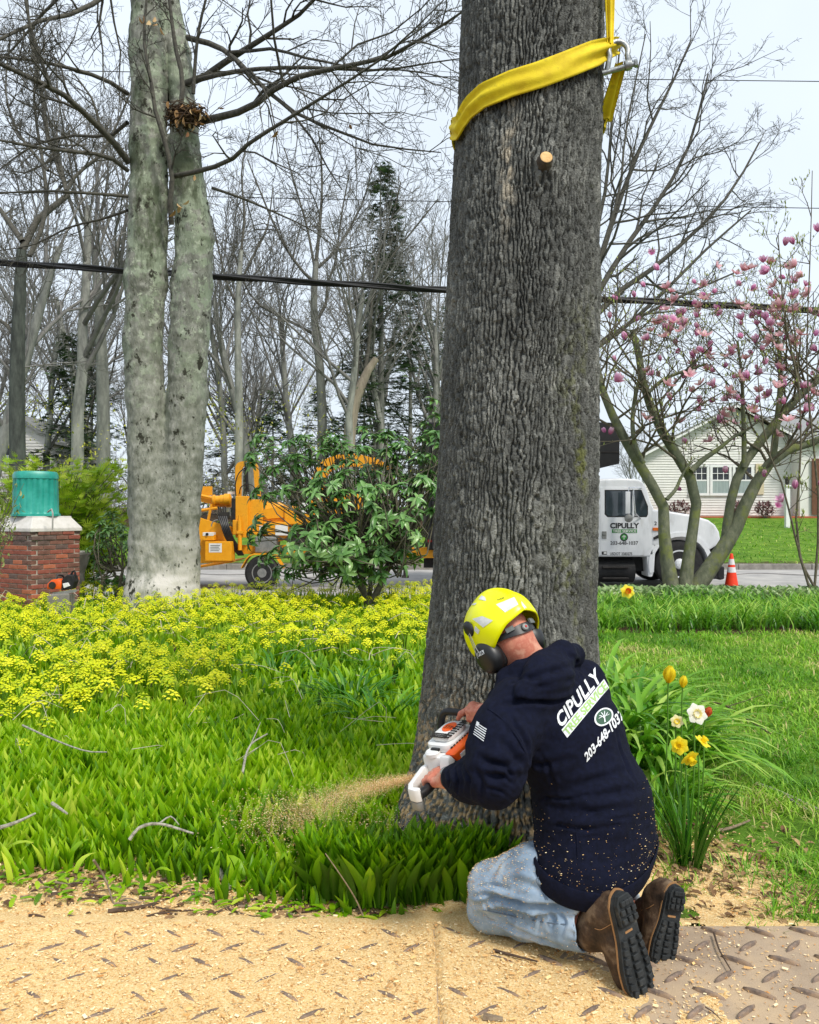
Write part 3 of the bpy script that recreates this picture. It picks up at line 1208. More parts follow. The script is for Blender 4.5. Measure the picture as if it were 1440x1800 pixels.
# ================================================================ trees
def grow(out, rs, p, d, L, r, lev, maxlev, kids, spread, lift, wander=0.12, shrink=0.6, tmin=0.25, rmin=0.004, endr=0.35):
    n = (7, 6, 5, 4, 3, 3)[min(lev, 5)]
    p, d = np.asarray(p, float), np.asarray(d, float)
    steps = rs.normal(0, wander * (1 + 0.25 * lev), (n - 1, 3))
    pts = [p]
    ds = []
    for i in range(n - 1):
        d = d + steps[i]
        d[2] += lift[min(lev, len(lift) - 1)]
        d = d / math.sqrt(d @ d)
        ds.append(d)
        pts.append(pts[-1] + d * (L / (n - 1)))
    rad = np.linspace(r, max(r * endr, rmin), n)
    out.append((np.array(pts), rad, lev))
    if lev >= maxlev:
        return
    kn = kids[min(lev, len(kids) - 1)]
    for c in range(kn):
        t = tmin + (1 - tmin) * (c + rs.random()) / kn
        i = min(int(t * (n - 1)), n - 2)
        f = t * (n - 1) - i
        q = pts[i] + (pts[i + 1] - pts[i]) * f
        dd = ds[i]
        # a direction leaning off the parent
        s = rs.normal(0, 1, 3)
        s = s - dd * (s @ dd)
        s /= np.linalg.norm(s) + 1e-9
        a = spread[min(lev, len(spread) - 1)] * rs.uniform(0.7, 1.3)
        nd = dd * math.cos(a) + s * math.sin(a)
        grow(out, rs, q, nd, L * shrink * rs.uniform(0.7, 1.2) * (1.15 - 0.5 * t), max(rad[i] * rs.uniform(0.45, 0.7), rmin), lev + 1, maxlev, kids, spread, lift, wander, shrink, 0.15, rmin, endr)


def branch_mesh(name, out, off=None, sides=(10, 7, 5, 4, 3, 3), lev_lo=0, lev_hi=9):
    V, F, o = [], [], 0
    groups = {}
    for pts, rad, lev in out:
        if lev_lo <= lev <= lev_hi:
            groups.setdefault((len(pts), sides[min(lev, 5)]), []).append((pts, rad))
    for (n, s), lst in groups.items():
        v, f = tubes_np(np.array([a for a, _ in lst]), np.array([b for _, b in lst]), s)
        V.append(v)
        F.append(f + o)
        o += len(v)
    return np_mesh(name, np.vstack(V), np.vstack(F), off)


M_beech = None


def smooth_bark(name, stops, scale, stretch=(1, 1, 0.25), bump=0.4, lich=None, lich_z=None, stain=None, bscale=40):
    m, nd, lk, b = nodes_of(name)
    tc = nd.new('ShaderNodeTexCoord')
    mp = nd.new('ShaderNodeMapping')
    mp.inputs['Scale'].default_value = stretch
    lk.new(tc.outputs['Object'], mp.inputs[0])
    n1 = nd.new('ShaderNodeTexNoise')
    n1.inputs['Scale'].default_value = scale
    n1.inputs['Detail'].default_value = 8
    n1.inputs['Roughness'].default_value = 0.7
    lk.new(mp.outputs[0], n1.inputs['Vector'])
    rp = ramp(nd, stops)
    lk.new(n1.outputs[0], rp.inputs[0])
    c = rp.outputs[0]

    def patch(col, sc, a, bb, z0, z1, c, st=(1, 1, 1), z2=None, z3=None):
        m2 = nd.new('ShaderNodeMapping')
        m2.inputs['Scale'].default_value = st
        lk.new(tc.outputs['Object'], m2.inputs[0])
        n = nd.new('ShaderNodeTexNoise')
        n.inputs['Scale'].default_value = sc
        n.inputs['Detail'].default_value = 7
        n.inputs['Roughness'].default_value = 0.68
        lk.new(m2.outputs[0], n.inputs['Vector'])
        r = nd.new('ShaderNodeMapRange')
        r.inputs[1].default_value = a
        r.inputs[2].default_value = bb
        lk.new(n.outputs[0], r.inputs[0])
        sp = nd.new('ShaderNodeSeparateXYZ')
        lk.new(tc.outputs['Object'], sp.inputs[0])
        rz = nd.new('ShaderNodeMapRange')
        rz.inputs[1].default_value = z0
        rz.inputs[2].default_value = z1
        lk.new(sp.outputs[2], rz.inputs[0])
        mu = nd.new('ShaderNodeMath')
        mu.operation = 'MULTIPLY'
        lk.new(r.outputs[0], mu.inputs[0])
        lk.new(rz.outputs[0], mu.inputs[1])
        f = mu.outputs[0]
        if z2 is not None:
            r3 = nd.new('ShaderNodeMapRange')
            r3.inputs[1].default_value = z3
            r3.inputs[2].default_value = z2
            lk.new(sp.outputs[2], r3.inputs[0])
            mu2 = nd.new('ShaderNodeMath')
            mu2.operation = 'MULTIPLY'
            lk.new(f, mu2.inputs[0])
            lk.new(r3.outputs[0], mu2.inputs[1])
            f = mu2.outputs[0]
        x = nd.new('ShaderNodeMix')
        x.data_type = 'RGBA'
        lk.new(f, x.inputs[0])
        lk.new(c, x.inputs[6])
        x.inputs[7].default_value = col
        return x.outputs[2]
    for a in (lich or []):
        c = patch(*a[:6], c, *a[6:])
    lk.new(c, b.inputs['Base Color'])
    b.inputs['Roughness'].default_value = 0.85
    b.inputs['Specular IOR Level'].default_value = 0.2
    n2 = nd.new('ShaderNodeTexNoise')
    n2.inputs['Scale'].default_value = bscale
    n2.inputs['Detail'].default_value = 6
    lk.new(mp.outputs[0], n2.inputs['Vector'])
    bp = nd.new('ShaderNodeBump')
    bp.inputs['Strength'].default_value = bump
    bp.inputs['Distance'].default_value = 0.02
    lk.new(n2.outputs[0], bp.inputs['Height'])
    lk.new(bp.outputs[0], b.inputs['Normal'])
    return m


M_beech = smooth_bark('beech_bark', [(0.3, lin(96, 99, 88)), (0.46, lin(126, 128, 116)), (0.56, lin(142, 143, 132)), (0.7, lin(170, 169, 160))], 11, (1, 1, 0.5), 0.8,
                      [(lin(146, 156, 134), 3.2, 0.50, 0.54, 2.2, 4.4),
                       (lin(174, 182, 160), 9, 0.56, 0.60, 2.6, 4.2),
                       (lin(86, 94, 74), 2.6, 0.52, 0.62, 3.0, 4.5, (1, 1, 0.35)),
                       (lin(192, 188, 180), 2.0, 0.40, 0.52, 1.5, 0.5, (1, 1, 0.5)),
                       (lin(54, 54, 44), 5.5, 0.59, 0.63, -1, -0.9, (1, 1, 0.7)), (lin(70, 74, 58), 16, 0.60, 0.66, -1, -0.9, (1, 1, 0.6))], bscale=26)
M_limb = pmat('dark_limb', lin(62, 60, 54), lin(92, 90, 80), scale=18, rough=0.9)
M_wood = pmat('woods_bark', lin(108, 110, 104), lin(150, 151, 142), scale=5, rough=0.9, stretch=(1, 1, 0.3), vary=0.22, bump=0.5, bscale=24, bdist=0.03)  # bark colour paled to stand in for haze over the distance
M_woodt = pmat('woods_twig', lin(106, 105, 101), lin(136, 134, 129), scale=3, rough=0.9, vary=0.18)  # twigs paled likewise, haze put into the colour

# ---- double-stemmed beech
BD = 11.6
beech = thing('beech_tree', 'grey lichened twin-stemmed beech rising from the yellow flower bed', 'tree', P(283, 1085, BD) * 1)
beech.location = (P(283, 900, BD).x, BD, 0)
Fd = Field((-4.45, 10.9, -0.25), (-2.45, 12.4, 10.4), 0.032)
sc = BD / 1440


def stem_pts(rows, d, zoff=0):
    pts, rad = [], []
    for (v, a, b) in rows:
        p = P((a + b) / 2, v, d)
        pts.append(p)
        rad.append((b - a) / 2 * d / 1440)
    return pts, rad


lp, lr = stem_pts([(1095, 213, 297), (1040, 222, 296), (960, 226, 292), (900, 227, 293), (800, 226, 292), (700, 224, 289), (600, 218, 282), (500, 222, 291), (400, 228, 292), (250, 230, 294), (100, 231, 291), (0, 230, 290), (-130, 232, 288)], BD)
rp_, rr_ = stem_pts([(1095, 272, 356), (1040, 282, 348), (960, 286, 350), (900, 288, 352), (800, 291, 357), (700, 296, 364), (600, 301, 367), (500, 304, 371), (420, 311, 374), (330, 303, 361), (250, 300, 350), (200, 302, 346)], BD + 0.05)
up_, ur_ = stem_pts([(210, 300, 346), (150, 298, 340), (90, 292, 334), (20, 286, 318), (-120, 282, 312)], BD + 0.12)
Fd.chain(lp, lr, k=0.06)
Fd.chain(rp_, rr_, k=0.06)
Fd.chain(up_, ur_, k=0.05)
Fd.chain([P(287, 1095, BD), P(290, 960, BD), P(291, 860, BD), P(292, 790, BD)], [0.30, 0.25, 0.2, 0.1], k=0.12)
for a, L in ((R(200), 0.5), (R(250), 0.42), (R(300), 0.4), (R(350), 0.5), (R(90), 0.5)):
    c0 = Vector((-3.52, BD, 0.12))
    Fd.cone(c0 + Vector((math.cos(a) * 0.25, math.sin(a) * 0.2, 0.2)), c0 + Vector((math.cos(a) * L * 1.15, math.sin(a) * L, -0.3)), 0.2, 0.12, k=0.16)
V, F = Fd.mesh()
V = relax(V, F, 1)
Nn = vnormals(V, F)
V = V + Nn * ((fbm(V * np.array([1, 1, 0.5]), 3.2, 3, 7)[:, None] - 0.5) * 0.09 + (vnoise(V * np.array([1, 1, 1.8]), 9, 8)[:, None] - 0.5) * 0.025)
bt = soft('trunk', V, F, M_beech, beech)
out = []
rs = np.random.default_rng(5)


LIMB_K = 0.72


def limb(pxs, d, r0, r1, kids=6, lev=1, seg=9, klen=0.6, maxlev=5, kkids=(5, 5, 4, 4, 3), lift=(0, 0.02, 0.04, 0.05), spread=(0.7, 0.7, 0.7, 0.7)):
    """main limb through photo points at depth d (or a depth per point), with side branches"""
    ds_ = d if hasattr(d, '__len__') else [d] * len(pxs)
    path = smooth_path([P(u, v, q_) for (u, v), q_ in zip(pxs, ds_)], seg)
    rad = np.linspace(r0 * LIMB_K, r1 * LIMB_K, seg)
    out.append((path, rad, lev))
    Lt = np.linalg.norm(np.diff(path, axis=0), axis=1).sum()
    for c in range(kids):
        t = 0.2 + 0.8 * (c + rs.random()) / kids
        i = min(int(t * (seg - 1)), seg - 2)
        q = path[i] + (path[i + 1] - path[i]) * (t * (seg - 1) - i)
        dd = path[i + 1] - path[i]
        dd /= np.linalg.norm(dd)
        s = rs.normal(0, 1, 3)
        s -= dd * (s @ dd)
        s /= np.linalg.norm(s)
        a = rs.uniform(0.45, 0.95)
        grow(out, rs, q, dd * math.cos(a) + s * math.sin(a), Lt * klen * rs.uniform(0.3, 0.75) * (1.2 - 0.6 * t), max(rad[i] * 0.5, 0.006), lev + 1, maxlev, kkids, spread, lift, 0.13, 0.55, 0.15, 0.0028)


D1 = BD
# limbs leaving the right stem near the fork
limb([(322, 150), (345, 145), (395, 110), (465, 66), (512, 35), (545, 10), (600, -60)], [D1, D1, 11.2, 10.6, 10.2, 10, 9.6], 0.075, 0.02, 7)
limb([(330, 66), (365, 75), (400, 92), (430, 120), (470, 160), (530, 205), (585, 225), (640, 250), (712, 262), (775, 268)], [D1, 11.4, 11, 10.8, 10.5, 10.3, 10, 9.8, 9.6, 9.4], 0.06, 0.009, 8, seg=12)
limb([(345, 215), (390, 205), (440, 190), (470, 165), (530, 133), (600, 118), (690, 98), (740, 68), (800, 30), (850, -5)], [11.5, 11.2, 10.8, 10.4, 10, 9.7, 9.3, 9, 8.7, 8.5], 0.075, 0.014, 9, seg=12)
limb([(350, 140), (400, 128), (470, 120), (560, 119), (640, 124), (700, 120), (760, 110), (830, 100)], [11.5, 11, 10.5, 10, 9.6, 9.3, 9, 8.8], 0.05, 0.008, 8, seg=11)
limb([(405, 92), (460, 88), (485, 86), (530, 100), (580, 110), (640, 122), (720, 124), (800, 140)], [11, 10.7, 10.5, 10.2, 9.9, 9.6, 9.3, 9], 0.034, 0.007, 7, seg=11)
limb([(305, 310), (340, 303), (400, 285), (430, 258), (480, 225), (540, 188), (600, 150), (660, 112), (720, 60), (780, 0)], [11.3, 11.1, 10.6, 10.2, 9.8, 9.5, 9.2, 8.9, 8.7, 8.5], 0.05, 0.009, 8, seg=12)
limb([(340, 165), (345, 90), (352, 40), (362, 0), (372, -60)], [11.4, 11.3, 11.2, 11.1, 11], 0.04, 0.018, 4)
limb([(302, 395), (298, 370), (303, 310), (292, 255), (272, 190), (266, 140), (255, 90), (254, 40), (258, 0), (262, -40)], [11.35, 11.25, 11.2, 11.15, 11.1, 11.1, 11.1, 11.1, 11.1, 11.1], 0.055, 0.02, 7, seg=12, klen=0.28)
limb([(318, 185), (322, 140), (312, 100), (304, 50), (298, 0), (290, -60)], 11.25, 0.05, 0.025, 4, klen=0.3)
# limbs reaching left across the sky
limb([(226, 285), (200, 250), (150, 200), (110, 165), (60, 140), (0, 112), (-70, 80)], [11.5, 11.2, 10.8, 10.4, 10.1, 9.8, 9.5], 0.07, 0.03, 8)
limb([(225, 165), (185, 140), (130, 122), (70, 108), (0, 100), (-60, 95)], [11.6, 11.3, 11, 10.7, 10.4, 10], 0.045, 0.015, 7)
limb([(225, 300), (190, 275), (140, 268), (60, 258), (0, 246), (-60, 240)], [11.5, 11.2, 10.9, 10.5, 10.2, 10], 0.045, 0.015, 7)
limb([(225, 345), (160, 340), (90, 336), (30, 338), (-40, 342)], [11.5, 11.2, 11, 10.8, 10.5], 0.035, 0.012, 6)
limb([(224, 215), (190, 240), (130, 238), (60, 255), (10, 290), (-40, 330)], [11.7, 12, 12.2, 12.4, 12.5, 12.6], 0.04, 0.012, 6)
limb([(224, 370), (180, 385), (120, 400), (60, 430), (0, 440)], [11.7, 12, 12.2, 12.4, 12.5], 0.03, 0.01, 5)
limb([(90, 155), (70, 100), (52, 40), (40, -30)], [10.3, 10.2, 10.1, 10], 0.035, 0.02, 5)
limb([(372, 330), (430, 350), (480, 372), (540, 400), (600, 440)], [11.6, 11.8, 12, 12.2, 12.4], 0.03, 0.007, 5)
limb([(250, -60), (200, -20), (140, 20), (60, 40), (0, 70), (-60, 90)], [11.6, 11.2, 10.8, 10.4, 10, 9.7], 0.06, 0.02, 9)
limb([(255, -100), (180, -60), (110, -10), (70, 30), (20, 90), (-20, 120)], [11.6, 12, 12.4, 12.7, 13, 13.2], 0.05, 0.02, 9)
# upper crown, above the picture
for k in range(7):
    a = k * 0.9 + 0.4
    grow(out, rs, P(262 if k % 2 else 300, -100, BD), (math.cos(a) * 0.6, math.sin(a) * 0.6, 0.8), 4.2, 0.1, 1, 3, (6, 5, 4), (0.6, 0.7, 0.7), (0.02, 0.03, 0.04))
cr = link('crown', branch_mesh('crown', out, base_of(beech), (8, 7, 5, 4, 3, 3)), M_limb, beech, smooth=True)
# withered leaves hanging on the twigs
M_dry = leafmat('dry_leaf', [(0, lin(120, 82, 50)), (0.5, lin(176, 140, 92)), (1, lin(216, 192, 146))], rough=0.8, trans=0.25)
tv, tf, tt = leaf_template(3, 0.045, 0.09, 0.5, 0.4, 'oval')
dl = [P(u, v, d) for u, v, d in ((252, 28, 11.05), (262, 36, 11.05), (272, 30, 11), (276, 42, 11), (282, 48, 11), (245, 30, 11.1), (316, 205, 11.15), (310, 210, 11.1), (330, 232, 11.1), (342, 308, 11.0), (332, 352, 11.1), (316, 362, 11.05), (308, 370, 11.1), (312, 358, 11.05), (178, 222, 11.1), (615, 218, 9.6), (488, 230, 9.9))]
link('withered_leaves', scatter_mesh('withered_leaves', tv, tf, np.einsum('nij,njk->nik', rotz(rng.uniform(0, 6.3, len(dl))), rotx(rng.uniform(2.2, 3.6, len(dl)))) * rng.uniform(0.8, 1.5, len(dl))[:, None, None], np.array(dl), rng.random(len(dl)), off=base_of(beech)), M_dry, beech)
# ---- nest of twigs and dead leaves in the fork
nest = thing('bird_nest', 'ragged nest of twigs and dead leaves in the beech fork', 'nest', P(328, 205, 11.25))
M_nest = pmat('nest_twig', lin(52, 40, 32), lin(104, 84, 62), scale=20, rough=0.95)
nr = np.random.default_rng(8)
nc = np.array(P(327, 203, 11.25))
tw = []
for k in range(420):
    a = nr.uniform(0, 6.28)
    rad_ = nr.uniform(0.05, 0.26)
    c = nc + np.array([math.cos(a) * rad_ * 1.1, math.sin(a) * rad_ * 0.7, nr.normal(0, 0.06)])
    t = np.array([-math.sin(a), math.cos(a) * 0.7, nr.normal(0, 0.35)]) * nr.uniform(0.06, 0.16)
    b = nr.normal(0, 0.015, 3)
    tw.append(np.array([c - t, c + b, c + t]))
v, f = tubes_np(np.array(tw), np.tile([0.006, 0.007, 0.004], (len(tw), 1)), 4)
link('twig_cup', np_mesh('twig_cup', v, f, base_of(nest)), M_nest, nest)
nl = 36
Ln = nc + np.stack([nr.normal(0.05, 0.16, nl), nr.normal(-0.1, 0.06, nl), nr.normal(-0.02, 0.06, nl)], -1)
link('dead_leaves', scatter_mesh('dead_leaves', tv, tf, np.einsum('nij,njk->nik', rotz(nr.uniform(0, 6.3, nl)), rotx(nr.uniform(1.2, 3.4, nl))) * nr.uniform(0.7, 1.4, nl)[:, None, None], Ln, nr.random(nl), off=base_of(nest)), M_dry, nest)

# ---- bare trees of the woods
TEMPL = []


def woods_template(seed, H, r, forks, lean=0.05, crown0=0.35, spread=0.55, up=0.05):
    o = []
    rs2 = np.random.default_rng(seed)
    d0 = np.array([rs2.normal(0, lean), rs2.normal(0, lean), 1.0])
    path = [np.zeros(3) + np.array([0, 0, -0.3])]
    nseg = 9
    for i in range(nseg - 1):
        d0 = d0 + rs2.normal(0, 0.06, 3)
        d0[2] = 1
        path.append(path[-1] + d0 / np.linalg.norm(d0) * H * 0.62 / (nseg - 1))
    path = np.array(path)
    rad = np.interp(np.linspace(0, 1, nseg), [0, 0.08, 0.6, 1], [r * 1.35, r * 1.02, r * 0.75, r * 0.5])
    tr = [(path, rad, 0)]
    br = []
    for k in range(forks):
        t = crown0 + (1 - crown0) * (k + rs2.random()) / forks
        i = min(int(t * (nseg - 1)), nseg - 2)
        q = path[i] + (path[i + 1] - path[i]) * (t * (nseg - 1) - i)
        a = rs2.uniform(0, 6.28)
        el = spread * rs2.uniform(0.6, 1.3) * (1.25 - 0.5 * t)
        dd = np.array([math.cos(a) * math.sin(el), math.sin(a) * math.sin(el), math.cos(el)])
        grow(br, rs2, q, dd, H * 0.38 * rs2.uniform(0.7, 1.15) * (1.25 - 0.45 * t), rad[i] * rs2.uniform(0.32, 0.6), 1, 4, (6, 5, 5, 4), (0.5, 0.55, 0.6, 0.6), (up, up, 0.05, 0.05), 0.1, 0.58, 0.2, 0.009, 0.3)
    return branch_mesh('woods_trunk', tr), branch_mesh('woods_crown', br, None, (8, 6, 5, 4, 3, 3))


for sd, H, r, fk, ln, c0, sp in ((1, 17, 0.2, 8, 0.04, 0.4, 0.5), (2, 19, 0.24, 9, 0.05, 0.3, 0.55), (3, 15, 0.16, 8, 0.08, 0.3, 0.45), (4, 21, 0.25, 9, 0.03, 0.45, 0.6), (5, 14, 0.14, 9, 0.1, 0.2, 0.5), (6, 18, 0.21, 7, 0.15, 0.35, 0.7)):
    TEMPL.append(woods_template(sd, H, r, fk, ln, c0, sp))


def woods_tree(t, x, y, s, rz, lab, tilt=0.0, group='bare trees of the woods across the road'):
    o = thing('bare_tree', lab, 'tree', (x, y, float(tz(np.array(x), np.array(y)))), group)
    o.rotation_euler = (0, tilt, rz)
    o.scale = (s, s, s)
    for nm, me, mt in (('trunk', TEMPL[t][0], M_wood), ('crown', TEMPL[t][1], M_woodt)):
        if not me.materials:
            me.materials.append(mt)
            me.polygons.foreach_set('use_smooth', np.ones(len(me.polygons), dtype=bool))
        c = bpy.data.objects.new(nm, me)
        COL.objects.link(c)
        c.parent = o
    return o


GEN = 'bare grey tree among the crowded trunks of the woods beyond the chipper'
for t, u, y, s, rz, tl, lab in ((3, 120, 30, 1.0, 0.4, 0.02, 'slender bare tree between the crooked tree and the beech'), (1, -40, 27, 0.95, 2.0, 0.05, 'bare tree leaning in from beyond the left edge'), (4, 75, 36, 1.15, 4.0, -0.03, 'slight bare tree rising behind the crooked tree'),
                               (5, 460, 36, 1.0, 1.1, 0.0, 'spreading bare tree above the chipper arch'), (0, 520, 44, 1.1, 3.3, 0.0, 'straight bare tree left of the tall maple'), (2, 700, 39, 1.1, 5.0, 0.03, 'bare tree just left of the big dark trunk'), (3, 770, 50, 1.05, 0.9, 0.0, 'tall bare tree half hidden by the big dark trunk'), (1, 640, 52, 1.1, 2.2, 0.0, 'bare tree behind the spire-shaped conifer'), (5, 190, 46, 1.1, 2.9, 0.0, 'bare tree directly behind the beech'), (4, 400, 40, 1.2, 0.2, 0.04, 'thin bare tree right beside the beech stems')):
    woods_tree(t, (u - 720) / 1440 * y, y, s, rz, lab, tl)
rw = np.random.default_rng(21)
for k in range(22):
    y = rw.uniform(30, 72)
    u = rw.uniform(-60, 800)
    if 205 < u < 375 and y < 40:
        y += 14
    x = (u - 720) / 1440 * y
    woods_tree(int(rw.integers(0, 6)), x, y, rw.uniform(0.72, 1.08), rw.uniform(0, 6.28), GEN, rw.normal(0, 0.03))
for k in range(7):                                     # a thinner line behind the house
    y = rw.uniform(58, 85)
    x = (rw.uniform(1040, 1500) - 720) / 1440 * y
    woods_tree(int(rw.integers(0, 6)), x, y, rw.uniform(0.42, 0.6), rw.uniform(0, 6.28), 'small bare tree far behind the white house', group='far trees behind the house')


def custom_tree(name, lab, trunk, limbs_, d, seed, cat='tree', mat=None, matc=None, kk=(5, 5, 5, 4), klen=0.55):
    global LIMB_K
    LIMB_K = 1.0
    global out, rs
    o = thing(name, lab, cat, (P(trunk[0][0], 0, d).x, d, float(tz(P(trunk[0][0], 0, d).x, np.array(d)))))
    trunk = [(trunk[0][0], 945, trunk[0][2] * 1.15)] + list(trunk)
    pts, rad = stem_pts([(v, u - w / 2, u + w / 2) for (u, v, w) in trunk], d)
    path = smooth_path(pts, 14)
    sarc = np.linspace(0, 1, len(rad))
    rr = np.interp(np.linspace(0, 1, 14), sarc, rad)
    link('trunk', branch_mesh('trunk', [(path, rr, 0)], base_of(o), (12,) * 6), mat or M_wood, o, smooth=True)
    out = []
    rs = np.random.default_rng(seed)
    for lb in limbs_:
        pts2, w0, w1, kids = lb[:4]
        limb(pts2, [d + (0.25 * i if len(lb) < 5 else lb[4] * i) for i in range(len(pts2))], w0 / 2 * d / 1440, w1 / 2 * d / 1440, kids, klen=klen, kkids=kk, maxlev=5 if d < 33 else 4, lift=(0, 0.03, 0.04, 0.04))
    out = [(p, np.maximum(r_, 0.006), l) for p, r_, l in out]
    link('crown', branch_mesh('crown', out, base_of(o), (8, 7, 5, 4, 3, 3)), matc or M_limb, o, smooth=True)
    return o


# crooked tree by the left edge
M_cr = pmat('crooked_bark', lin(46, 50, 46), lin(78, 84, 76), scale=6, rough=0.9, bump=0.6, bscale=30, stretch=(1, 1, 0.3), bdist=0.03)
custom_tree('crooked_tree', 'crooked dark tree at the left edge forking above the cable', [(31, 900, 30), (31, 800, 27), (30, 700, 26), (31, 620, 25), (33, 560, 23), (36, 500, 20), (38, 440, 17)],
            [([(38, 440), (42, 425), (60, 395), (85, 365), (118, 345), (122, 320), (108, 300), (92, 270), (80, 220), (72, 150), (55, 80), (48, 0)], 13, 5, 12),
             ([(40, 425), (22, 400), (5, 375), (-20, 340), (-60, 280)], 11, 4, 7),
             ([(118, 335), (140, 300), (175, 275), (205, 220), (235, 150)], 7, 3, 8),
             ([(52, 450), (70, 410), (82, 380), (80, 320), (70, 250), (60, 180), (65, 80)], 9, 3, 9),
             ([(25, 590), (10, 570), (-15, 555)], 9, 5, 4),
             ([(85, 300), (60, 270), (30, 230), (10, 160), (20, 60)], 6, 2, 9)], 25, 3, mat=M_cr)
custom_tree('maple_tree', 'tall maple with fanned upswept crown in the middle of the woods', [(568, 900, 20), (567, 800, 19), (566, 720, 17), (562, 640, 16), (556, 590, 15), (552, 550, 14), (553, 500, 12), (556, 460, 10)],
            [([(556, 460), (562, 400), (566, 340), (565, 280), (560, 230)], 7, 2, 11), ([(556, 500), (535, 480), (505, 440), (480, 390), (455, 330), (435, 280)], 6, 2, 11), ([(560, 470), (590, 440), (615, 400), (640, 350), (655, 290)], 6, 2, 11),
             ([(553, 470), (540, 400), (520, 330), (500, 260)], 5, 2, 9), ([(556, 590), (530, 575), (490, 555), (455, 535), (430, 500), (410, 440)], 6, 2, 9), ([(560, 560), (573, 535), (575, 500), (590, 460), (600, 380), (615, 300)], 6, 2, 9),
             ([(566, 700), (572, 670), (600, 655), (600, 620), (580, 590)], 5, 2, 5)], 38, 4)
custom_tree('leaning_tree', 'pale split trunk leaning to the upper right in the woods', [(606, 900, 24), (612, 800, 23), (618, 735, 22), (630, 690, 21), (648, 650, 17), (662, 630, 12)],
            [([(640, 665), (648, 610), (652, 560), (656, 500), (668, 440), (690, 380), (705, 320)], 8, 2, 11), ([(625, 700), (630, 620), (628, 560), (620, 500)], 7, 3, 8), ([(660, 632), (690, 610), (720, 580)], 5, 2, 5), ([(655, 500), (690, 450), (730, 400), (770, 350)], 5, 2, 9)], 36, 6,
            mat=pmat('pale_bark', lin(132, 122, 106), lin(160, 150, 132), scale=5, rough=0.9, stretch=(1, 1, 0.25), bump=0.5, bscale=20, bdist=0.03))
custom_tree('upswept_tree', 'bare dark tree with branches sweeping up right behind the big trunk', [(985, 960, 34), (988, 800, 30), (992, 700, 28), (1000, 620, 24), (1015, 560, 20)],
            [([(1000, 620), (1035, 520), (1060, 440), (1090, 350), (1130, 250), (1180, 150), (1215, 70)], 14, 3, 13), ([(1005, 600), (1060, 500), (1110, 420), (1160, 350), (1210, 260), (1245, 130)], 13, 3, 13), ([(1010, 600), (1080, 520), (1150, 470), (1230, 400), (1290, 330), (1335, 250)], 12, 3, 13),
             ([(1000, 640), (1080, 590), (1160, 520), (1240, 440), (1320, 370)], 10, 3, 11), ([(1000, 600), (1040, 440), (1065, 330), (1075, 220), (1090, 80)], 10, 3, 11), ([(995, 650), (1060, 600), (1120, 560), (1200, 520), (1290, 480)], 8, 3, 9), ([(990, 640), (960, 540), (930, 440), (900, 300)], 9, 3, 7), ([(1050, 470), (1090, 330), (1100, 230), (1135, 60)], 6, 2, 10)], 29, 9, kk=(6, 6, 5, 3), klen=0.5)
custom_tree('broad_trunk', 'broad grey trunk standing left of the twin-stemmed beech', [(183, 900, 25), (182, 780, 23), (181, 680, 22), (178, 600, 19), (172, 520, 15), (166, 440, 11)],
            [([(166, 440), (150, 380), (135, 300), (120, 220)], 7, 2, 9), ([(175, 560), (195, 520), (210, 470), (220, 400), (235, 330)], 8, 3, 8), ([(168, 460), (175, 390), (190, 310), (185, 220)], 7, 2, 9), ([(182, 640), (165, 700), (150, 760)], 5, 3, 3)], 33, 12)
custom_tree('pale_trunk', 'slim pale trunk right of the beech behind the chipper arch', [(420, 900, 15), (420, 800, 15), (420, 700, 14), (418, 600, 12), (419, 520, 10), (424, 440, 8)],
            [([(424, 440), (430, 380), (425, 300), (440, 230)], 5, 2, 9), ([(419, 540), (400, 500), (385, 440), (372, 380)], 5, 2, 9), ([(421, 500), (445, 450), (470, 400), (480, 330)], 5, 2, 9)], 34, 14)

# ---- conifers
M_need = leafmat('needles', [(0, lin(44, 66, 42)), (0.5, lin(72, 100, 60)), (1, lin(108, 132, 80))], rough=0.7, trans=0.15)


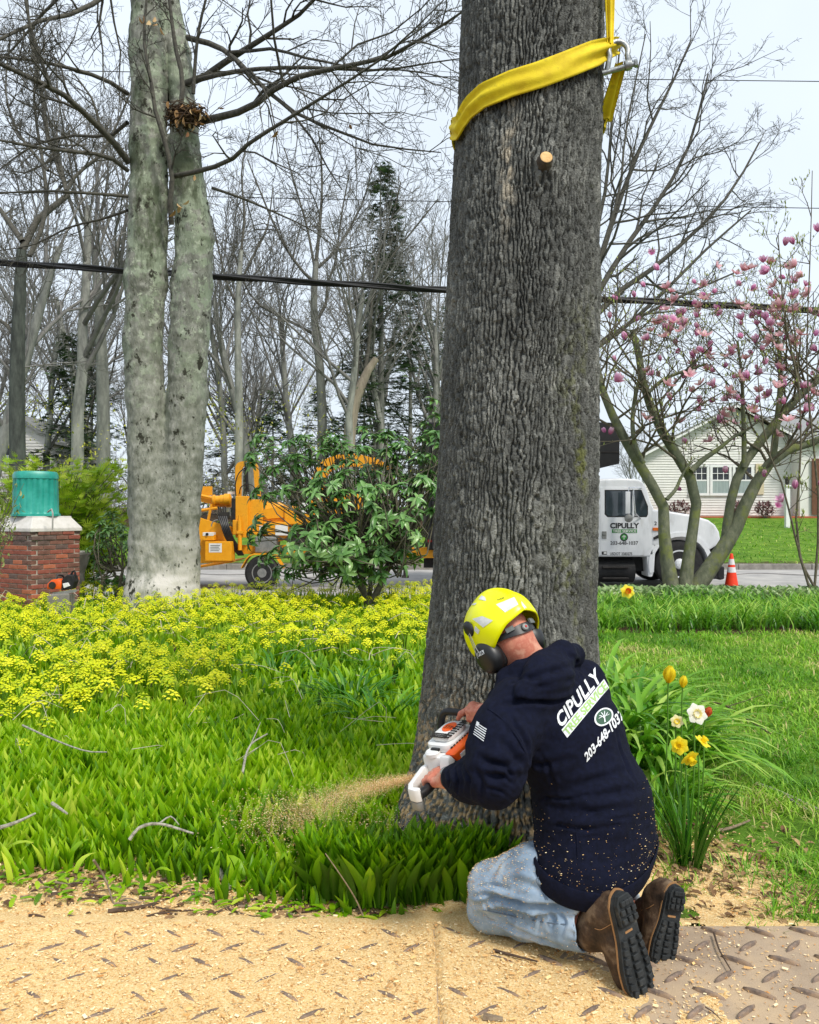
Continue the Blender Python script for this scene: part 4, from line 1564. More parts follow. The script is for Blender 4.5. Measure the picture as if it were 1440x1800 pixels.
def conifer(lab, x, y, H, w, seed, bare=0.25, dens=1.0, group='dark conifers in the woods'):
    rs3 = np.random.default_rng(seed)
    z0 = float(tz(np.array(x), np.array(y)))
    o = thing('conifer', lab, 'tree', (x, y, z0), group)
    tr = [(np.stack([rs3.normal(0, 0.05, 6).cumsum() * 0.4, rs3.normal(0, 0.05, 6).cumsum() * 0.4, np.linspace(-0.2, H, 6)], -1), np.linspace(H * 0.014, 0.02, 6), 0)]
    br, Ls, Ms = [], [], []
    nb = int(85 * dens)
    for k in range(nb):
        t = bare + (1 - bare) * (k + rs3.random()) / nb
        a = rs3.uniform(0, 6.28)
        L = w * (1 - t) ** 0.75 * rs3.uniform(0.5, 1.1) + 0.25
        q = np.array([0, 0, H * t])
        end = q + np.array([math.cos(a) * L, math.sin(a) * L, rs3.uniform(-0.25, 0.12) * L])
        mid = (q + end) / 2 + np.array([0, 0, 0.06 * L])
        br.append((np.array([q, mid, end]), np.array([0.03, 0.02, 0.008]), 4))
        for j in range(int(9 + 12 * L)):
            f = rs3.uniform(0.25, 1.0)
            c = q + (end - q) * f + np.array([0, 0, 0.1 * L * math.sin(PI * f)]) + rs3.normal(0, 0.13, 3)
            Ls.append(c)
            Ms.append((a + rs3.normal(0, 0.9), rs3.uniform(1.2, 2.1), rs3.uniform(0.6, 1.3)))
    link('trunk', branch_mesh('trunk', tr + br), M_wood, o)
    Ms = np.array(Ms)
    tv_ = np.array([(-0.02, 0, 0), (0.02, 0, 0), (0.12, 0.02, 0.22), (0, 0.05, 0.36), (-0.12, 0.02, 0.22)]) * 1.0
    # spray with ragged fingers
    fv, ff = [], []
    for q_ in (-0.75, -0.35, 0, 0.35, 0.75):
        b0 = len(fv)
        c, s = math.cos(q_), math.sin(q_)
        L_ = 0.34 - 0.1 * abs(q_)
        for (xx, zz2) in ((-0.02, 0.0), (0.02, 0.0), (0.028, L_ * 0.6), (0.0, L_)):
            fv.append((xx * c + zz2 * s, 0.12 * abs(q_) * zz2, -xx * s + zz2 * c))
        ff.append((b0, b0 + 1, b0 + 2, b0 + 3))
    Mx = np.einsum('nij,njk->nik', rotz(Ms[:, 0] - PI / 2), rotx(-Ms[:, 1])) * Ms[:, 2][:, None, None]
    Ls = np.array(Ls)
    tint = np.clip(rs3.normal(0.45, 0.25, len(Ls)), 0, 1)
    link('crown', scatter_mesh('crown', np.array(fv), np.array(ff), Mx, Ls, tint), M_need, o)
    return o


for k, (u, y, H, w, b, dn, lab) in enumerate(((672, 38, 16.5, 3.0, 0.12, 1.6, 'tall dark spire-shaped conifer left of the big trunk'),
                                              (722, 42, 12, 2.4, 0.1, 1.0, 'dark conifer beside the big trunk with spreading lower boughs'),
                                              (640, 46, 9, 3.0, 0.05, 0.9, 'low dark conifer behind the leaning pale trunk'),
                                              (128, 37, 8.5, 2.8, 0.1, 1.0, 'dark conifer between the crooked tree and the beech'),
                                              (160, 46, 10, 3.0, 0.1, 0.9, 'shaggy conifer far behind the green shrub'),
                                              (480, 50, 7.5, 3.6, 0.05, 1.0, 'low spreading conifer behind the chipper'),
                                              (560, 55, 8.5, 3.6, 0.05, 1.0, 'wide conifer deep in the woods behind the rhododendron'),
                                              (400, 52, 7.5, 3.4, 0.05, 0.9, 'low conifer just right of the beech stems'),
                                              (770, 48, 12, 2.6, 0.1, 0.9, 'conifer half hidden by the left side of the big trunk'),
                                              (30, 55, 9, 3.4, 0.05, 1.0, 'dark conifer behind the white gabled house'))):
    conifer(lab, (u - 720) / 1440 * y, y, H, w, 40 + k, b, dn)
# low scrub that closes the foot of the woods
M_scrub = pmat('scrub_twig', lin(110, 106, 88), lin(142, 138, 112), scale=3, rough=0.9)
sb = []
rs4 = np.random.default_rng(77)
for k in range(260):
    y = rs4.uniform(34, 62)
    x = (rs4.uniform(-40, 1000) - 720) / 1440 * y
    grow(sb, rs4, (x, y, float(tz(np.array(x), np.array(y))) - 0.1), (rs4.normal(0, 0.3), rs4.normal(0, 0.3), 1), rs4.uniform(1.2, 3.4), 0.025, 3, 5, (5, 5, 5, 4, 3), (0.5,) * 5, (0.02,) * 5, 0.15, 0.6, 0.1, 0.009)
tag(link('undergrowth', branch_mesh('undergrowth', sb), M_scrub), 'grey twiggy undergrowth along the foot of the woods', 'undergrowth', kind='stuff')

# first yellow-green leaves opening low in the woods
M_spr = leafmat('spring_leaf', [(0, lin(130, 140, 50)), (0.5, lin(176, 180, 70)), (1, lin(214, 206, 90))], rough=0.6, trans=0.4)
n = 2600
q = rs4.normal(0, 1, (34, 3)) * np.array([6, 3, 1.2]) + np.array([-11, 31, 4.2])
cl = q[rs4.integers(0, 34, n)] + rs4.normal(0, 0.55, (n, 3))
cl = cl[(cl[:, 1] > 24.5) & (cl[:, 2] > 1.2)]
n = len(cl)
v_, f_, t_l = leaf_template(2, 0.07, 0.11, 0.4, 0.3, 'oval')
tag(link('spring_leaves', scatter_mesh('spring_leaves', v_, f_, np.einsum('nij,njk->nik', rotz(rs4.uniform(0, 6.3, n)), rotx(rs4.uniform(0, 2.5, n))) * rs4.uniform(0.5, 1.2, n)[:, None, None], cl, rs4.random(n)), M_spr), 'scattered yellow-green spring leaves low in the woods', 'leaves', kind='stuff')

# ---- overhead cables
M_cable = pmat('cable_rubber', lin(26, 27, 28), lin(38, 39, 40), rough=0.6)


def cable(name, lab, a, b, r, sag, n=40, helix=0, grp='overhead cables'):
    o = thing(name, lab, 'cable', (P(*a) + P(*b)) / 2, grp)
    A, B = np.array(P(*a)), np.array(P(*b))
    e = B - A
    A, B = A - e * 1.2, B + e * 1.2
    t = np.linspace(0, 1, n)
    p = A + (B - A) * t[:, None]
    p[:, 2] += sag * ((2 * t - 1) ** 2 - 0.1)
    part('strand', M_cable, o, lambda m: m.tube(p, r, 6))
    if helix:
        for q_ in range(helix):
            hp = p + np.stack([0 * t, 0.035 * np.cos(t * 60 + q_ * 2.1), 0.045 * np.sin(t * 60 + q_ * 2.1)], -1)
            part('strand', M_cable, o, lambda m: m.tube(smooth_path(hp, 240), r * 0.8, 5))


cable('service_cable', 'thick bundled black cable crossing the whole view at mid height', (0, 461, 15), (1440, 545, 15), 0.032, 0.35, helix=3)
cable('wire', 'thin wire crossing the sky level with the sawn stub stump, upper right', (340, 128, 18), (1440, 143, 18), 0.009, 0.1)
cable('wire', 'thin lower wire crossing the sky right of the big trunk', (340, 345, 18), (1440, 366, 18), 0.009, 0.1)
# ================================================================ wood chipper on the road
CD = 16.6
M_yel = pmat('machine_yellow', lin(224, 150, 14), lin(234, 162, 22), scale=9, rough=0.45, spec=0.5, lo=0.3, hi=0.85, c3=lin(170, 118, 40), detail=8)
M_blk = pmat('black_rubber', lin(24, 24, 25), lin(40, 40, 40), scale=12, rough=0.7)
M_hose = pmat('hose_rubber', lin(18, 18, 20), lin(30, 30, 32), rough=0.45)
M_grey = pmat('grey_steel', lin(122, 124, 122), lin(152, 152, 148), scale=10, rough=0.5, metal=0.4)
M_dark = pmat('dark_steel', lin(44, 42, 40), lin(66, 62, 58), scale=10, rough=0.6, metal=0.3)
M_lab = pmat('paper_label', lin(214, 214, 210), lin(228, 228, 224), rough=0.6)
M_ink = pmat('black_ink', lin(28, 28, 30), lin(36, 36, 38), rough=0.6)
M_white = pmat('white_paint', lin(226, 228, 230), lin(214, 217, 220), scale=5, rough=0.35, spec=0.5, coat=0.25, c3=lin(186, 186, 182), lo=0.4, hi=0.8, stretch=(1, 1, 0.35), detail=8)

chip = thing('wood_chipper', 'yellow towed wood chipper parked on the road behind the rhododendron', 'wood chipper', (P(550, 0, CD).x, CD + 0.7, -0.125))


def slab(u0, v0, u1, v1, d, t, m):
    a, b = P(u0, v0, d), P(u1, v1, d)
    m.box(((a.x + b.x) / 2, d + t / 2, (a.z + b.z) / 2), (abs(b.x - a.x), t, abs(b.z - a.z)))


def pxprism(m, pts, d, t):
    m.prism([P(u, v, d) for u, v in pts], None, (0, t, 0))


def cpart(name, mat, fn, **kw):
    return part(name, mat, chip, fn, **kw)


cpart('frame_rail', M_yel, lambda m: [slab(420, 958, 700, 974, CD + 0.25, 0.09, m), slab(420, 958, 700, 974, CD + 1.15, 0.09, m), slab(520, 960, 530, 972, CD + 0.34, 0.81, m)], bevel=0.01)
cpart('tongue', M_yel, lambda m: [slab(690, 962, 768, 981, CD + 0.66, 0.12, m), pxprism(m, [(690, 962), (700, 962), (706, 980), (692, 981)], CD + 0.3, 0.8)], bevel=0.01)
cpart('coupler', M_dark, lambda m: [slab(762, 958, 786, 972, CD + 0.63, 0.18, m), m.ball(P(780, 968, CD + 0.72), 0.09)], smooth=True)
cpart('tongue_jack', M_dark, lambda m: [m.cyl(P(712, 940, CD + 0.55), P(712, 1012, CD + 0.55), 0.035), slab(706, 1012, 719, 1016, CD + 0.48, 0.14, m)])
hop = cpart('infeed_hopper', M_yel, lambda m: [pxprism(m, [(296, 884), (346, 908), (376, 918), (409, 926), (409, 988), (345, 990), (300, 1005)], CD + 0.05, 0.04),
                                               pxprism(m, [(296, 884), (346, 908), (376, 918), (409, 926), (409, 988), (345, 990), (300, 1005)], CD + 1.35, 0.04),
                                               m.prism([P(296, 1005, CD + 0.05), P(409, 986, CD + 0.05), P(409, 986, CD + 0.05) + Vector((0, 1.34, 0)), P(296, 1005, CD + 0.05) + Vector((0, 1.34, 0))], None, (0, 0, -0.03))], bevel=0.006)
cpart('feed_table', M_yel, lambda m: pxprism(m, [(236, 1000), (300, 996), (300, 1008), (236, 1010)], CD + 0.05, 1.34), bevel=0.01)
tb = cpart('tool_box', M_yel, lambda m: slab(360.5, 952, 407, 986, CD - 0.28, 0.34, m), bevel=0.012)
lb = part('label', M_lab, tb, lambda m: slab(367.5, 955, 390, 971, CD - 0.284, 0.003, m))
for k in range(4):
    part('print_line', M_ink, lb if False else tb, lambda m: slab(370, 958.5 + 3 * k, 387 - 2 * (k % 2), 959.3 + 3 * k, CD - 0.288, 0.003, m))
cb = cpart('control_box', M_yel, lambda m: slab(356, 940, 376, 950, CD - 0.2, 0.24, m), bevel=0.01)
part('panel', M_lab, cb, lambda m: slab(356.5, 936, 375.5, 942, CD - 0.205, 0.2, m), bevel=0.004)
part('knob', M_blk, cb, lambda m: m.lathe(P(364.5, 939, CD - 0.2), (0, -1, 0), [(0.03, 0), (0.028, 0.03), (0.01, 0.034)], 12), smooth=True)
cpart('back_plate', M_yel, lambda m: [slab(346, 855, 373, 871, CD + 0.5, 0.04, m), pxprism(m, [(346, 867), (376, 873), (378, 880), (370, 886), (346, 880)], CD + 0.35, 0.05)], bevel=0.006)
cpart('winch_drum', M_yel, lambda m: m.lathe(P(374, 879, CD + 0.25), (1, 0, 0.04), [(0.09, 0), (0.11, 0.02), (0.11, 0.05), (0.085, 0.06), (0.085, 0.15), (0.1, 0.16), (0.1, 0.24), (0.12, 0.25), (0.12, 0.36), (0.06, 0.39)], 20), smooth=True)
cpart('winch_arm', M_yel, lambda m: [m.cyl(P(340, 868, CD + 0.3), P(376, 876, CD + 0.3), 0.025, 8), m.cyl(P(340, 899, CD + 0.2), P(382, 893, CD + 0.2), 0.03, 8), m.cyl(P(372, 886, CD + 0.2), P(366, 915, CD + 0.2), 0.03, 8), slab(372, 884, 406, 892, CD + 0.3, 0.1, m)], smooth=True)
cpart('valve_block', M_dark, lambda m: [slab(383, 900, 401, 912, CD - 0.02, 0.16, m)] + [m.cyl(P(385 + 4 * k, 900, CD + 0.02), P(384 + 4 * k, 890, CD + 0.02), 0.014, 8) for k in range(4)], bevel=0.008)
cpart('strobe_hoop', M_grey, lambda m: m.tube([P(382 + 10 * math.cos(a), 924 + 10 * math.sin(a), CD - 0.06) for a in np.linspace(R(170), R(400), 18)], 0.012, 8), smooth=True)
for k in range(5):
    cpart('hydraulic_hose', M_hose, lambda m: m.tube(smooth_path([P(384 + 3.5 * k, 908, CD - 0.05), P(390 + 3 * k, 925, CD - 0.14), P(397 + 3 * k, 945, CD - 0.12), P(408 + 3 * k, 962, CD - 0.05), P(420 + 2 * k, 976, CD + 0.02)], 16), 0.019, 7), smooth=True)
cpart('side_column', M_yel, lambda m: [slab(414, 872, 436, 945, CD + 0.02, 0.25, m), slab(436, 878, 462, 940, CD + 0.1, 0.9, m), slab(409, 914, 418, 940, CD - 0.04, 0.1, m)], bevel=0.012)
cpart('black_guard', M_blk, lambda m: slab(407, 876, 414, 918, CD + 0.02, 0.2, m))
cpart('lift_cylinder', M_yel, lambda m: [m.cyl(P(421, 915, CD - 0.06), P(422, 967, CD - 0.06), 0.042, 12), m.cyl(P(421, 905, CD - 0.06), P(421, 915, CD - 0.06), 0.022, 10), slab(416, 933, 427, 938, CD - 0.11, 0.1, m)], smooth=True)
# tall arched yoke


def arch(m):
    outer = [(414, 872), (413.5, 826), (416, 816), (422, 811.5), (437, 810.5), (447, 812), (452, 817), (454.5, 828), (458, 872)]
    inner = [(424, 872), (424.5, 830), (427, 821), (432, 818), (440, 818), (444, 822), (446, 832), (448.5, 872)]
    n = max(len(outer), len(inner))
    A, B = smooth_path([P(u, v, CD + 0.3) for u, v in outer], 24), smooth_path([P(u, v, CD + 0.3) for u, v in inner], 24)
    for i in range(23):
        m.prism([A[i], A[i + 1], B[i + 1], B[i]], None, (0, 0.07, 0))


cpart('arched_yoke', M_yel, arch)
cpart('feed_spring_post', M_blk, lambda m: [m.cyl(P(433, 814, CD + 0.28), P(435, 864, CD + 0.28), 0.03, 10), m.ball(P(432.5, 815, CD + 0.28), 0.035)], smooth=True)
cpart('yoke_hose', M_hose, lambda m: [m.tube(smooth_path([P(431, 822, CD + 0.22), P(420, 832, CD + 0.2), P(414, 850, CD + 0.2), P(415, 872, CD + 0.2)], 12), 0.012, 6),
                                      m.tube(smooth_path([P(421, 868, CD + 0.22), P(424, 856, CD + 0.2), P(436, 851, CD + 0.2), P(447, 856, CD + 0.2), P(451, 870, CD + 0.2)], 14), 0.012, 6)], smooth=True)
cpart('warning_plate', M_lab, lambda m: slab(400, 864, 413, 869, CD + 0.4, 0.02, m))
cpart('disc_housing', M_yel, lambda m: [m.lathe(P(478, 918, CD + 0.15), (0, 1, 0), [(0.02, 0), (0.36, 0.0), (0.42, 0.04), (0.42, 0.62), (0.36, 0.66)], 28), pxprism(m, [(455, 898), (500, 888), (541, 893), (541, 906), (470, 912)], CD + 0.1, 0.8)], smooth=True)
eng = cpart('engine_cover', M_yel, lambda m: [slab(500, 890, 545, 922, CD + 0.05, 1.0, m), slab(463, 918, 506, 940, CD - 0.05, 0.4, m), slab(546, 924, 592, 940, CD, 1.0, m), slab(573, 868, 636, 903, CD + 0.2, 0.8, m)], bevel=0.02)
part('label', M_lab, eng, lambda m: slab(528, 884, 542, 903, CD + 0.044, 0.004, m))
part('label', M_lab, eng, lambda m: slab(484, 923, 506, 941, CD - 0.054, 0.003, m))
part('label', M_lab, eng, lambda m: slab(456, 924, 462, 936, CD + 0.094, 0.004, m))
part('label', M_lab, eng, lambda m: slab(608, 890, 622, 898, CD + 0.194, 0.004, m))
cpart('engine_block', M_dark, lambda m: [slab(505, 922, 600, 958, CD + 0.2, 0.8, m), slab(545, 905, 580, 924, CD + 0.3, 0.6, m)], bevel=0.02)
cpart('fuel_tank', M_grey, lambda m: slab(448, 943, 486, 972, CD - 0.05, 0.5, m), bevel=0.03)
cpart('lettering', M_ink, lambda m: slab(546, 938, 592, 946, CD - 0.02, 0.02, m))
flat_text('maker_lettering', 'BANDIT', M_lab, chip, P(548, 945, CD - 0.024), (P(590, 945, CD) - P(548, 945, CD)), (0, 0, 0.075), bold=0.02)


def chute(m):
    c = smooth_path([P(560, 905, CD + 0.55), P(557, 870, CD + 0.55), P(560, 838, CD + 0.55), P(580, 815, CD + 0.55), P(620, 808, CD + 0.55), P(662, 818, CD + 0.55)], 18)
    V, F = [], []
    for i in range(18):
        t = Vector(c[min(i + 1, 17)]) - Vector(c[max(i - 1, 0)])
        t.normalize()
        nrm = Vector((-t.z, 0, t.x)) * 0.13
        a = Vector(c[i])
        V += [a + nrm, a - nrm, a - nrm + Vector((0, 0.36, 0)), a + nrm + Vector((0, 0.36, 0))]
        if i:
            for k_ in range(4):
                F.append(((i - 1) * 4 + k_, (i - 1) * 4 + (k_ + 1) % 4, i * 4 + (k_ + 1) % 4, i * 4 + k_))
    F += [(3, 2, 1, 0), (68, 69, 70, 71)]
    m.add(V, F)


cpart('discharge_chute', M_yel, chute)
cpart('chute_flap', M_yel, lambda m: pxprism(m, [(655, 802), (700, 826), (697, 832), (652, 812)], CD + 0.53, 0.4), bevel=0.005)
fe = cpart('fender', M_yel, lambda m: [m.prism([P(*a, CD - 0.12), P(*b, CD - 0.12), P(b[0], b[1] + 2.5, CD - 0.12), P(a[0], a[1] + 2.5, CD - 0.12)], None, (0, 0.3, 0)) for a, b in zip([(424, 997), (433, 981), (438, 976), (446, 973), (475, 973), (484, 976)], [(433, 981), (438, 976), (446, 973), (475, 973), (484, 976), (497, 997)])])
for du, dd in ((0, 0.0), (0, 1.35)):
    wh = cpart('wheel', M_blk, lambda m: m.lathe(P(460, 1007.5, CD - 0.12 + dd), (0, 1, 0), [(0.2, 0.02), (0.30, 0.0), (0.345, 0.03), (0.355, 0.1), (0.345, 0.17), (0.30, 0.2), (0.2, 0.18)], 32), smooth=True)
    part('rim', M_grey, wh, lambda m: m.lathe(P(460, 1007.5, CD - 0.135 + dd), (0, 1, 0), [(0.04, 0.03), (0.09, 0.03), (0.11, 0.06), (0.17, 0.06), (0.185, 0.03), (0.205, 0.03), (0.205, 0.07)], 28), smooth=True)
cpart('tail_lamp', pmat('red_lens', lin(150, 20, 18), lin(170, 28, 24), rough=0.3), lambda m: slab(344, 992, 352, 997, CD + 0.02, 0.03, m))

# ================================================================ white chip truck
TD = 16.9
TW = 2.25
trk = thing('chip_truck', 'white long-nosed chip truck with black dump body parked on the road', 'truck', (P(1010, 0, TD).x, TD + TW / 2, -0.125))


def tpart(name, mat, fn, par=None, **kw):
    return part(name, mat, par or trk, fn, **kw)


M_glass = pmat('dark_glass', lin(38, 46, 52), lin(58, 70, 76), scale=2, rough=0.06, spec=0.8)
M_gasket = pmat('window_gasket', lin(22, 22, 24), lin(30, 30, 32), rough=0.6)
M_boxb = pmat('dump_body_black', lin(20, 20, 22), lin(34, 34, 36), scale=3, rough=0.55)
M_chrome = pmat('mirror_metal', lin(206, 208, 210), lin(190, 192, 196), rough=0.2, metal=0.8)
CABP = [(1038, 979), (1037, 900), (1038, 862), (1042, 847), (1050, 842), (1090, 840.5), (1122, 842), (1131, 847), (1137, 858), (1145, 884), (1150, 893), (1152, 979)]
cab = tpart('cab', M_white, lambda m: pxprism(m, CABP, TD, TW), bevel=0.09, segs=4, smooth=True)
door = tpart('door', M_white, lambda m: pxprism(m, [(1055, 856), (1132, 856), (1144, 888), (1145, 962), (1130, 976.5), (1055, 976.5)], TD - 0.012, 0.03), bevel=0.012, smooth=True)
tpart('gasket', M_gasket, lambda m: pxprism(m, [(1063, 861), (1128, 861), (1139.5, 890), (1139.5, 904), (1137, 909), (1068, 909), (1063, 904)], TD - 0.016, 0.012), par=door, bevel=0.004)
tpart('glass', M_glass, lambda m: pxprism(m, [(1065, 863), (1127, 863), (1137.5, 891), (1137.5, 903), (1135.5, 907), (1069, 907), (1065, 903)], TD - 0.020, 0.008), par=door)
tpart('vent_bar', M_white, lambda m: pxprism(m, [(1112, 861), (1115, 861), (1115, 909), (1112, 909)], TD - 0.026, 0.01), par=door)
tpart('handle', M_grey, lambda m: [slab(1058.5, 934, 1066.5, 947, TD - 0.03, 0.02, m), slab(1059.5, 938, 1065.5, 941, TD - 0.045, 0.02, m)], par=door, bevel=0.006)
tpart('grab_rail', M_chrome, lambda m: m.tube([P(1052, 888, TD), P(1052, 889, TD - 0.05), P(1051.5, 930, TD - 0.05), P(1051.5, 931, TD)], 0.015, 8), smooth=True)
tpart('flag_sticker', M_ink, lambda m: slab(1058, 969.5, 1067, 975, TD - 0.016, 0.004, m), par=door)
tpart('flag_panel', M_lab, lambda m: slab(1061.5, 970.5, 1066.3, 973.5, TD - 0.019, 0.004, m), par=door)


def sign(name, txt, u0, v0, u1, v1, mat, par, d, **kw):
    o_ = P(u0, v1, d)
    return flat_text(name, txt, mat, par, o_, P(u1, v1, d) - o_, P(u0, v0, d) - o_, **kw)


M_green = pmat('sign_green', lin(40, 122, 48), lin(48, 134, 56), rough=0.5)
sign('name_lettering', 'CIPULLY', 1072.5, 919, 1124, 929, M_ink, door, TD - 0.0165, bold=0.04)
tpart('green_banner', M_green, lambda m: slab(1076, 930.3, 1120, 936.8, TD - 0.0165, 0.004, m), par=door)
sign('banner_lettering', 'TREE SERVICE', 1077.5, 931.2, 1118.5, 936, M_lab, door, TD - 0.0195, bold=0.02)
tpart('round_emblem', M_ink, lambda m: m.lathe(P(1097, 944.3, TD - 0.0125), (0, -1, 0), [(0.082, 0), (0.082, 0.004)], 28), par=door)
tpart('emblem_disc', M_green, lambda m: m.lathe(P(1097, 944.3, TD - 0.0165), (0, -1, 0), [(0.06, 0), (0.06, 0.0025)], 24), par=door)


def emblem_tree(m, c, ex, ez, s, n):
    c, ex, ez, n = Vector(c), Vector(ex), Vector(ez), Vector(n)

    def q(x, y):
        return c + ex * (x * s) + ez * (y * s)
    for pts, w in (([(0, -0.8), (0.02, -0.3), (0, 0.0)], 0.11), ([(0, -0.1), (-0.3, 0.25), (-0.55, 0.4)], 0.08), ([(0, -0.1), (0.3, 0.2), (0.55, 0.42)], 0.08), ([(0, 0), (-0.1, 0.4), (-0.25, 0.7)], 0.07), ([(0, 0), (0.12, 0.4), (0.2, 0.72)], 0.07), ([(-0.2, 0.15), (-0.55, 0.08), (-0.7, 0.05)], 0.06), ([(0.2, 0.1), (0.5, 0.05), (0.7, 0.1)], 0.06), ([(-0.12, 0.45), (0.0, 0.7)], 0.05), ([(0.3, 0.2), (0.4, 0.55)], 0.05)):
        for a, b in zip(pts[:-1], pts[1:]):
            t = Vector((b[0] - a[0], b[1] - a[1]))
            t.normalize()
            wx, wy = -t.y * w, t.x * w
            m.prism([q(a[0] + wx, a[1] + wy), q(b[0] + wx * 0.7, b[1] + wy * 0.7), q(b[0] - wx * 0.7, b[1] - wy * 0.7), q(a[0] - wx, a[1] - wy)], None, n)


tpart('emblem_tree', M_lab, lambda m: emblem_tree(m, P(1097, 944.3, TD - 0.0195), (1, 0, 0), (0, 0, 1), 0.058, (0, -0.002, 0)), par=door)
sign('phone_lettering', '203-648-1037', 1073, 951.3, 1122, 957.6, M_ink, door, TD - 0.0165, bold=0.012)
sign('number_lettering', 'USDOT 3383275', 1072.5, 971, 1111.5, 976, M_ink, door, TD - 0.0165, bold=0.012)
hood = tpart('hood', M_white, lambda m: pxprism(m, [(1150, 896), (1165, 897.5), (1182, 899.5), (1215, 905), (1246, 914), (1258, 923), (1265, 935), (1267, 948), (1262, 958), (1246, 968), (1238, 958), (1222, 946), (1200, 942), (1178, 945), (1160, 956), (1150, 972)], TD + 0.04, TW - 0.08), bevel=0.10, segs=4, smooth=True)
tpart('wheel_arch', M_white, lambda m: [m.prism([a, b, b + (b - C0).normalized() * 0.09, a + (a - C0).normalized() * 0.09], None, (0, 0.5, 0)) for C0 in [P(1197, 992, TD)] for a, b in zip([P(1197 + 49 * math.cos(t), 992 - 49 * math.sin(t), TD) for t in np.linspace(R(-8), R(196), 16)][:-1], [P(1197 + 49 * math.cos(t), 992 - 49 * math.sin(t), TD) for t in np.linspace(R(-8), R(196), 16)][1:])], smooth=True)
tpart('cowl_panel', M_white, lambda m: pxprism(m, [(1137, 979), (1146, 962), (1152, 972), (1150, 1004), (1147, 1014), (1140, 1014)], TD + 0.02, 0.5), bevel=0.02, smooth=True)
sign('unit_number', '2', 1150.2, 916.6, 1154.8, 923.2, M_ink, hood, TD - 0.008, bold=0.02)
tpart('number_plate_panel', M_white, lambda m: slab(1146.5, 898, 1166, 958, TD - 0.004, 0.06, m), bevel=0.015, smooth=True)
tpart('turn_signal', pmat('amber_lens', lin(196, 92, 20), lin(214, 110, 30), rough=0.3), lambda m: slab(1148, 927.5, 1161, 933, TD - 0.03, 0.05, m), bevel=0.008)
tpart('hood_latch', M_blk, lambda m: m.prism([P(1149, 945, TD - 0.03), P(1158, 940, TD - 0.03), P(1162, 942, TD - 0.03), P(1158, 946, TD - 0.03), P(1150, 949, TD - 0.03)], None, (0, 0.04, 0)), bevel=0.005)
tpart('mirror', M_white, lambda m: slab(1100, 864, 1108.5, 903, TD - 0.34, 0.05, m), bevel=0.015, smooth=True)
tpart('convex_mirror', M_grey, lambda m: m.lathe(P(1104.5, 911, TD - 0.3), (0, -1, 0), [(0.05, 0), (0.085, 0.02), (0.08, 0.05), (0.03, 0.07)], 20), smooth=True)
tpart('mirror_bracket', M_chrome, lambda m: [m.tube([P(1128, 858, TD), P(1106, 857, TD - 0.3), P(1105, 866, TD - 0.32)], 0.012, 6), m.tube([P(1113, 860, TD - 0.2), P(1117, 902, TD - 0.2), P(1126, 912, TD)], 0.014, 6), m.cyl(P(1105, 900, TD - 0.3), P(1105, 910, TD - 0.3), 0.012, 6)], smooth=True)
tpart('steering_wheel', M_blk, lambda m: m.tube([P(1105 + 10 * math.cos(a), 900 - 10 * math.sin(a) * 0.6, TD + 0.5) for a in np.linspace(0, 6.28, 24)], 0.015, 6))
tpart('fuel_tank', M_blk, lambda m: [m.cyl(P(1030, 1003, TD + 0.3), P(1112, 1003, TD + 0.3), 0.24, 22)], smooth=True)
tpart('step', M_dark, lambda m: [slab(1060, 996, 1106, 999, TD + 0.0, 0.25, m), slab(1060, 1015, 1106, 1018, TD - 0.0, 0.25, m)], bevel=0.01)
tpart('chassis', M_blk, lambda m: [slab(745, 982, 1250, 998, TD + 0.65, 0.1, m), slab(745, 982, 1250, 998, TD + 1.5, 0.1, m), slab(1038, 980, 1138, 1004, TD + 0.35, 1.5, m)])
tpart('bumper', M_boxb, lambda m: [slab(1232, 996, 1272, 1018, TD + 0.1, 0.18, m), pxprism(m, [(1262, 994), (1274, 996), (1274, 1018), (1266, 1020), (1262, 1016)], TD + 0.08, TW - 0.16)], bevel=0.03)
tpart('headlamp', M_lab, lambda m: m.lathe(P(1262, 962, TD + 0.35), (1, 0, 0), [(0.09, 0), (0.09, 0.05), (0.04, 0.07)], 18), smooth=True)
tpart('grille', M_dark, lambda m: slab(1256, 945, 1268, 985, TD + 0.5, 1.25, m), bevel=0.02)
for u_, both in ((1197, 0), (838, 0), (1197, 1), (838, 1)):
    y0 = TD + 0.05 + both * (TW - 0.38)
    c = P(u_, 992.5, TD)
    wc = Vector((c.x, y0, -0.125 + 0.5))
    wh = tpart('wheel', M_blk, lambda m: m.lathe(wc, (0, 1, 0), [(0.28, 0.02), (0.43, 0.0), (0.49, 0.03), (0.5, 0.14), (0.49, 0.25), (0.43, 0.28), (0.28, 0.26)], 36), smooth=True)
    tpart('rim', M_white, lambda m: m.lathe(wc - Vector((0, 0.012, 0)), (0, 1, 0), [(0.07, -0.02), (0.1, 0.0), (0.12, 0.06), (0.22, 0.08), (0.26, 0.03), (0.29, 0.025), (0.29, 0.06)], 30), par=wh, smooth=True)
bx = tpart('dump_body', M_boxb, lambda m: [slab(752, 742, 1034, 966, TD, 0.06, m), slab(752, 742, 1034, 966, TD + TW - 0.06, 0.06, m), slab(752, 940, 1034, 966, TD + 0.06, TW - 0.12, m), slab(1028, 742, 1034, 966, TD + 0.06, TW - 0.12, m), slab(752, 742, 757, 966, TD + 0.06, TW - 0.12, m)], bevel=0.01)
for k in range(7):
    tpart('stake_rib', M_boxb, lambda m: slab(760 + 44 * k, 744, 766 + 44 * k, 964, TD - 0.06, 0.058, m), par=bx)
tpart('cab_guard', M_boxb, lambda m: pxprism(m, [(1034, 741), (1090, 743.5), (1089, 815), (1034, 828)], TD, TW), par=bx, bevel=0.008)
tpart('guard_seam', M_dark, lambda m: slab(1035, 794, 1089.5, 795.4, TD - 0.012, 0.01, m), par=bx)
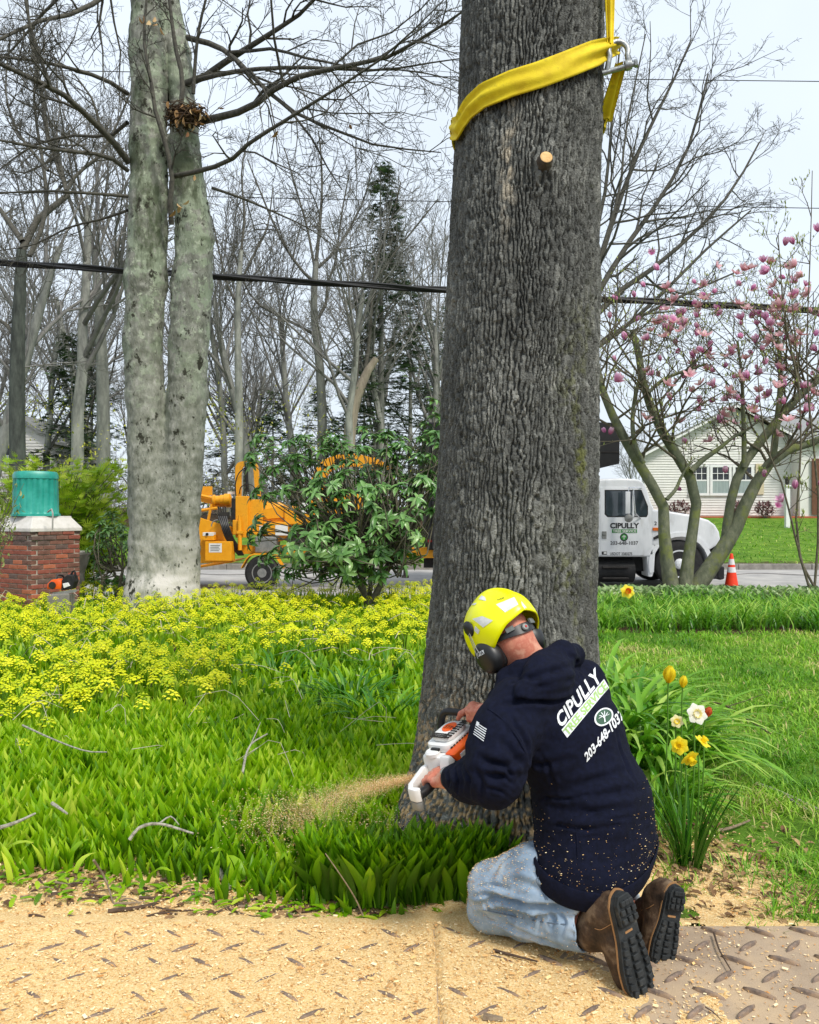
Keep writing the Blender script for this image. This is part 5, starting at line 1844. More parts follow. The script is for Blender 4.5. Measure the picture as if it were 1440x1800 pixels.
tpart('tail_lamp', pmat('red_tail_lens', lin(150, 24, 30), lin(120, 16, 20), rough=0.3), lambda m: slab(752, 949, 772, 953, TD - 0.02, 0.018, m), par=bx)
tpart('hitch', M_dark, lambda m: [slab(748, 955, 800, 990, TD + 0.7, 0.6, m), slab(746, 880, 754, 945, TD + 0.06, TW - 0.12, m)], bevel=0.01)

# ================================================================ traffic cone
cn = thing('traffic_cone', 'orange traffic cone with two white bands on the road by the truck nose', 'traffic cone', (P(1286, 0, 17.2).x, 17.2, -0.125))
M_cone = pmat('cone_orange', lin(226, 52, 16), lin(236, 66, 24), scale=6, rough=0.5)
M_band = pmat('reflective_band', lin(222, 218, 216), lin(206, 204, 204), scale=30, rough=0.4)
cc = Vector((P(1286, 0, 17.2).x, 17.2, -0.125))
part('base', M_blk, cn, lambda m: m.box(cc + Vector((0, 0, 0.02)), (0.37, 0.37, 0.04)), bevel=0.012)


def cr_(h):
    return 0.135 + (0.028 - 0.135) * (h - 0.04) / 0.66


part('body', M_cone, cn, lambda m: m.lathe(cc, (0, 0, 1), [(cr_(0.04), 0.04), (cr_(0.3), 0.3), (cr_(0.6), 0.6), (cr_(0.69), 0.69), (0.018, 0.705)], 28), smooth=True)
for a, b in ((0.31, 0.42), (0.47, 0.59)):
    part('white_band', M_band, cn, lambda m: m.lathe(cc, (0, 0, 1), [(cr_(a) + 0.003, a), (cr_(b) + 0.003, b)], 28), smooth=True)

# ================================================================ white house across the road
HD = 40.0
hz0 = 1.12
M_side = pmat('vinyl_siding', lin(222, 220, 214), lin(212, 210, 206), scale=3, rough=0.6, vary=0.03)
M_roof = pmat('grey_shingles', lin(120, 122, 122), lin(150, 152, 150), scale=12, rough=0.9, bump=0.6, bscale=20, bdist=0.03)
M_trim = pmat('white_trim', lin(232, 232, 230), lin(222, 222, 222), rough=0.5)
M_pane = pmat('window_pane', lin(22, 26, 30), lin(34, 40, 46), rough=0.05, spec=0.7)
M_curt = pmat('pale_curtain', lin(146, 160, 160), lin(168, 180, 178), scale=6, rough=0.8, stretch=(6, 1, 0.3))
house = thing('white_house', 'white clapboard house with a low gable behind the magnolia', 'house', (P(1290, 0, HD).x, HD + 4, hz0))
xl, xr, xp = P(1129, 0, HD).x, P(1453, 0, HD).x, P(1291, 0, HD).x
ze = P(0, 802, HD).z
zp = P(0, 717, HD).z
wall = part('wall', M_side, house, lambda m: m.prism([(xl, HD + 0.06, hz0 - 0.3), (xr, HD + 0.06, hz0 - 0.3), (xr, HD + 0.06, ze), (xp, HD + 0.06, zp), (xl, HD + 0.06, ze)], None, (3.3, 8, 0)))
hb = 0.125
zz_ = hz0 + 0.05
k = 0
while zz_ < zp - 0.1:
    z1 = zz_ + hb
    f0 = 0 if zz_ < ze else (zz_ - ze) / (zp - ze)
    f1 = 0 if z1 < ze else min((z1 - ze) / (zp - ze), 0.99)
    a0, b0, a1, b1 = xl + (xp - xl) * f0, xr + (xp - xr) * f0, xl + (xp - xl) * f1, xr + (xp - xr) * f1
    part('clapboard', M_side, wall, lambda m: m.add([(a0, HD + 0.01, zz_), (b0, HD + 0.01, zz_), (b1, HD + 0.045, z1), (a1, HD + 0.045, z1), (a0, HD + 0.059, zz_), (b0, HD + 0.059, zz_), (b1, HD + 0.059, z1), (a1, HD + 0.059, z1)], [(0, 1, 2, 3), (0, 4, 5, 1), (4, 7, 6, 5), (3, 2, 6, 7), (0, 3, 7, 4), (1, 5, 6, 2)]))
    zz_ = z1
rf = part('roof', M_roof, house, lambda m: [m.prism([(xl - 0.35, HD - 0.35, ze - 0.12), (xp, HD - 0.35, zp + 0.06), (xp, HD - 0.35, zp + 0.2), (xl - 0.35, HD - 0.35, ze + 0.04)], None, (3.6, 8.8, 0)),
                                            m.prism([(xr + 0.35, HD - 0.35, ze - 0.12), (xp + 0.002, HD - 0.35, zp + 0.06), (xp + 0.002, HD - 0.35, zp + 0.2), (xr + 0.35, HD - 0.35, ze + 0.04)], None, (3.6, 8.8, 0))])
part('fascia', M_trim, rf, lambda m: [m.prism([(xl - 0.36, HD - 0.38, ze - 0.2), (xp, HD - 0.38, zp + 0.0), (xp, HD - 0.38, zp + 0.1), (xl - 0.36, HD - 0.38, ze - 0.08)], None, (0, 0.028, 0)),
                                      m.prism([(xr + 0.36, HD - 0.38, ze - 0.2), (xp + 0.002, HD - 0.38, zp + 0.0), (xp + 0.002, HD - 0.38, zp + 0.1), (xr + 0.36, HD - 0.38, ze - 0.08)], None, (0, 0.028, 0))])
part('downspout', M_trim, house, lambda m: m.tube([(xl - 0.2, HD - 0.1, ze - 0.2), (xl + 0.1, HD - 0.05, ze - 0.55), (xl + 0.1, HD - 0.05, hz0)], 0.05, 8), smooth=True)
for (u0, u1) in ((1214, 1243), (1251, 1282), (1291, 1321)):
    a, b = P(u0, 868, HD), P(u1, 821, HD)
    w = part('window', M_trim, house, lambda m: [m.box(((a.x + b.x) / 2, HD - 0.02, z), (b.x - a.x + 0.24, 0.1, 0.12)) for z in (a.z - 0.03, b.z + 0.05)] + [m.box((x, HD - 0.02, (a.z + b.z) / 2), (0.12, 0.098, b.z - a.z + 0.1)) for x in (a.x - 0.03, b.x + 0.03)] + [m.box(((a.x + b.x) / 2, HD - 0.018, (a.z + b.z) / 2), (b.x - a.x, 0.07, 0.07))])
    zm = (a.z + b.z) / 2
    part('pane', M_pane, w, lambda m: m.box(((a.x + b.x) / 2, HD + 0.005, (zm + b.z) / 2), (b.x - a.x, 0.012, b.z - zm)))
    part('pane', M_pane, w, lambda m: m.box(((a.x + b.x) / 2, HD + 0.006, (zm + a.z) / 2), (b.x - a.x, 0.01, zm - a.z)))
    part('curtain', M_curt, w, lambda m: [m.tube([((a.x + (b.x - a.x) * q_), HD - 0.004, a.z + 0.02), ((a.x + (b.x - a.x) * q_), HD - 0.004, zm - 0.02)], 0.05, 6) for q_ in np.linspace(0.06, 0.94, 12)], smooth=True)
    for q_ in (1 / 3, 2 / 3):
        part('muntin', M_trim, w, lambda m: m.box((a.x + (b.x - a.x) * q_, HD - 0.012, (zm + b.z) / 2), (0.03, 0.02, b.z - zm)))
    part('muntin', M_trim, w, lambda m: m.box(((a.x + b.x) / 2, HD - 0.0125, zm + (b.z - zm) * 0.52), (b.x - a.x, 0.02, 0.03)))
part('shutter', pmat('tan_shutter', lin(196, 182, 152), lin(206, 194, 166), rough=0.6), house, lambda m: slab(1329, 815, 1343, 869, HD - 0.05, 0.05, m))
# the wing to the right with its own roof slope
wz0, wz1 = P(0, 783, HD).z, P(0, 738, HD).z
wing = part('wing_wall', M_side, house, lambda m: m.box((xr + 5, HD - 0.9 + 4.05, (hz0 + wz0) / 2 - 0.1), (13.4, 8, wz0 - hz0 + 0.2)))
part('wing_roof', M_roof, house, lambda m: m.prism([(P(1384, 0, HD).x, HD - 1.2, wz0 - 0.05), (xr + 12, HD - 1.2, wz0 - 0.05), (xr + 12, HD + 3.2, wz1 + 0.35), (P(1384, 0, HD).x, HD + 3.2, wz1 + 0.35)], None, (0, 0, 0.14)))
part('door', pmat('brown_door', lin(96, 62, 44), lin(112, 74, 54), scale=8, rough=0.6), house, lambda m: slab(1428, 806, 1452, 905, HD - 0.99, 0.06, m))
part('foundation_strip', pmat('red_mulch', lin(150, 84, 54), lin(176, 102, 70), scale=20, rough=0.95), house, lambda m: m.box((xp, HD - 0.45, hz0 + 0.06), (xr - xl + 1.5, 1.0, 0.14)), bevel=0.03)
pst = thing('lawn_post', 'slim white post standing on the lawn before the white house', 'post', (P(1384, 0, 34).x, 34, float(tz(15.6, 34.0))))
part('shaft', M_trim, pst, lambda m: m.box((P(1384, 0, 34).x, 34, float(tz(15.6, 34.0)) + 0.85), (0.17, 0.17, 1.7)), bevel=0.01)
part('cap', M_trim, pst, lambda m: m.box((P(1384, 0, 34).x, 34, float(tz(15.6, 34.0)) + 1.74), (0.23, 0.23, 0.07)), bevel=0.015)
part('lantern', M_dark, pst, lambda m: m.lathe((P(1384, 0, 34).x, 34, float(tz(15.6, 34.0)) + 1.78), (0, 0, 1), [(0.06, 0), (0.08, 0.05), (0.1, 0.25), (0.02, 0.34)], 8))

# ---- white house at the left edge
LHD = 43.0
lz0 = float(tz(-20.0, 43.0))
lh = thing('gabled_house', 'white gabled house with grey roof behind the crooked tree', 'house', (P(0, 0, LHD).x, LHD + 3, lz0))
gx, gr_, gl_ = P(28, 0, LHD).x, P(90, 0, LHD).x, P(-60, 0, LHD).x
gz, gez = P(0, 732, LHD).z, P(0, 772, LHD).z
lw = part('wall', M_side, lh, lambda m: m.prism([(gl_, LHD, lz0 - 0.2), (gr_, LHD, lz0 - 0.2), (gr_, LHD, gez), (gx, LHD, gz), (gl_, LHD, gz - (gx - gl_) * (gz - gez) / (gr_ - gx))], None, (0, 7, 0)))
z_ = lz0
while z_ < gz - 0.3:
    f1 = 0 if z_ + 0.16 < gez else (z_ + 0.16 - gez) / (gz - gez)
    x1 = gr_ + (gx - gr_) * f1
    part('clapboard', M_side, lw, lambda m: m.add([(gl_, LHD - 0.04, z_), (x1, LHD - 0.04, z_), (x1, LHD - 0.01, z_ + 0.16), (gl_, LHD - 0.01, z_ + 0.16), (gl_, LHD - 0.002, z_), (x1, LHD - 0.002, z_)], [(0, 1, 2, 3), (0, 4, 5, 1)]))
    z_ += 0.16
part('roof', M_roof, lh, lambda m: [m.prism([(gr_ + 0.4, LHD - 0.3, gez - 0.3), (gx, LHD - 0.3, gz), (gx, LHD - 0.3, gz + 0.16), (gr_ + 0.4, LHD - 0.3, gez - 0.12)], None, (0, 7.6, 0)),
                                    m.prism([(gl_ - 0.4, LHD - 0.3, gz - (gx - gl_ + 0.4) * (gz - gez) / (gr_ - gx)), (gx - 0.002, LHD - 0.3, gz), (gx - 0.002, LHD - 0.3, gz + 0.16), (gl_ - 0.4, LHD - 0.3, gz + 0.16 - (gx - gl_ + 0.4) * (gz - gez) / (gr_ - gx))], None, (0, 7.6, 0))])
lwn = part('window', M_trim, lh, lambda m: slab(2, 784, 18, 816, LHD - 0.08, 0.04, m))
part('pane', M_pane, lwn, lambda m: slab(4, 786, 16, 800, LHD - 0.09, 0.02, m))
part('pane', M_curt, lwn, lambda m: slab(4, 801, 16, 815, LHD - 0.09, 0.02, m))

# ================================================================ brick pier, upturned bin
BP = 11.9
bpx = P(55, 0, 11.45)
ang = R(-31)
M_mort = pmat('mortar', lin(176, 168, 154), lin(154, 146, 132), scale=14, rough=0.95, bump=0.4)
M_brick = [pmat('brick_%s' % n, a, b, scale=14, rough=0.9, bump=0.6, bscale=60, vary=0.1) for n, a, b in (('red', lin(134, 72, 58), lin(154, 92, 76)), ('brown', lin(110, 74, 62), lin(132, 94, 80)), ('dark', lin(92, 74, 68), lin(114, 94, 86)), ('orange', lin(164, 92, 64), lin(180, 110, 82)))]
side = 0.80
ux, uy = Vector((math.cos(ang), math.sin(ang), 0)), Vector((-math.sin(ang), math.cos(ang), 0))
# near corner sits at bpx; front face runs left from it, side face runs right and away
near = Vector((bpx.x, 11.45, 0))
ef = Vector((-math.cos(R(24)), math.sin(R(24)), 0))
es = Vector((math.sin(R(24)), math.cos(R(24)), 0))
es = Vector((0.50, 0.866, 0))
ef = Vector((-0.866, 0.50, 0))
pc = near + (ef + es) * side / 2
pier = thing('brick_pier', 'square red brick pier with pale stone cap carrying the upturned green bin', 'pier', (pc.x, pc.y, 0))
Mrot = Matrix((( -ef.x, es.x, 0), (-ef.y, es.y, 0), (0, 0, 1)))
HB = 1.17
part('core', M_mort, pier, lambda m: m.box((pc.x, pc.y, HB / 2 - 0.02), (side - 0.014, side - 0.014, HB), Mrot))
course = 0.0685
bl, bw, bh = 0.203, 0.09, 0.057
BM = {}


def brick_mesh(L, w, h, mi):
    key = (round(L, 3), round(w, 3), mi)
    if key not in BM:
        m = MB()
        m.box((0, 0, 0), (L, w, h))
        o = m.build('brick', M_brick[mi], None, bevel=0.004, segs=1)
        BM[key] = o.data
        bpy.data.objects.remove(o)
    return BM[key]


rb = random.Random(4)
for c in range(int(HB / course)):
    z = 0.02 + course * (c + 0.5)
    proud = 0.012 if c >= int(HB / course) - 2 else 0.0
    for fi in range(4):
        a0 = [near, near + ef * side, near + ef * side + es * side, near + es * side][fi]
        dr = [ef, es, -ef, -es][fi]
        inn = [es, -ef, -es, ef][fi]
        even = (c + fi) % 2 == 0
        pos = 0.0 if even else bw + 0.009
        lim = side if even else side - bw - 0.009
        first = True
        while pos < lim - 0.02:
            L = bl
            if pos + L > lim:
                L = lim - pos
            if L < 0.03:
                break
            L = round(L, 3)
            mi = rb.choice([0, 0, 0, 1, 1, 2, 3] if c < 14 else [1, 1, 2, 1, 0])
            o = bpy.data.objects.new('brick', brick_mesh(L - 0.009, bw, bh, mi))
            COL.objects.link(o)
            o.parent = pier
            q = a0 + dr * (pos + L / 2) + inn * (bw / 2 - 0.006 - proud + rb.uniform(-0.002, 0.002))
            o.location = (q.x - pc.x, q.y - pc.y, z)
            o.rotation_euler.z = math.atan2(dr.y, dr.x)
            pos += L
M_capst = pmat('cap_stone', lin(196, 192, 184), lin(214, 210, 204), scale=8, rough=0.85, bump=0.3)


def capfn(m):
    V = []
    for s, z in ((side + 0.05, HB + 0.0), (side + 0.05, HB + 0.05), (side * 0.80, HB + 0.20), (side * 0.80, HB + 0.22)):
        V += [pc + (-ef) * (s / 2 * a) + es * (s / 2 * b) + Vector((0, 0, z)) for a, b in ((-1, -1), (1, -1), (1, 1), (-1, 1))]
    F = [(3, 2, 1, 0), (12, 13, 14, 15)]
    for r_ in range(3):
        for k_ in range(4):
            F.append((r_ * 4 + k_, r_ * 4 + (k_ + 1) % 4, r_ * 4 + 4 + (k_ + 1) % 4, r_ * 4 + 4 + k_))
    m.add(V, F)


part('cap_stone', M_capst, pier, capfn, bevel=0.01)
# upturned ribbed bin
bz = HB + 0.222
bin_ = thing('garbage_bin', 'teal ribbed plastic bin turned upside down on the brick pier', 'bin', (pc.x - 0.02, pc.y, bz))
M_teal = pmat('teal_plastic', lin(20, 134, 120), lin(34, 152, 136), scale=5, rough=0.4, spec=0.5, c3=lin(52, 164, 148))


def binfn(m):
    c = Vector((pc.x - 0.03, pc.y - 0.02, bz))
    rows = [(0.335, 0.0, 0), (0.335, 0.03, 0), (0.318, 0.035, 0), (0.314, 0.06, 1), (0.31, 0.3, 1), (0.303, 0.52, 1), (0.303, 0.535, 0.3), (0.309, 0.54, 0), (0.307, 0.60, 0), (0.285, 0.64, 0), (0.2, 0.65, 0), (0.01, 0.648, 0)]
    n = 144
    V, F = [], []
    for r, z, rib in rows:
        for k_ in range(n):
            a = 2 * PI * k_ / n
            sq = 1.0 / (abs(math.cos(a - 0.45)) ** 5 + abs(math.sin(a - 0.45)) ** 5) ** 0.2
            rr = r * (0.55 + 0.45 * sq) - rib * 0.012 * (0.5 + 0.5 * math.cos(24 * a)) ** 2
            V.append(c + Vector((rr * math.cos(a), rr * math.sin(a), z)))
    for i in range(len(rows) - 1):
        for k_ in range(n):
            F.append((i * n + k_, i * n + (k_ + 1) % n, (i + 1) * n + (k_ + 1) % n, (i + 1) * n + k_))
    m.add(V, F)


part('tub', M_teal, bin_, binfn, smooth=True)
part('strap', pmat('grey_strap', lin(146, 144, 138), lin(166, 164, 158), rough=0.7), bin_, lambda m: m.tube([P(84, 900, 11.5), P(91, 895, 11.42), P(93, 902, 11.38), P(92.5, 932, 11.38)], 0.012, 6), smooth=True)
blk = thing('concrete_block', 'low pale concrete kerb block right of the brick pier', 'block', (P(126, 0, 13).x, 13.1, 0))
part('slab', M_kerb, blk, lambda m: m.prism([P(110, 1010, 12.9), P(110, 972, 12.9), P(140, 974, 12.9), P(134, 992, 12.9), P(128, 1010, 12.9), P(128, 1060, 12.9), P(110, 1060, 12.9)], None, (0, 0.5, 0)), bevel=0.02)
part('top_stone', M_capst, blk, lambda m: m.box(P(127, 970, 13.15), (0.36, 0.62, 0.03)), bevel=0.008)
stn = thing('flat_stone', 'flat grey stone under the spare chainsaw beside the pier', 'stone', (P(105, 0, 11.0).x, 11.0, 0))
part('slab', M_kerb, stn, lambda m: m.prism([P(82, 1045, 10.85), P(122, 1043, 10.85), P(132, 1043, 11.3), P(90, 1043, 11.3)], None, (0, 0, -0.36)), bevel=0.02)
# ---- spare chainsaw by the pier
M_sor = pmat('saw_orange', lin(226, 84, 16), lin(238, 100, 26), scale=10, rough=0.35, spec=0.5)
M_swh = pmat('saw_white', lin(218, 218, 216), lin(230, 230, 228), scale=10, rough=0.35, spec=0.5)
cs = thing('spare_chainsaw', 'orange and black chainsaw set down beside the brick pier', 'chainsaw', P(106, 1040, 11.0))
part('body', M_sor, cs, lambda m: pxprism(m, [(82, 1036), (83, 1026), (90, 1019), (100, 1018), (108, 1024), (107, 1036)], 10.9, 0.18), bevel=0.02, smooth=True)
part('recoil_cover', M_dark, cs, lambda m: m.lathe(P(92, 1029, 10.895), (0, -1, 0), [(0.05, 0), (0.045, 0.012), (0.01, 0.014)], 16))
part('engine', M_blk, cs, lambda m: pxprism(m, [(107, 1038), (108, 1020), (118, 1010), (128, 1012), (131, 1022), (126, 1036)], 10.92, 0.16), bevel=0.015)
part('front_handle', M_hose, cs, lambda m: m.tube(smooth_path([P(100, 1020, 10.95), P(100, 1012, 10.97), P(106, 1011, 11.0), P(112, 1014, 11.05), P(112, 1024, 11.05)], 12), 0.012, 8), smooth=True)
part('rear_handle', M_hose, cs, lambda m: m.tube(smooth_path([P(124, 1012, 11), P(130, 1003, 11), P(133, 1012, 11), P(131, 1026, 11)], 10), 0.014, 8), smooth=True)
part('cylinder_cover', M_swh, cs, lambda m: pxprism(m, [(110, 1026), (119, 1024), (123, 1030), (112, 1034)], 10.9, 0.05), bevel=0.006)
part('guide_bar', M_grey, cs, lambda m: pxprism(m, [(92, 1042), (130, 1036), (136, 1037), (134, 1041), (100, 1046)], 10.88, 0.012))
# ================================================================ plants
M_rhod = leafmat('rhododendron_leaf', [(0.0, lin(48, 90, 32)), (0.4, lin(92, 138, 64)), (0.75, lin(138, 174, 104)), (1.0, lin(184, 204, 144))], rough=0.32, trans=0.12, spec=0.55, vary=0.2)
M_rstem = pmat('shrub_stem', lin(88, 84, 70), lin(114, 108, 92), scale=20, rough=0.9)
LEAFM = []
for k in range(3):
    v_, f_, t_l = leaf_template(4, 0.045, 0.13, 0.35 + 0.3 * k, 0.35, 'lance')
    LEAFM.append((v_, f_, np_mesh('leaf', v_, f_, None, np.full(len(v_), 0.35 + 0.12 * k) + 0.1 * t_l)))
    LEAFM[-1][2].materials.append(M_rhod)
    LEAFM[-1][2].polygons.foreach_set('use_smooth', np.ones(len(f_), dtype=bool))


def rhododendron(lab, base, tips, nparts, seed, scale=1.0, stems=6):
    """tips: world points that carry a whorl of leaves"""
    rs5 = np.random.default_rng(seed)
    o = thing('rhododendron', lab, 'shrub', base, 'broad-leaved evergreen shrubs')
    base = np.array(base)
    br = []
    heads = []
    for q in range(stems):
        a = rs5.uniform(0, 6.28)
        heads.append(base + np.array([math.cos(a) * 0.35, math.sin(a) * 0.3, 0.45 + 0.3 * rs5.random()]) * scale)
        br.append((smooth_path([base + rs5.normal(0, 0.12, 3) * np.array([1, 1, 0]) - np.array([0, 0, 0.1]), (base + heads[-1]) / 2 + rs5.normal(0, 0.06, 3), heads[-1]], 6), np.linspace(0.035, 0.024, 6) * scale, 1))
    L, Mx, tint = [], [], []
    for tp in tips:
        h = heads[int(np.argmin([np.linalg.norm(tp - x) + rs5.random() * 0.5 for x in heads]))]
        mid = (h + tp) / 2 + rs5.normal(0, 0.12, 3) * scale + np.array([0, 0, -0.08])
        br.append((smooth_path([h, mid, tp], 6), np.linspace(0.013, 0.005, 6) * scale, 2))
        n = int(rs5.integers(8, 12))
        ax = np.array(tp) - mid
        ax = ax / np.linalg.norm(ax) + np.array([0, -0.25, 0.5])
        ax /= np.linalg.norm(ax)
        u = np.cross(ax, [1, 0.2, 0.1])
        u /= np.linalg.norm(u)
        w = np.cross(ax, u)
        for j in range(n):
            an = j * 2.4 + rs5.normal(0, 0.15)
            rd = u * math.cos(an) + w * math.sin(an)
            el = rs5.uniform(0.05, 0.55) - 0.25
            dr = rd * math.cos(el) + ax * math.sin(el)
            # leaf frame: z along dr, y (upper-side normal) near -ax
            zc = dr / np.linalg.norm(dr)
            yc = -ax + zc * (ax @ zc)
            yc /= np.linalg.norm(yc)
            xc = np.cross(yc, zc)
            s_ = scale * rs5.uniform(0.75, 1.25)
            Mx.append(np.stack([xc, yc, zc], -1) * s_)
            L.append(np.array(tp) + ax * rs5.uniform(-0.03, 0.03))
            tint.append(rs5.normal(0.45, 0.18))
    L, Mx, tint = np.array(L), np.array(Mx), np.clip(tint, 0.05, 1)
    link('branches', branch_mesh('branches', br, base_of(o), (7, 6, 5, 4, 4, 4)), M_rstem, o, smooth=True)
    dep = L[:, 1] + rs5.normal(0, 0.05, len(L))
    order = np.argsort(dep)
    near, rest = order[:nparts], order[nparts:]
    off = np.array(base_of(o))
    for i in near:
        me = LEAFM[int(rs5.integers(0, 3))][2]
        c = bpy.data.objects.new('leaf', me)
        COL.objects.link(c)
        c.parent = o
        m4 = Matrix(Mx[i].tolist()).to_4x4()
        m4.translation = Vector(L[i] - off)
        c.matrix_local = m4
    if len(rest):
        x = link('foliage', scatter_mesh('foliage', LEAFM[1][0], LEAFM[1][1], Mx[rest], L[rest], tint[rest], LEAFM[1][1].shape and np.linspace(0, 0.1, len(LEAFM[1][0])), off), M_rhod, o, smooth=True)
        x['kind'] = 'stuff'
    return o


rs6 = np.random.default_rng(31)
tips = []
RD = 11.9
for (u, v, ru, rv, n, dz) in ((480, 800, 50, 35, 16, 0), (560, 790, 55, 32, 18, 0.1), (650, 790, 60, 38, 22, 0), (730, 800, 60, 45, 22, 0.2), (765, 740, 40, 40, 10, 0.4), (620, 850, 80, 40, 26, -0.4), (710, 870, 70, 40, 20, -0.3), (540, 870, 60, 35, 12, -0.2), (560, 930, 60, 40, 16, -0.4), (640, 940, 90, 45, 30, -0.5), (700, 960, 50, 40, 12, -0.3), (560, 985, 70, 32, 18, -0.4), (470, 860, 30, 25, 5, 0), (455, 935, 22, 30, 6, 0), (630, 1000, 60, 25, 12, -0.3), (500, 985, 45, 25, 8, -0.2), (770, 840, 40, 50, 12, 0.3)):
    for k in range(int(n * 1.4)):
        a, r_ = rs6.uniform(0, 6.28), math.sqrt(rs6.random())
        tips.append(np.array(P(u + ru * r_ * math.cos(a), v + rv * r_ * math.sin(a), RD + dz * 1.2 + rs6.normal(0, 0.35))))
rhododendron('large glossy rhododendron in front of the yellow chipper', (P(645, 0, RD).x, RD, 0), tips, 300, 2, 1.22)
tips = []
for k in range(46):
    a, r_ = rs6.uniform(0, 6.28), math.sqrt(rs6.random())
    v = 900 + 65 + 70 * r_ * math.sin(a)
    tips.append(np.array(P(190 + (26 + 22 * (v - 890) / 120) * r_ * math.cos(a), v, 12.6 + rs6.normal(0, 0.2))))
rhododendron('small rhododendron at the left foot of the twin-stemmed beech', (P(195, 0, 12.6).x, 12.6, 0), tips, 120, 3, 0.9, 4)

# ---- yellow-green feathery shrub behind the pier
M_feath = leafmat('feathery_leaf', [(0, lin(84, 122, 16)), (0.5, lin(150, 186, 30)), (1, lin(212, 224, 80))], rough=0.6, trans=0.35)
fs = thing('feathery_shrub', 'yellow-green feathery evergreen shrub behind the brick pier', 'shrub', (P(110, 0, 14).x, 13.9, 0))
fv, ff = [], []
for q_ in np.linspace(-1.0, 1.0, 7):
    b0 = len(fv)
    c, s = math.cos(q_), math.sin(q_)
    L_ = 0.24 - 0.08 * abs(q_)
    for (xx, zz2) in ((-0.008, 0.0), (0.008, 0.0), (0.018, L_ * 0.6), (0.0, L_)):
        fv.append((xx * c + zz2 * s, 0.3 * zz2 * zz2, -xx * s + zz2 * c))
    ff.append((b0, b0 + 1, b0 + 2, b0 + 3))
FV, FF = np.array(fv), np.array(ff)
Ls, Ms, br = [], [], []
c0 = np.array([P(105, 0, 14).x, 13.9, 0])
for k in range(210):
    a = rs6.uniform(0, 6.28)
    h = rs6.uniform(0.25, 2.35)
    rad_ = 1.3 * math.sqrt(max(0.05, 1 - ((h - 1.0) / 2.0) ** 2)) * rs6.uniform(0.6, 1.05)
    end = c0 + np.array([math.cos(a) * rad_, math.sin(a) * rad_ * 0.8, h])
    st = c0 + np.array([math.cos(a) * 0.1, math.sin(a) * 0.1, h * 0.45])
    br.append((smooth_path([st, (st + end) / 2 + np.array([0, 0, 0.08]), end], 5), np.linspace(0.015, 0.004, 5), 3))
    for j in range(20):
        f = rs6.uniform(0.3, 1.05)
        Ls.append(st + (end - st) * f + np.array([0, 0, 0.1 * math.sin(PI * f)]) + rs6.normal(0, 0.07, 3))
        Ms.append((a - PI / 2 + rs6.normal(0, 1.3), -rs6.uniform(0.1, 1.6), rs6.uniform(0.4, 0.9), np.clip(rs6.normal(0.4 + 0.25 * (f - 0.6) + 0.12 * h / 2, 0.2), 0, 1)))
Ms = np.array(Ms)
link('branches', branch_mesh('branches', br, base_of(fs)), M_rstem, fs)
link('foliage', scatter_mesh('foliage', FV, FF, np.einsum('nij,njk->nik', rotz(Ms[:, 0]), rotx(Ms[:, 1])) * Ms[:, 2][:, None, None], np.array(Ls), Ms[:, 3], off=base_of(fs)), M_feath, fs)

# ---- light twiggy shrub at the very left, before the pier
ls = thing('leafy_shrub', 'loose pale-leaved shrub overlapping the left side of the pier', 'shrub', (P(-20, 0, 10).x, 10, 0))
M_pale = leafmat('pale_leaf', [(0, lin(96, 116, 44)), (0.5, lin(142, 158, 84)), (1, lin(186, 192, 124))], rough=0.5, trans=0.3)
br, Ls = [], []
for k in range(16):
    s0 = np.array([P(-25, 0, 10).x + rs6.normal(0, 0.08), 10 + rs6.normal(0, 0.1), 0])
    e0 = np.array(P(-20 + rs6.uniform(0, 65), rs6.uniform(845, 945), 10 + rs6.normal(0, 0.2)))
    br.append((smooth_path([s0, (s0 + e0) / 2 + np.array([-0.1, 0, 0.15]), e0], 6), np.linspace(0.012, 0.003, 6), 3))
    for j in range(13):
        f = rs6.uniform(0.45, 1.0)
        Ls.append(s0 + (e0 - s0) * f + np.array([-0.06, 0, 0.09]) * math.sin(PI * f) + rs6.normal(0, 0.035, 3))
Ls = np.array(Ls)
n = len(Ls)
v_, f_, t_l = leaf_template(3, 0.028, 0.06, 0.5, 0.3, 'lance')
link('branches', branch_mesh('branches', br, base_of(ls)), M_rstem, ls)
link('foliage', scatter_mesh('foliage', v_, f_, np.einsum('nij,njk->nik', rotz(rs6.uniform(0, 6.3, n)), rotx(rs6.uniform(0.3, 1.6, n))) * rs6.uniform(0.7, 1.3, n)[:, None, None], Ls, rs6.random(n), off=base_of(ls)), M_pale, ls)

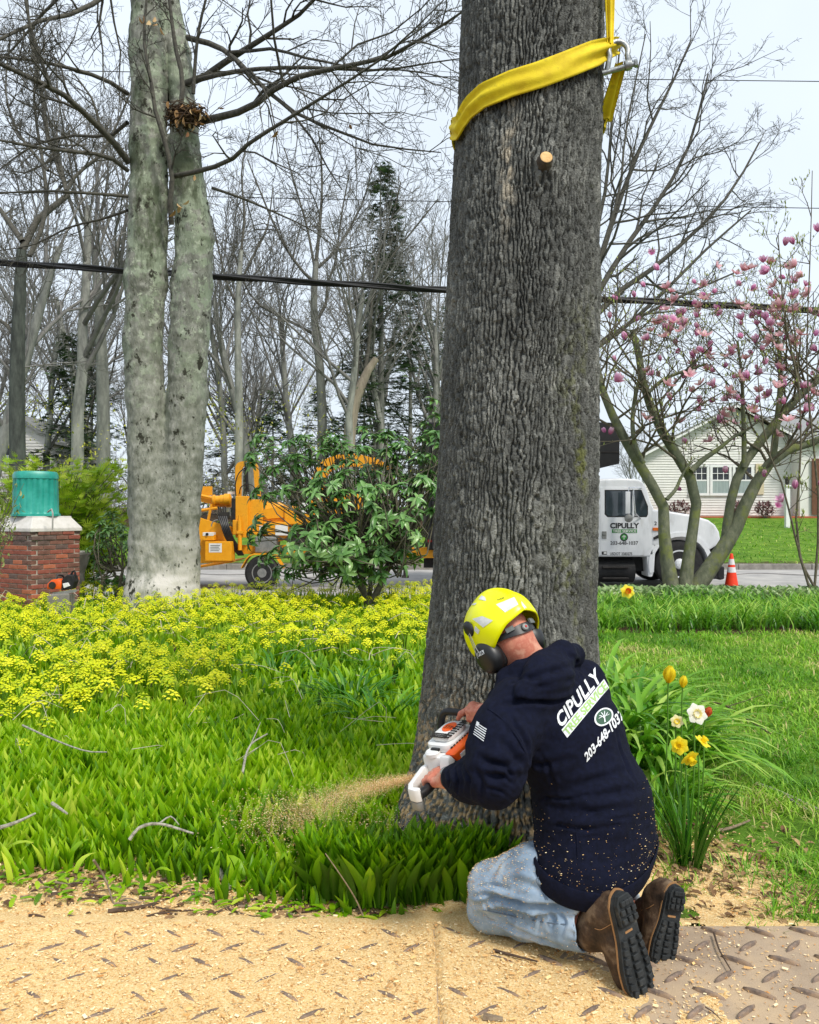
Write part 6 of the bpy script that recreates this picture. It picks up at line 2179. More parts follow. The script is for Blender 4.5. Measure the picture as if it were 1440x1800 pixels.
# ---- purple barberries along the house wall
M_barb = leafmat('barberry_leaf', [(0, lin(66, 40, 46)), (0.6, lin(110, 70, 76)), (1, lin(150, 110, 104))], rough=0.6, trans=0.2)
for u, w_, lab in ((1195, 1.0, 'dark barberry shrub at the wall behind the truck hood'), (1298, 0.9, 'dark barberry shrub under the right house window'), (1345, 0.9, 'dark barberry shrub beside the white lawn post')):
    y = HD - 1.1
    x = P(u, 0, y).x
    zb = float(tz(np.array(x), np.array(y)))
    o = thing('barberry_shrub', lab, 'shrub', (x, y, zb), 'shrubs along the house wall')
    n = 420
    q = rs6.normal(0, 1, (n, 3))
    q /= np.linalg.norm(q, axis=1, keepdims=True)
    q = q * rs6.uniform(0.55, 1.0, n)[:, None] * np.array([0.55, 0.4, 0.42]) * w_ + np.array([x, y, zb + 0.42])
    link('foliage', scatter_mesh('foliage', v_, f_, np.einsum('nij,njk->nik', rotz(rs6.uniform(0, 6.3, n)), rotx(rs6.uniform(0, 2, n))) * rs6.uniform(1.2, 2.4, n)[:, None, None], q, rs6.random(n), off=(x, y, zb)), M_barb, o)
    br = []
    for k in range(9):
        grow(br, rs6, (x, y, zb - 0.05), (rs6.normal(0, 0.5), rs6.normal(0, 0.4), 1), 0.75, 0.012, 3, 4, (3, 3, 3, 3), (0.5,) * 4, (0,) * 4)
    link('stems', branch_mesh('stems', br, (x, y, zb)), M_rstem, o)

# ================================================================ magnolia
MD = 13.9
M_mag = smooth_bark('magnolia_bark', [(0.3, lin(78, 82, 66)), (0.5, lin(102, 106, 86)), (0.7, lin(130, 130, 108))], 9, (1, 1, 0.6), 0.5, [(lin(112, 118, 70), 4, 0.5, 0.62, -1, -0.9)], bscale=22)
mag = thing('magnolia_tree', 'multi-stemmed magnolia with pink tulip blossoms before the white house', 'tree', (P(1200, 0, MD).x, MD, 0))
out = []
rs = np.random.default_rng(15)
LIMB_K = 1.0
mstems = []


def mstem(rows, dd=0.0, ddy=0.03):
    pts, rad = [], []
    for i, (u, v, w) in enumerate(rows):
        d = MD + dd + ddy * i
        pts.append(P(u, v, d))
        rad.append(w / 2 * d / 1440)
    path = smooth_path(pts, 12)
    rr = np.interp(np.linspace(0, 1, 12), np.linspace(0, 1, len(rad)), rad) * 0.76
    mstems.append((path, rr, 0))
    return path, rr


sA = mstem([(1188, 1075, 44), (1180, 1030, 38), (1172, 980, 30), (1167, 930, 26), (1165, 880, 25), (1148, 855, 24), (1120, 810, 23), (1092, 760, 21), (1068, 710, 18), (1052, 660, 15), (1046, 600, 10)], -0.05)
sB = mstem([(1200, 1075, 40), (1205, 1030, 34), (1213, 960, 26), (1224, 890, 24), (1218, 850, 24), (1196, 810, 24), (1165, 760, 23), (1140, 705, 21), (1130, 670, 19), (1122, 620, 16), (1112, 580, 13)], -0.1)
sC = mstem([(1205, 1075, 44), (1225, 1030, 42), (1258, 985, 38), (1292, 930, 34), (1318, 870, 30), (1345, 825, 26), (1368, 800, 23), (1400, 785, 19), (1445, 772, 15), (1500, 740, 10)], 0.0)
sD = mstem([(1275, 960, 24), (1283, 890, 21), (1300, 830, 21), (1330, 785, 21), (1362, 745, 20), (1400, 700, 19), (1440, 665, 17), (1490, 610, 12)], 0.1)
sE = mstem([(1308, 822, 12), (1308, 770, 11), (1306, 710, 9), (1304, 660, 7), (1296, 600, 5)], 0.05)
sF = mstem([(1358, 812, 16), (1363, 770, 16), (1371, 700, 14), (1372, 640, 10), (1366, 580, 6)], 0.15)
sG = mstem([(1215, 828, 14), (1236, 808, 12), (1262, 790, 10), (1290, 768, 7), (1320, 752, 5)], -0.1)
sH = mstem([(1132, 815, 10), (1116, 780, 11), (1112, 740, 10), (1116, 700, 9), (1124, 665, 7)], -0.1)
sI = mstem([(1172, 878, 10), (1188, 860, 8), (1198, 838, 6), (1215, 810, 4)], -0.15)
sJ = mstem([(1140, 690, 9), (1165, 668, 8), (1195, 655, 7), (1240, 640, 5)], -0.05)
link('trunk', branch_mesh('trunk', mstems, base_of(mag), (12,) * 6), M_mag, mag, smooth=True)
for (path, rr), kids, L_ in ((sA, 13, 1.7), (sB, 14, 1.9), (sC, 14, 2.0), (sD, 15, 2.0), (sE, 12, 1.7), (sF, 12, 1.8), (sG, 8, 1.1), (sH, 7, 1.1), (sI, 3, 0.8), (sJ, 9, 1.4)):
    for c in range(kids):
        t = 0.5 + 0.5 * (c + rs.random()) / kids
        i = min(int(t * 11), 10)
        q = path[i] + (path[i + 1] - path[i]) * (t * 11 - i)
        a = rs.uniform(0, 6.28)
        dd_ = np.array([math.cos(a) * 0.75, math.sin(a) * 0.6, 0.75])
        grow(out, rs, q, dd_, L_ * rs.uniform(0.6, 1.1), max(rr[i] * 0.3, 0.01), 2, 4, (4, 5, 4, 3), (0.7, 0.75, 0.75, 0.75), (0.03, 0.06, 0.06, 0.05), 0.16, 0.6, 0.2, 0.0035)
# straight suckers near the right edge
for pts in ([(1436, 1040), (1410, 990), (1395, 930), (1375, 850), (1350, 790), (1335, 700), (1330, 600)], [(1425, 1040), (1400, 940), (1408, 800), (1405, 680), (1395, 560), (1385, 450)], [(1432, 1035), (1440, 900), (1428, 760), (1418, 640), (1425, 430), (1428, 300)], [(1405, 680), (1380, 560), (1372, 470), (1368, 410)]):
    path = smooth_path([P(u, v, MD - 0.9) for u, v in pts], 10)
    out.append((path, np.linspace(0.022, 0.006, 10), 2))
    for c in range(9):
        t = 0.3 + 0.7 * (c + rs.random()) / 9
        i = min(int(t * 9), 8)
        a = rs.uniform(0, 6.28)
        grow(out, rs, path[i], (math.cos(a) * 0.7, math.sin(a) * 0.7, 0.7), rs.uniform(0.3, 0.9), 0.008, 3, 5, (4, 4, 3, 3), (0.6,) * 4, (0.05,) * 4, 0.15, 0.55, 0.2, 0.003)
link('crown', branch_mesh('crown', out, base_of(mag), (8, 7, 5, 4, 3, 3)), pmat('magnolia_twig', lin(84, 78, 64), lin(112, 104, 86), scale=20, rough=0.9), mag, smooth=True)
# blossoms: cupped petals on the twig ends
M_blos = [leafmat('blossom_%s' % n, st, rough=0.5, trans=0.35) for n, st in (('pink', [(0, lin(196, 96, 152)), (0.5, lin(228, 156, 196)), (1, lin(246, 220, 234))]), ('deep', [(0, lin(190, 92, 156)), (0.5, lin(224, 146, 194)), (1, lin(242, 204, 224))]), ('faded', [(0, lin(196, 120, 134)), (0.5, lin(228, 172, 182)), (1, lin(244, 216, 216))]))]


def blossom_mesh(seed, openness, mi, n=7):
    r7 = np.random.default_rng(seed)
    V, F, T = [], [], []
    for k in range(n):
        v_, f_, t_l = leaf_template(5, 0.05, 0.085, 0.25, 0.0, 'oval')
        # cup the petal: widen outwards then in
        t = v_[:, 2] / 0.085
        v_[:, 1] = (np.sin(t * 2.4) * 0.020 * (1 + openness) + openness * 0.05 * t * t) + np.abs(v_[:, 0]) * -0.35
        v_ = v_ @ rotx(np.array(-openness * r7.uniform(0.1, 0.6))).T
        v_ = v_ @ rotz(np.array(k * 2 * PI / n + r7.normal(0, 0.12))).T
        o_ = len(V)
        V += v_.tolist()
        F += (f_ + o_).tolist()
        T += (0.15 + 0.8 * t_l + r7.normal(0, 0.05)).tolist()
    me = np_mesh('blossom', np.array(V), np.array(F), None, np.clip(T, 0, 1))
    me.materials.append(M_blos[mi])
    me.polygons.foreach_set('use_smooth', np.ones(len(F), dtype=bool))
    return me


BLM = [blossom_mesh(1, 0.1, 0), blossom_mesh(2, 0.5, 0), blossom_mesh(3, 0.15, 1), blossom_mesh(4, 0.9, 2), blossom_mesh(5, 0.6, 2), blossom_mesh(6, 0.0, 1, 6)]
ends = np.array([p[-1] for p, r_, l in out if l >= 3])
upx = 720 + ends[:, 0] / ends[:, 1] * 1440
vpx = 900 + (CAMZ - ends[:, 2]) / ends[:, 1] * 1440
spots = [(1158, 475), (1145, 448), (1090, 532), (1112, 525), (1080, 680), (1076, 640), (1395, 432), (1380, 432), (1432, 418), (1300, 500), (1320, 510), (1352, 520), (1400, 492), (1416, 505), (1380, 540), (1400, 545), (1322, 554), (1338, 556), (1345, 566), (1356, 570), (1424, 556), (1260, 560), (1297, 562), (1222, 590), (1228, 582), (1298, 592), (1252, 608), (1333, 600), (1360, 588), (1378, 595), (1366, 606), (1432, 588), (1202, 576), (1172, 580), (1186, 570), (1237, 618), (1275, 622), (1290, 628), (1328, 624), (1258, 652), (1270, 650), (1290, 664), (1318, 664), (1325, 660), (1197, 662), (1228, 660), (1346, 644), (1365, 646), (1394, 624), (1430, 626), (1288, 700), (1300, 702), (1310, 704), (1248, 710), (1335, 708), (1334, 742), (1262, 748), (1420, 758), (1400, 790), (1338, 848), (1275, 832), (1223, 841), (1198, 862), (1400, 868), (1434, 862), (1366, 890), (1376, 882), (1064, 760), (1072, 764), (1420, 712), (1430, 724), (1412, 720), (1215, 630), (1180, 700), (1150, 660), (1104, 600), (1120, 560), (1240, 520), (1350, 480), (1070, 560), (1265, 540), (1385, 680), (1350, 690), (1440, 640)]
rs8 = np.random.default_rng(6)
placed = []
for (u, v) in spots:
    dd_ = np.hypot(upx - u, vpx - v)
    j = int(np.argmin(dd_))
    placed.append(ends[j] if dd_[j] < 14 else np.array(P(u, v, MD + rs8.normal(0, 0.5))))
extra = rs8.permutation(np.nonzero((vpx < 790) & (vpx > 440) & (upx > 1130) & (upx < 1470))[0])[:150]
for j in extra:
    placed.append(ends[j])
mo = np.array(base_of(mag))
for k, p in enumerate(placed):
    if k < len(spots):
        me = BLM[int(rs8.choice([0, 0, 1, 2, 2, 5]))]
    else:
        me = BLM[int(rs8.choice([3, 3, 4, 4, 1, 0]))]
    o = bpy.data.objects.new('blossom', me)
    COL.objects.link(o)
    o.parent = mag
    o.location = Vector(p - mo)
    o.rotation_euler = (rs8.normal(0, 0.45), rs8.normal(0, 0.45), rs8.uniform(0, 6.28))
    s_ = rs8.uniform(1.2, 1.85) * (0.85 if k >= len(spots) else 1)
    o.scale = (s_, s_, s_)
# small unfolding leaves
M_bud = leafmat('bud_leaf', [(0, lin(110, 128, 52)), (0.5, lin(152, 166, 82)), (1, lin(196, 200, 122))], rough=0.5, trans=0.35)
v_, f_, t_l = leaf_template(2, 0.02, 0.055, 0.3, 0.3, 'lance')
al = np.array([p[int(rs8.integers(1, len(p)))] for p, r_, l in out if l >= 3 for _ in range(2)])
n = len(al)
link('young_leaves', scatter_mesh('young_leaves', v_, f_, np.einsum('nij,njk->nik', rotz(rs8.uniform(0, 6.3, n)), rotx(rs8.uniform(0.0, 1.0, n))) * rs8.uniform(0.6, 1.3, n)[:, None, None], al, rs8.random(n), off=mo), M_bud, mag)

# ================================================================ the planted bed
def frames(n, rs_, tilt, smin, smax, squash=0.0):
    return np.einsum('nij,njk->nik', rotz(rs_.uniform(0, 2 * PI, n)), rotx(-np.abs(rs_.normal(0, tilt, n)))) * rs_.uniform(smin, smax, n)[:, None, None]


rb_ = np.random.default_rng(51)


def yellow_amount(x, y):
    u = 720 + x / y * 1440
    dlim = np.interp(u, [-200, 0, 300, 480, 640, 760, 1000], [4.4, 4.7, 5.2, 6.2, 7.3, 8.0, 8.2])
    q = np.stack([x, y, 0 * x], -1)
    a = sstep(-0.5, 0.9, y - dlim + (fbm(q, 1.5, 3, 71) - 0.5) * 2.6)
    gap = sstep(0.46, 0.56, fbm(q, 1.1, 3, 75))
    strap_zone = np.exp(-(((x + 0.75) / 0.75) ** 2 + ((y - 6.6) / 0.8) ** 2))
    return np.clip(a * (0.35 + 0.65 * gap), 0, 1) * (1 - sstep(0.3, 0.7, strap_zone))


def trunk_clear(x, y):
    return (np.hypot(x - 0.46, y - 3.62) > 0.47) & (np.hypot((x + 3.52) / 1.1, y - BD) > 0.42) & ~((x > 0.27) & (y < 3.04))


def bed_points(n, y0, y1):
    y = np.sqrt(rb_.uniform(y0 ** 2, y1 ** 2, n))
    hw = 0.55 * y
    x = rb_.uniform(-1, 1, n) * hw
    keep = (y > bed_front(x) + rb_.normal(0, 0.05, n)) & trunk_clear(x, y)
    xr_ = np.interp(y, [2.8, 3.3, 4.0, 4.3, 12.8], [0.52, 0.52, 0.3, 1.0, 0.9])
    keep &= x < xr_
    return x[keep], y[keep]


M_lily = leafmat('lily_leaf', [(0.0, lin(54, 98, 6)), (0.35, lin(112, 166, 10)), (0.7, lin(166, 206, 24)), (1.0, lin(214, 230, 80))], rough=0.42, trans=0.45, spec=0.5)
near_t = leaf_template(4, 0.038, 0.17, 0.30, 0.6, 'lance')
far_t = leaf_template(3, 0.044, 0.165, 0.32, 0.0, 'lance', False)


def plant_leaves(name, x, y, per, tmpl, lab, smin, smax, tilt=0.17, jit=0.016, mat=None, base_t=0.5, tsd=0.18, zoff=0.0, hfun=None):
    x = np.repeat(x, per) + rb_.normal(0, jit, len(x) * per)
    y = np.repeat(y, per) + rb_.normal(0, jit, len(y) * per)
    n = len(x)
    z = tz(x, y) - 0.01 + zoff
    Mx = frames(n, rb_, tilt, smin, smax)
    if hfun is not None:
        Mx = Mx * hfun(x, y)[:, None, None]
    q = np.stack([x, y, 0 * x], -1)
    tint = base_t + rb_.normal(0, tsd, n) + (fbm(q, 1.2, 2, 33) - 0.5) * 0.5
    v, f, t = tmpl
    me = scatter_mesh(name, v, f, Mx, np.stack([x, y, z], -1), np.clip(tint, 0, 1), 0.34 * (t - 0.6))  # leaf bases tinted darker, painting in the shade low between leaves
    o = link(name, me, mat or M_lily, smooth=True)
    return tag(o, lab, 'plants', kind='stuff')


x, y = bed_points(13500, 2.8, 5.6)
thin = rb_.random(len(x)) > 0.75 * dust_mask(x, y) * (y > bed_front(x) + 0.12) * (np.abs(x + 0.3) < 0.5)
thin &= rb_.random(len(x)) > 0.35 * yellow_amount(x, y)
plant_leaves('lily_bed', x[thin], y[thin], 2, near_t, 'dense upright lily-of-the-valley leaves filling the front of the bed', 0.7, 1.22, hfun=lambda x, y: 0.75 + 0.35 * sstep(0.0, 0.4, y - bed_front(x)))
x, y = bed_points(1300, 3.1, 6.5)
plant_leaves('bent_leaves', x, y, 1, leaf_template(5, 0.05, 0.17, 1.2, 0.3, 'lance'), 'bent and yellowing leaves among the upright ones', 0.55, 0.95, tilt=0.9, base_t=0.68, tsd=0.22, zoff=0.05)
n = 620
x = rb_.uniform(-0.36, 0.34, n)
y = bed_front(x) + np.abs(rb_.normal(0, 0.10, n))
k_ = np.hypot(x - 0.455, y - 3.62) > 0.50
plant_leaves('leaf_tuft', x[k_], y[k_], 2, near_t, 'tall leaf tuft, tinted dark for shade, standing before the trunk foot and knees', 1.05, 1.45, tilt=0.18, base_t=0.36, zoff=0.05)  # lower base tint paints the shade by the trunk into the leaves
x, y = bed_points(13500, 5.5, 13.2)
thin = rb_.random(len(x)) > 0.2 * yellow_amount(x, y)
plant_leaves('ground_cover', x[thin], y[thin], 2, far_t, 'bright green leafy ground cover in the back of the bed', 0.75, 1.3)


# heads of yellow bloom, small domes of florets
def bloom_head(seed):
    r9 = np.random.default_rng(seed)
    V, F, T = [], [], []
    for k in range(15):
        a = k * 2.399
        t = (k + 0.5) / 15
        r_ = math.sqrt(t) * 0.036
        c = np.array([r_ * math.cos(a), r_ * math.sin(a), 0.030 * (1 - t * 1.25) + r9.normal(0, 0.003)])
        s = 0.0102 * r9.uniform(0.8, 1.25)
        nrm = np.array([math.cos(a) * r_ * 14, math.sin(a) * r_ * 14, 1])
        nrm /= np.linalg.norm(nrm)
        u = np.cross(nrm, [0.3, 1, 0.2])
        u /= np.linalg.norm(u)
        w = np.cross(nrm, u)
        b0 = len(V)
        for j in range(4):
            an = j * PI / 2 + r9.random()
            V.append(c + (u * math.cos(an) + w * math.sin(an)) * s)
            T.append(0.1)
        V.append(c + nrm * s * 0.55)
        T.append(-0.12)
        for j in range(4):
            F.append((b0 + j, b0 + (j + 1) % 4, b0 + 4))
    # stalk
    b0 = len(V)
    for z, s in ((-0.16, 0.004), (0.0, 0.004)):
        for an in (0, 2.1, 4.2):
            V.append(np.array([s * math.cos(an), s * math.sin(an), z]))
            T.append(-0.6)
    for j in range(3):
        F.append((b0 + j, b0 + (j + 1) % 3, b0 + 3 + (j + 1) % 3))
        F.append((b0 + j, b0 + 3 + (j + 1) % 3, b0 + 3 + j))
    return np.array(V), np.array(F), np.array(T)


M_bloom = leafmat('yellow_bloom', [(0.0, lin(112, 158, 16)), (0.4, lin(190, 206, 14)), (0.7, lin(226, 228, 12)), (1.0, lin(244, 240, 50))], rough=0.6, trans=0.25)
x, y = bed_points(13000, 4.2, 13.3)
k_ = rb_.random(len(x)) < yellow_amount(x, y) * 0.62
x, y = x[k_], y[k_]
n = len(x)
q = np.stack([x, y, 0 * x], -1)
hgt = 0.215 + 0.09 * fbm(q, 2.0, 3, 88) + rb_.normal(0, 0.042, n)
hv, hf, ht = bloom_head(2)
Mx = np.einsum('nij,njk->nik', rotz(rb_.uniform(0, 6.28, n)), rotx(rb_.normal(0, 0.22, n))) * rb_.uniform(0.8, 1.5, n)[:, None, None]
me = scatter_mesh('yellow_flowers', hv, hf, Mx, np.stack([x, y, tz(x, y) + hgt], -1), np.clip(rb_.normal(0.58, 0.2, n), 0.18, 1), ht)
tag(link('yellow_flowers', me, M_bloom, smooth=False), 'domed yellow flower heads massed over the back of the bed', 'flowers', kind='stuff')
# strap-leaved clumps among the bed
M_strap = leafmat('strap_leaf', [(0.0, lin(36, 84, 16)), (0.4, lin(74, 136, 24)), (0.75, lin(126, 180, 42)), (1.0, lin(184, 212, 96))], rough=0.4, trans=0.35, spec=0.5)
strap_t = leaf_template(7, 0.024, 0.44, 1.15, 0.5, 'strap')


def strap_clump(lab, cx_, cy_, n, rad_, smin, smax, seed, grp, base_t=0.45, tilt=0.5, name='strap_leaf_clump', tm=None, cat='plant'):
    r_ = np.random.default_rng(seed)
    o = thing(name, lab, cat, (cx_, cy_, float(tz(np.array(cx_), np.array(cy_)))), grp)
    a, rr = r_.uniform(0, 6.28, n), np.sqrt(r_.random(n)) * rad_
    x, y = cx_ + rr * np.cos(a), cy_ + rr * np.sin(a)
    yaw = a - PI / 2 + r_.normal(0, 0.5, n)
    Mx = np.einsum('nij,njk->nik', rotz(yaw), rotx(-np.clip(r_.normal(tilt * 0.55, tilt * 0.5, n), 0.02, 1.2))) * r_.uniform(smin, smax, n)[:, None, None]
    v, f, t = tm or strap_t
    link('leaves', scatter_mesh('leaves', v, f, Mx, np.stack([x, y, tz(x, y)], -1), np.clip(r_.normal(base_t, 0.15, n), 0, 1), 0.2 * (t - 0.5), base_of(o)), M_strap, o, smooth=True)
    return o


for k, (u, v, n, s, lab) in enumerate(((490, 1200, 80, 0.85, 'dark strap-leaved clump below the yellow blooms'), (540, 1165, 70, 0.8, 'arching strap-leaved clump nearest the rhododendron stems'), (615, 1250, 90, 0.9, 'broad strap-leaved clump in the middle of the bed'), (680, 1290, 90, 0.95, 'strap-leaved clump just left of the big trunk foot'), (680, 1190, 70, 0.85, 'upright strap-leaved clump left of the big trunk'))):
    d = 1440 * CAMZ / (v - 900)
    strap_clump(lab, P(u, 0, d).x, d, n, 0.2, s * 0.7, s * 1.15, 60 + k, 'strap-leaved clumps in the bed', 0.36, 0.75)

# ---- right-hand border of daylilies behind the lawn and clumps by the trunk
n = 1500
y = rb_.uniform(9.8, 12.6, n)
x = rb_.uniform(0.75, 8.2, n)
k_ = (y > 9.85 + 0.2 * np.sin(x * 2))
x, y = x[k_], y[k_]
plant_leaves('daylily_border', x, y, 8, leaf_template(3, 0.022, 0.5, 0.9, 0.0, 'strap', False), 'border of bright green daylily leaves behind the lawn', 0.55, 0.95, tilt=0.35, jit=0.06, mat=M_strap, base_t=0.62)
n = 900
y = rb_.uniform(12.2, 13.2, n)
x = rb_.uniform(1.9, 8.2, n)
M_hosta = leafmat('variegated_leaf', [(0.0, lin(70, 110, 54)), (0.5, lin(128, 160, 96)), (1.0, lin(200, 212, 166))], rough=0.5, trans=0.3)
plant_leaves('variegated_groundcover', x, y, 5, leaf_template(3, 0.06, 0.16, 0.8, 0.3, 'lance'), 'pale variegated leaves around the magnolia foot', 0.8, 1.3, tilt=0.8, jit=0.08, mat=M_hosta, base_t=0.5, zoff=0.16)
for k, (u, v, n, s, lab) in enumerate(((1085, 1335, 150, 1.0, 'large daylily clump right of the big trunk'), (1130, 1370, 130, 0.95, 'arching daylily clump behind the worker\'s back'), (1165, 1425, 110, 0.8, 'daylily clump between worker and daffodils'), (1072, 1265, 130, 1.05, 'daylily clump touching the right trunk edge'), (1185, 1350, 90, 0.95, 'daylily clump carrying the yellow tulips'), (1110, 1290, 100, 1.0, 'hindmost daylily clump right of the big trunk'))):
    d = 1440 * CAMZ / (v - 900)
    strap_clump(lab, P(u, 0, d).x, d, n, 0.16, s * (1.0 if v < 1400 else 0.75), s * (1.75 if v < 1400 else 1.3), 80 + k, 'daylily clumps beside the trunk', 0.66, 0.5)

# ---- daffodils and tulips
M_daf = {n: leafmat('petal_%s' % n, st, rough=0.5, trans=0.4) for n, st in (('yellow', [(0, lin(252, 218, 20)), (1, lin(255, 240, 60))]), ('white', [(0, lin(232, 226, 196)), (1, lin(246, 246, 240))]), ('cream', [(0, lin(244, 226, 130)), (1, lin(250, 244, 196))]), ('orange', [(0, lin(216, 84, 20)), (1, lin(236, 128, 48))]), ('coral', [(0, lin(206, 72, 40)), (1, lin(236, 120, 70))]))}
M_stalk = pmat('flower_stalk', lin(78, 124, 40), lin(96, 142, 52), rough=0.5)


def flower(kind, lab, u, v, d, petal, cupm, size, face, cup=0.4):
    head = P(u, v, d)
    base = Vector((head.x - 0.02, d + 0.03, float(tz(np.array(head.x), np.array(d)))))
    o = thing(kind, lab, 'flower', base, 'spring flowers beside the lawn')
    face = Vector(face).normalized()
    nk = head - face * 0.03
    part('stalk', M_stalk, o, lambda m: m.tube(smooth_path([base, base * 0.4 + nk * 0.6 + Vector((0.01, 0, 0.03)), nk + Vector((0, 0, 0.005)), head], 9), 0.0035, 6), smooth=True)
    q = face.to_track_quat('Z', 'Y').to_matrix()
    Mq = np.array(q)
    for k in range(6):
        v_, f_, t_l = leaf_template(4, size * 0.55, size * (0.62 if kind == 'daffodil' else 0.8), 0.3, -0.2, 'oval')
        tilt = -1.35 if kind == 'daffodil' else -0.18
        w = v_ @ rotx(np.array(tilt + 0.1 * (k % 2))).T @ rotz(np.array(k * PI / 3 + 0.2)).T
        if kind == 'tulip':
            t = v_[:, 2] / (size * 0.8)
            w = v_.copy()
            w[:, 1] = np.sin(t * 2.6) * size * 0.2 - np.abs(v_[:, 0]) * 0.3
            w = w @ rotz(np.array(k * PI / 3)).T
        W3 = w @ Mq.T + np.array(head)
        link('petal', np_mesh('petal', W3, f_, base_of(o), 0.3 + 0.6 * t_l), petal, o, smooth=True)
    if kind == 'daffodil':
        V, F, T = [], [], []
        n = 20
        for i, (r_, h) in enumerate(((0.12, 0.0), (0.17, 0.15), (0.19, 0.28), (0.25, 0.36))):
            for k in range(n):
                a = 2 * PI * k / n
                rr = size * r_ * (1 + (0.12 * math.cos(10 * a) if i == 3 else 0))
                V.append((rr * math.cos(a), rr * math.sin(a), size * h * cup * 2))
                T.append(0.3)
        W3 = np.array(V) @ Mq.T + np.array(head)
        link('trumpet', np_mesh('trumpet', W3, grid_faces(n, 4, True), base_of(o), T), cupm, o, smooth=True)
    return o


flower('daffodil', 'large white daffodil with a yellow cup at the lawn edge', 1225, 1255, 3.42, M_daf['white'], M_daf['cream'], 0.075, (0.1, -0.8, 0.35), 0.25)
flower('daffodil', 'small pale yellow daffodil left of the white one', 1190, 1268, 3.45, M_daf['cream'], M_daf['yellow'], 0.046, (-0.1, -0.9, 0.3), 0.25)
flower('daffodil', 'golden daffodil tilted left above the lowest golden one', 1195, 1311, 3.3, M_daf['yellow'], M_daf['yellow'], 0.062, (-0.5, -0.7, 0.3), 0.55)
flower('daffodil', 'golden daffodil hanging lowest beside the worker', 1212, 1332, 3.28, M_daf['yellow'], M_daf['yellow'], 0.066, (0.3, -0.7, -0.5), 0.6)
flower('daffodil', 'golden daffodil seen from the side below the white daffodil', 1235, 1304, 3.36, M_daf['yellow'], M_daf['yellow'], 0.06, (0.5, -0.3, 0.75), 0.5)
flower('tulip', 'yellow tulip standing in the daylily leaves', 1175, 1200, 3.7, M_daf['yellow'], None, 0.10, (0.05, -0.2, 1))
flower('tulip', 'half hidden yellow tulip right of the other yellow tulip', 1200, 1208, 3.8, M_daf['yellow'], None, 0.07, (0.1, -0.1, 1))
flower('tulip', 'orange-red tulip just behind the white daffodil', 1241, 1260, 3.55, M_daf['coral'], None, 0.06, (0.3, -0.2, 0.9))
flower('daffodil', 'orange-yellow daffodil in the border below the truck door', 1103, 1040, 11.6, M_daf['yellow'], M_daf['orange'], 0.17, (0, -1, 0.3), 0.5)
strap_clump('upright daffodil leaf tuft under the golden flowers', P(1212, 0, 3.33).x, 3.33, 46, 0.05, 0.75, 1.05, 91, 'daffodil foliage', 0.25, 0.3, name='daffodil_foliage', tm=leaf_template(6, 0.013, 0.40, 0.35, 0.4, 'strap'))

# ================================================================ lawn grass
M_grass = leafmat('grass_blade', [(0.0, lin(54, 108, 14)), (0.4, lin(96, 154, 22)), (0.75, lin(142, 190, 44)), (0.93, lin(178, 204, 82)), (1.0, lin(208, 192, 132))], rough=0.5, trans=0.35)
g_t = leaf_template(2, 0.0045, 0.075, 0.9, 0.0, 'strap', False)


def lawn(name, n, x0, x1, y0, y1, smin, smax, lab, wide=1.0):
    y = rb_.uniform(y0, y1, n)
    x = rb_.uniform(x0, x1, n)
    q = np.stack([x, y, 0 * x], -1)
    bare = sstep(0.48, 0.58, fbm(q, 2.2, 3, 101)) * (0.85 - 0.25 * sstep(4.0, 6.0, y)) + 0.9 * np.clip(dust_mask(x, y) * 1.6, 0, 1)
    k = (rb_.random(n) < lawn_mask(x, y)) & (rb_.random(n) > bare * 0.9)
    x, y = x[k], y[k]
    n = len(x)
    tuft = fbm(np.stack([x, y, 0 * x], -1), 5, 3, 103)
    Mx = frames(n, rb_, 0.55, smin, smax) * (0.6 + 0.9 * tuft)[:, None, None]
    Mx[:, :, 0] *= wide
    v, f, t = g_t
    tint = np.clip(rb_.normal(0.58, 0.17, n) + (fbm(np.stack([x, y, 0 * x], -1), 1.3, 3, 107) - 0.5) * 1.3 + 0.5 * (rb_.random(n) < 0.04), 0, 1)
    tag(link(name, scatter_mesh(name, v, f, Mx, np.stack([x, y, tz(x, y)], -1), tint, 0.12 * (t - 0.4)), M_grass), lab, 'grass', kind='stuff')


lawn('lawn_grass', 36000, 0.8, 2.9, 2.75, 5.0, 0.6, 1.25, 'short bright lawn grass right of the worker')
lawn('back_lawn_grass', 42000, 0.7, 6.0, 4.9, 10.0, 0.6, 1.15, 'lawn grass stretching back to the daylily border', 1.9)

n = 15000
y = rb_.uniform(22.9, 37, n)
x = rb_.uniform(-0.55, 0.62, n) * y
k_ = (x > 4.5) | (x < -6)
x, y = x[k_], y[k_]
n = len(x)
v, f, t = leaf_template(2, 0.03, 0.13, 0.9, 0.0, 'strap', False)
tint = np.clip(rb_.normal(0.5, 0.2, n) + (fbm(np.stack([x, y, 0 * x], -1), 0.5, 3, 117) - 0.5) * 1.2, 0, 1)
tag(link('far_lawn_grass', scatter_mesh('far_lawn_grass', v, f, frames(n, rb_, 0.6, 0.5, 1.3), np.stack([x, y, tz(x, y) - 0.01], -1), tint, 0.1 * (t - 0.4)), M_grass), 'rough lawn grass across the road before the white house', 'grass', kind='stuff')

# ================================================================ sticks, twigs and litter
M_stick = pmat('dead_stick', lin(110, 94, 76), lin(146, 130, 108), scale=40, rough=0.95, vary=0.2, bump=0.5)
M_lstick = pmat('lichened_stick', lin(120, 116, 104), lin(176, 172, 158), scale=60, rough=0.95, bump=0.5)
M_dstick = pmat('dark_stick', lin(66, 52, 42), lin(96, 78, 64), scale=40, rough=0.95, vary=0.2)


def gp(u, v, h=0.0):
    d = 1440 * (CAMZ - h) / (v - 900)
    return P(u, v, d)


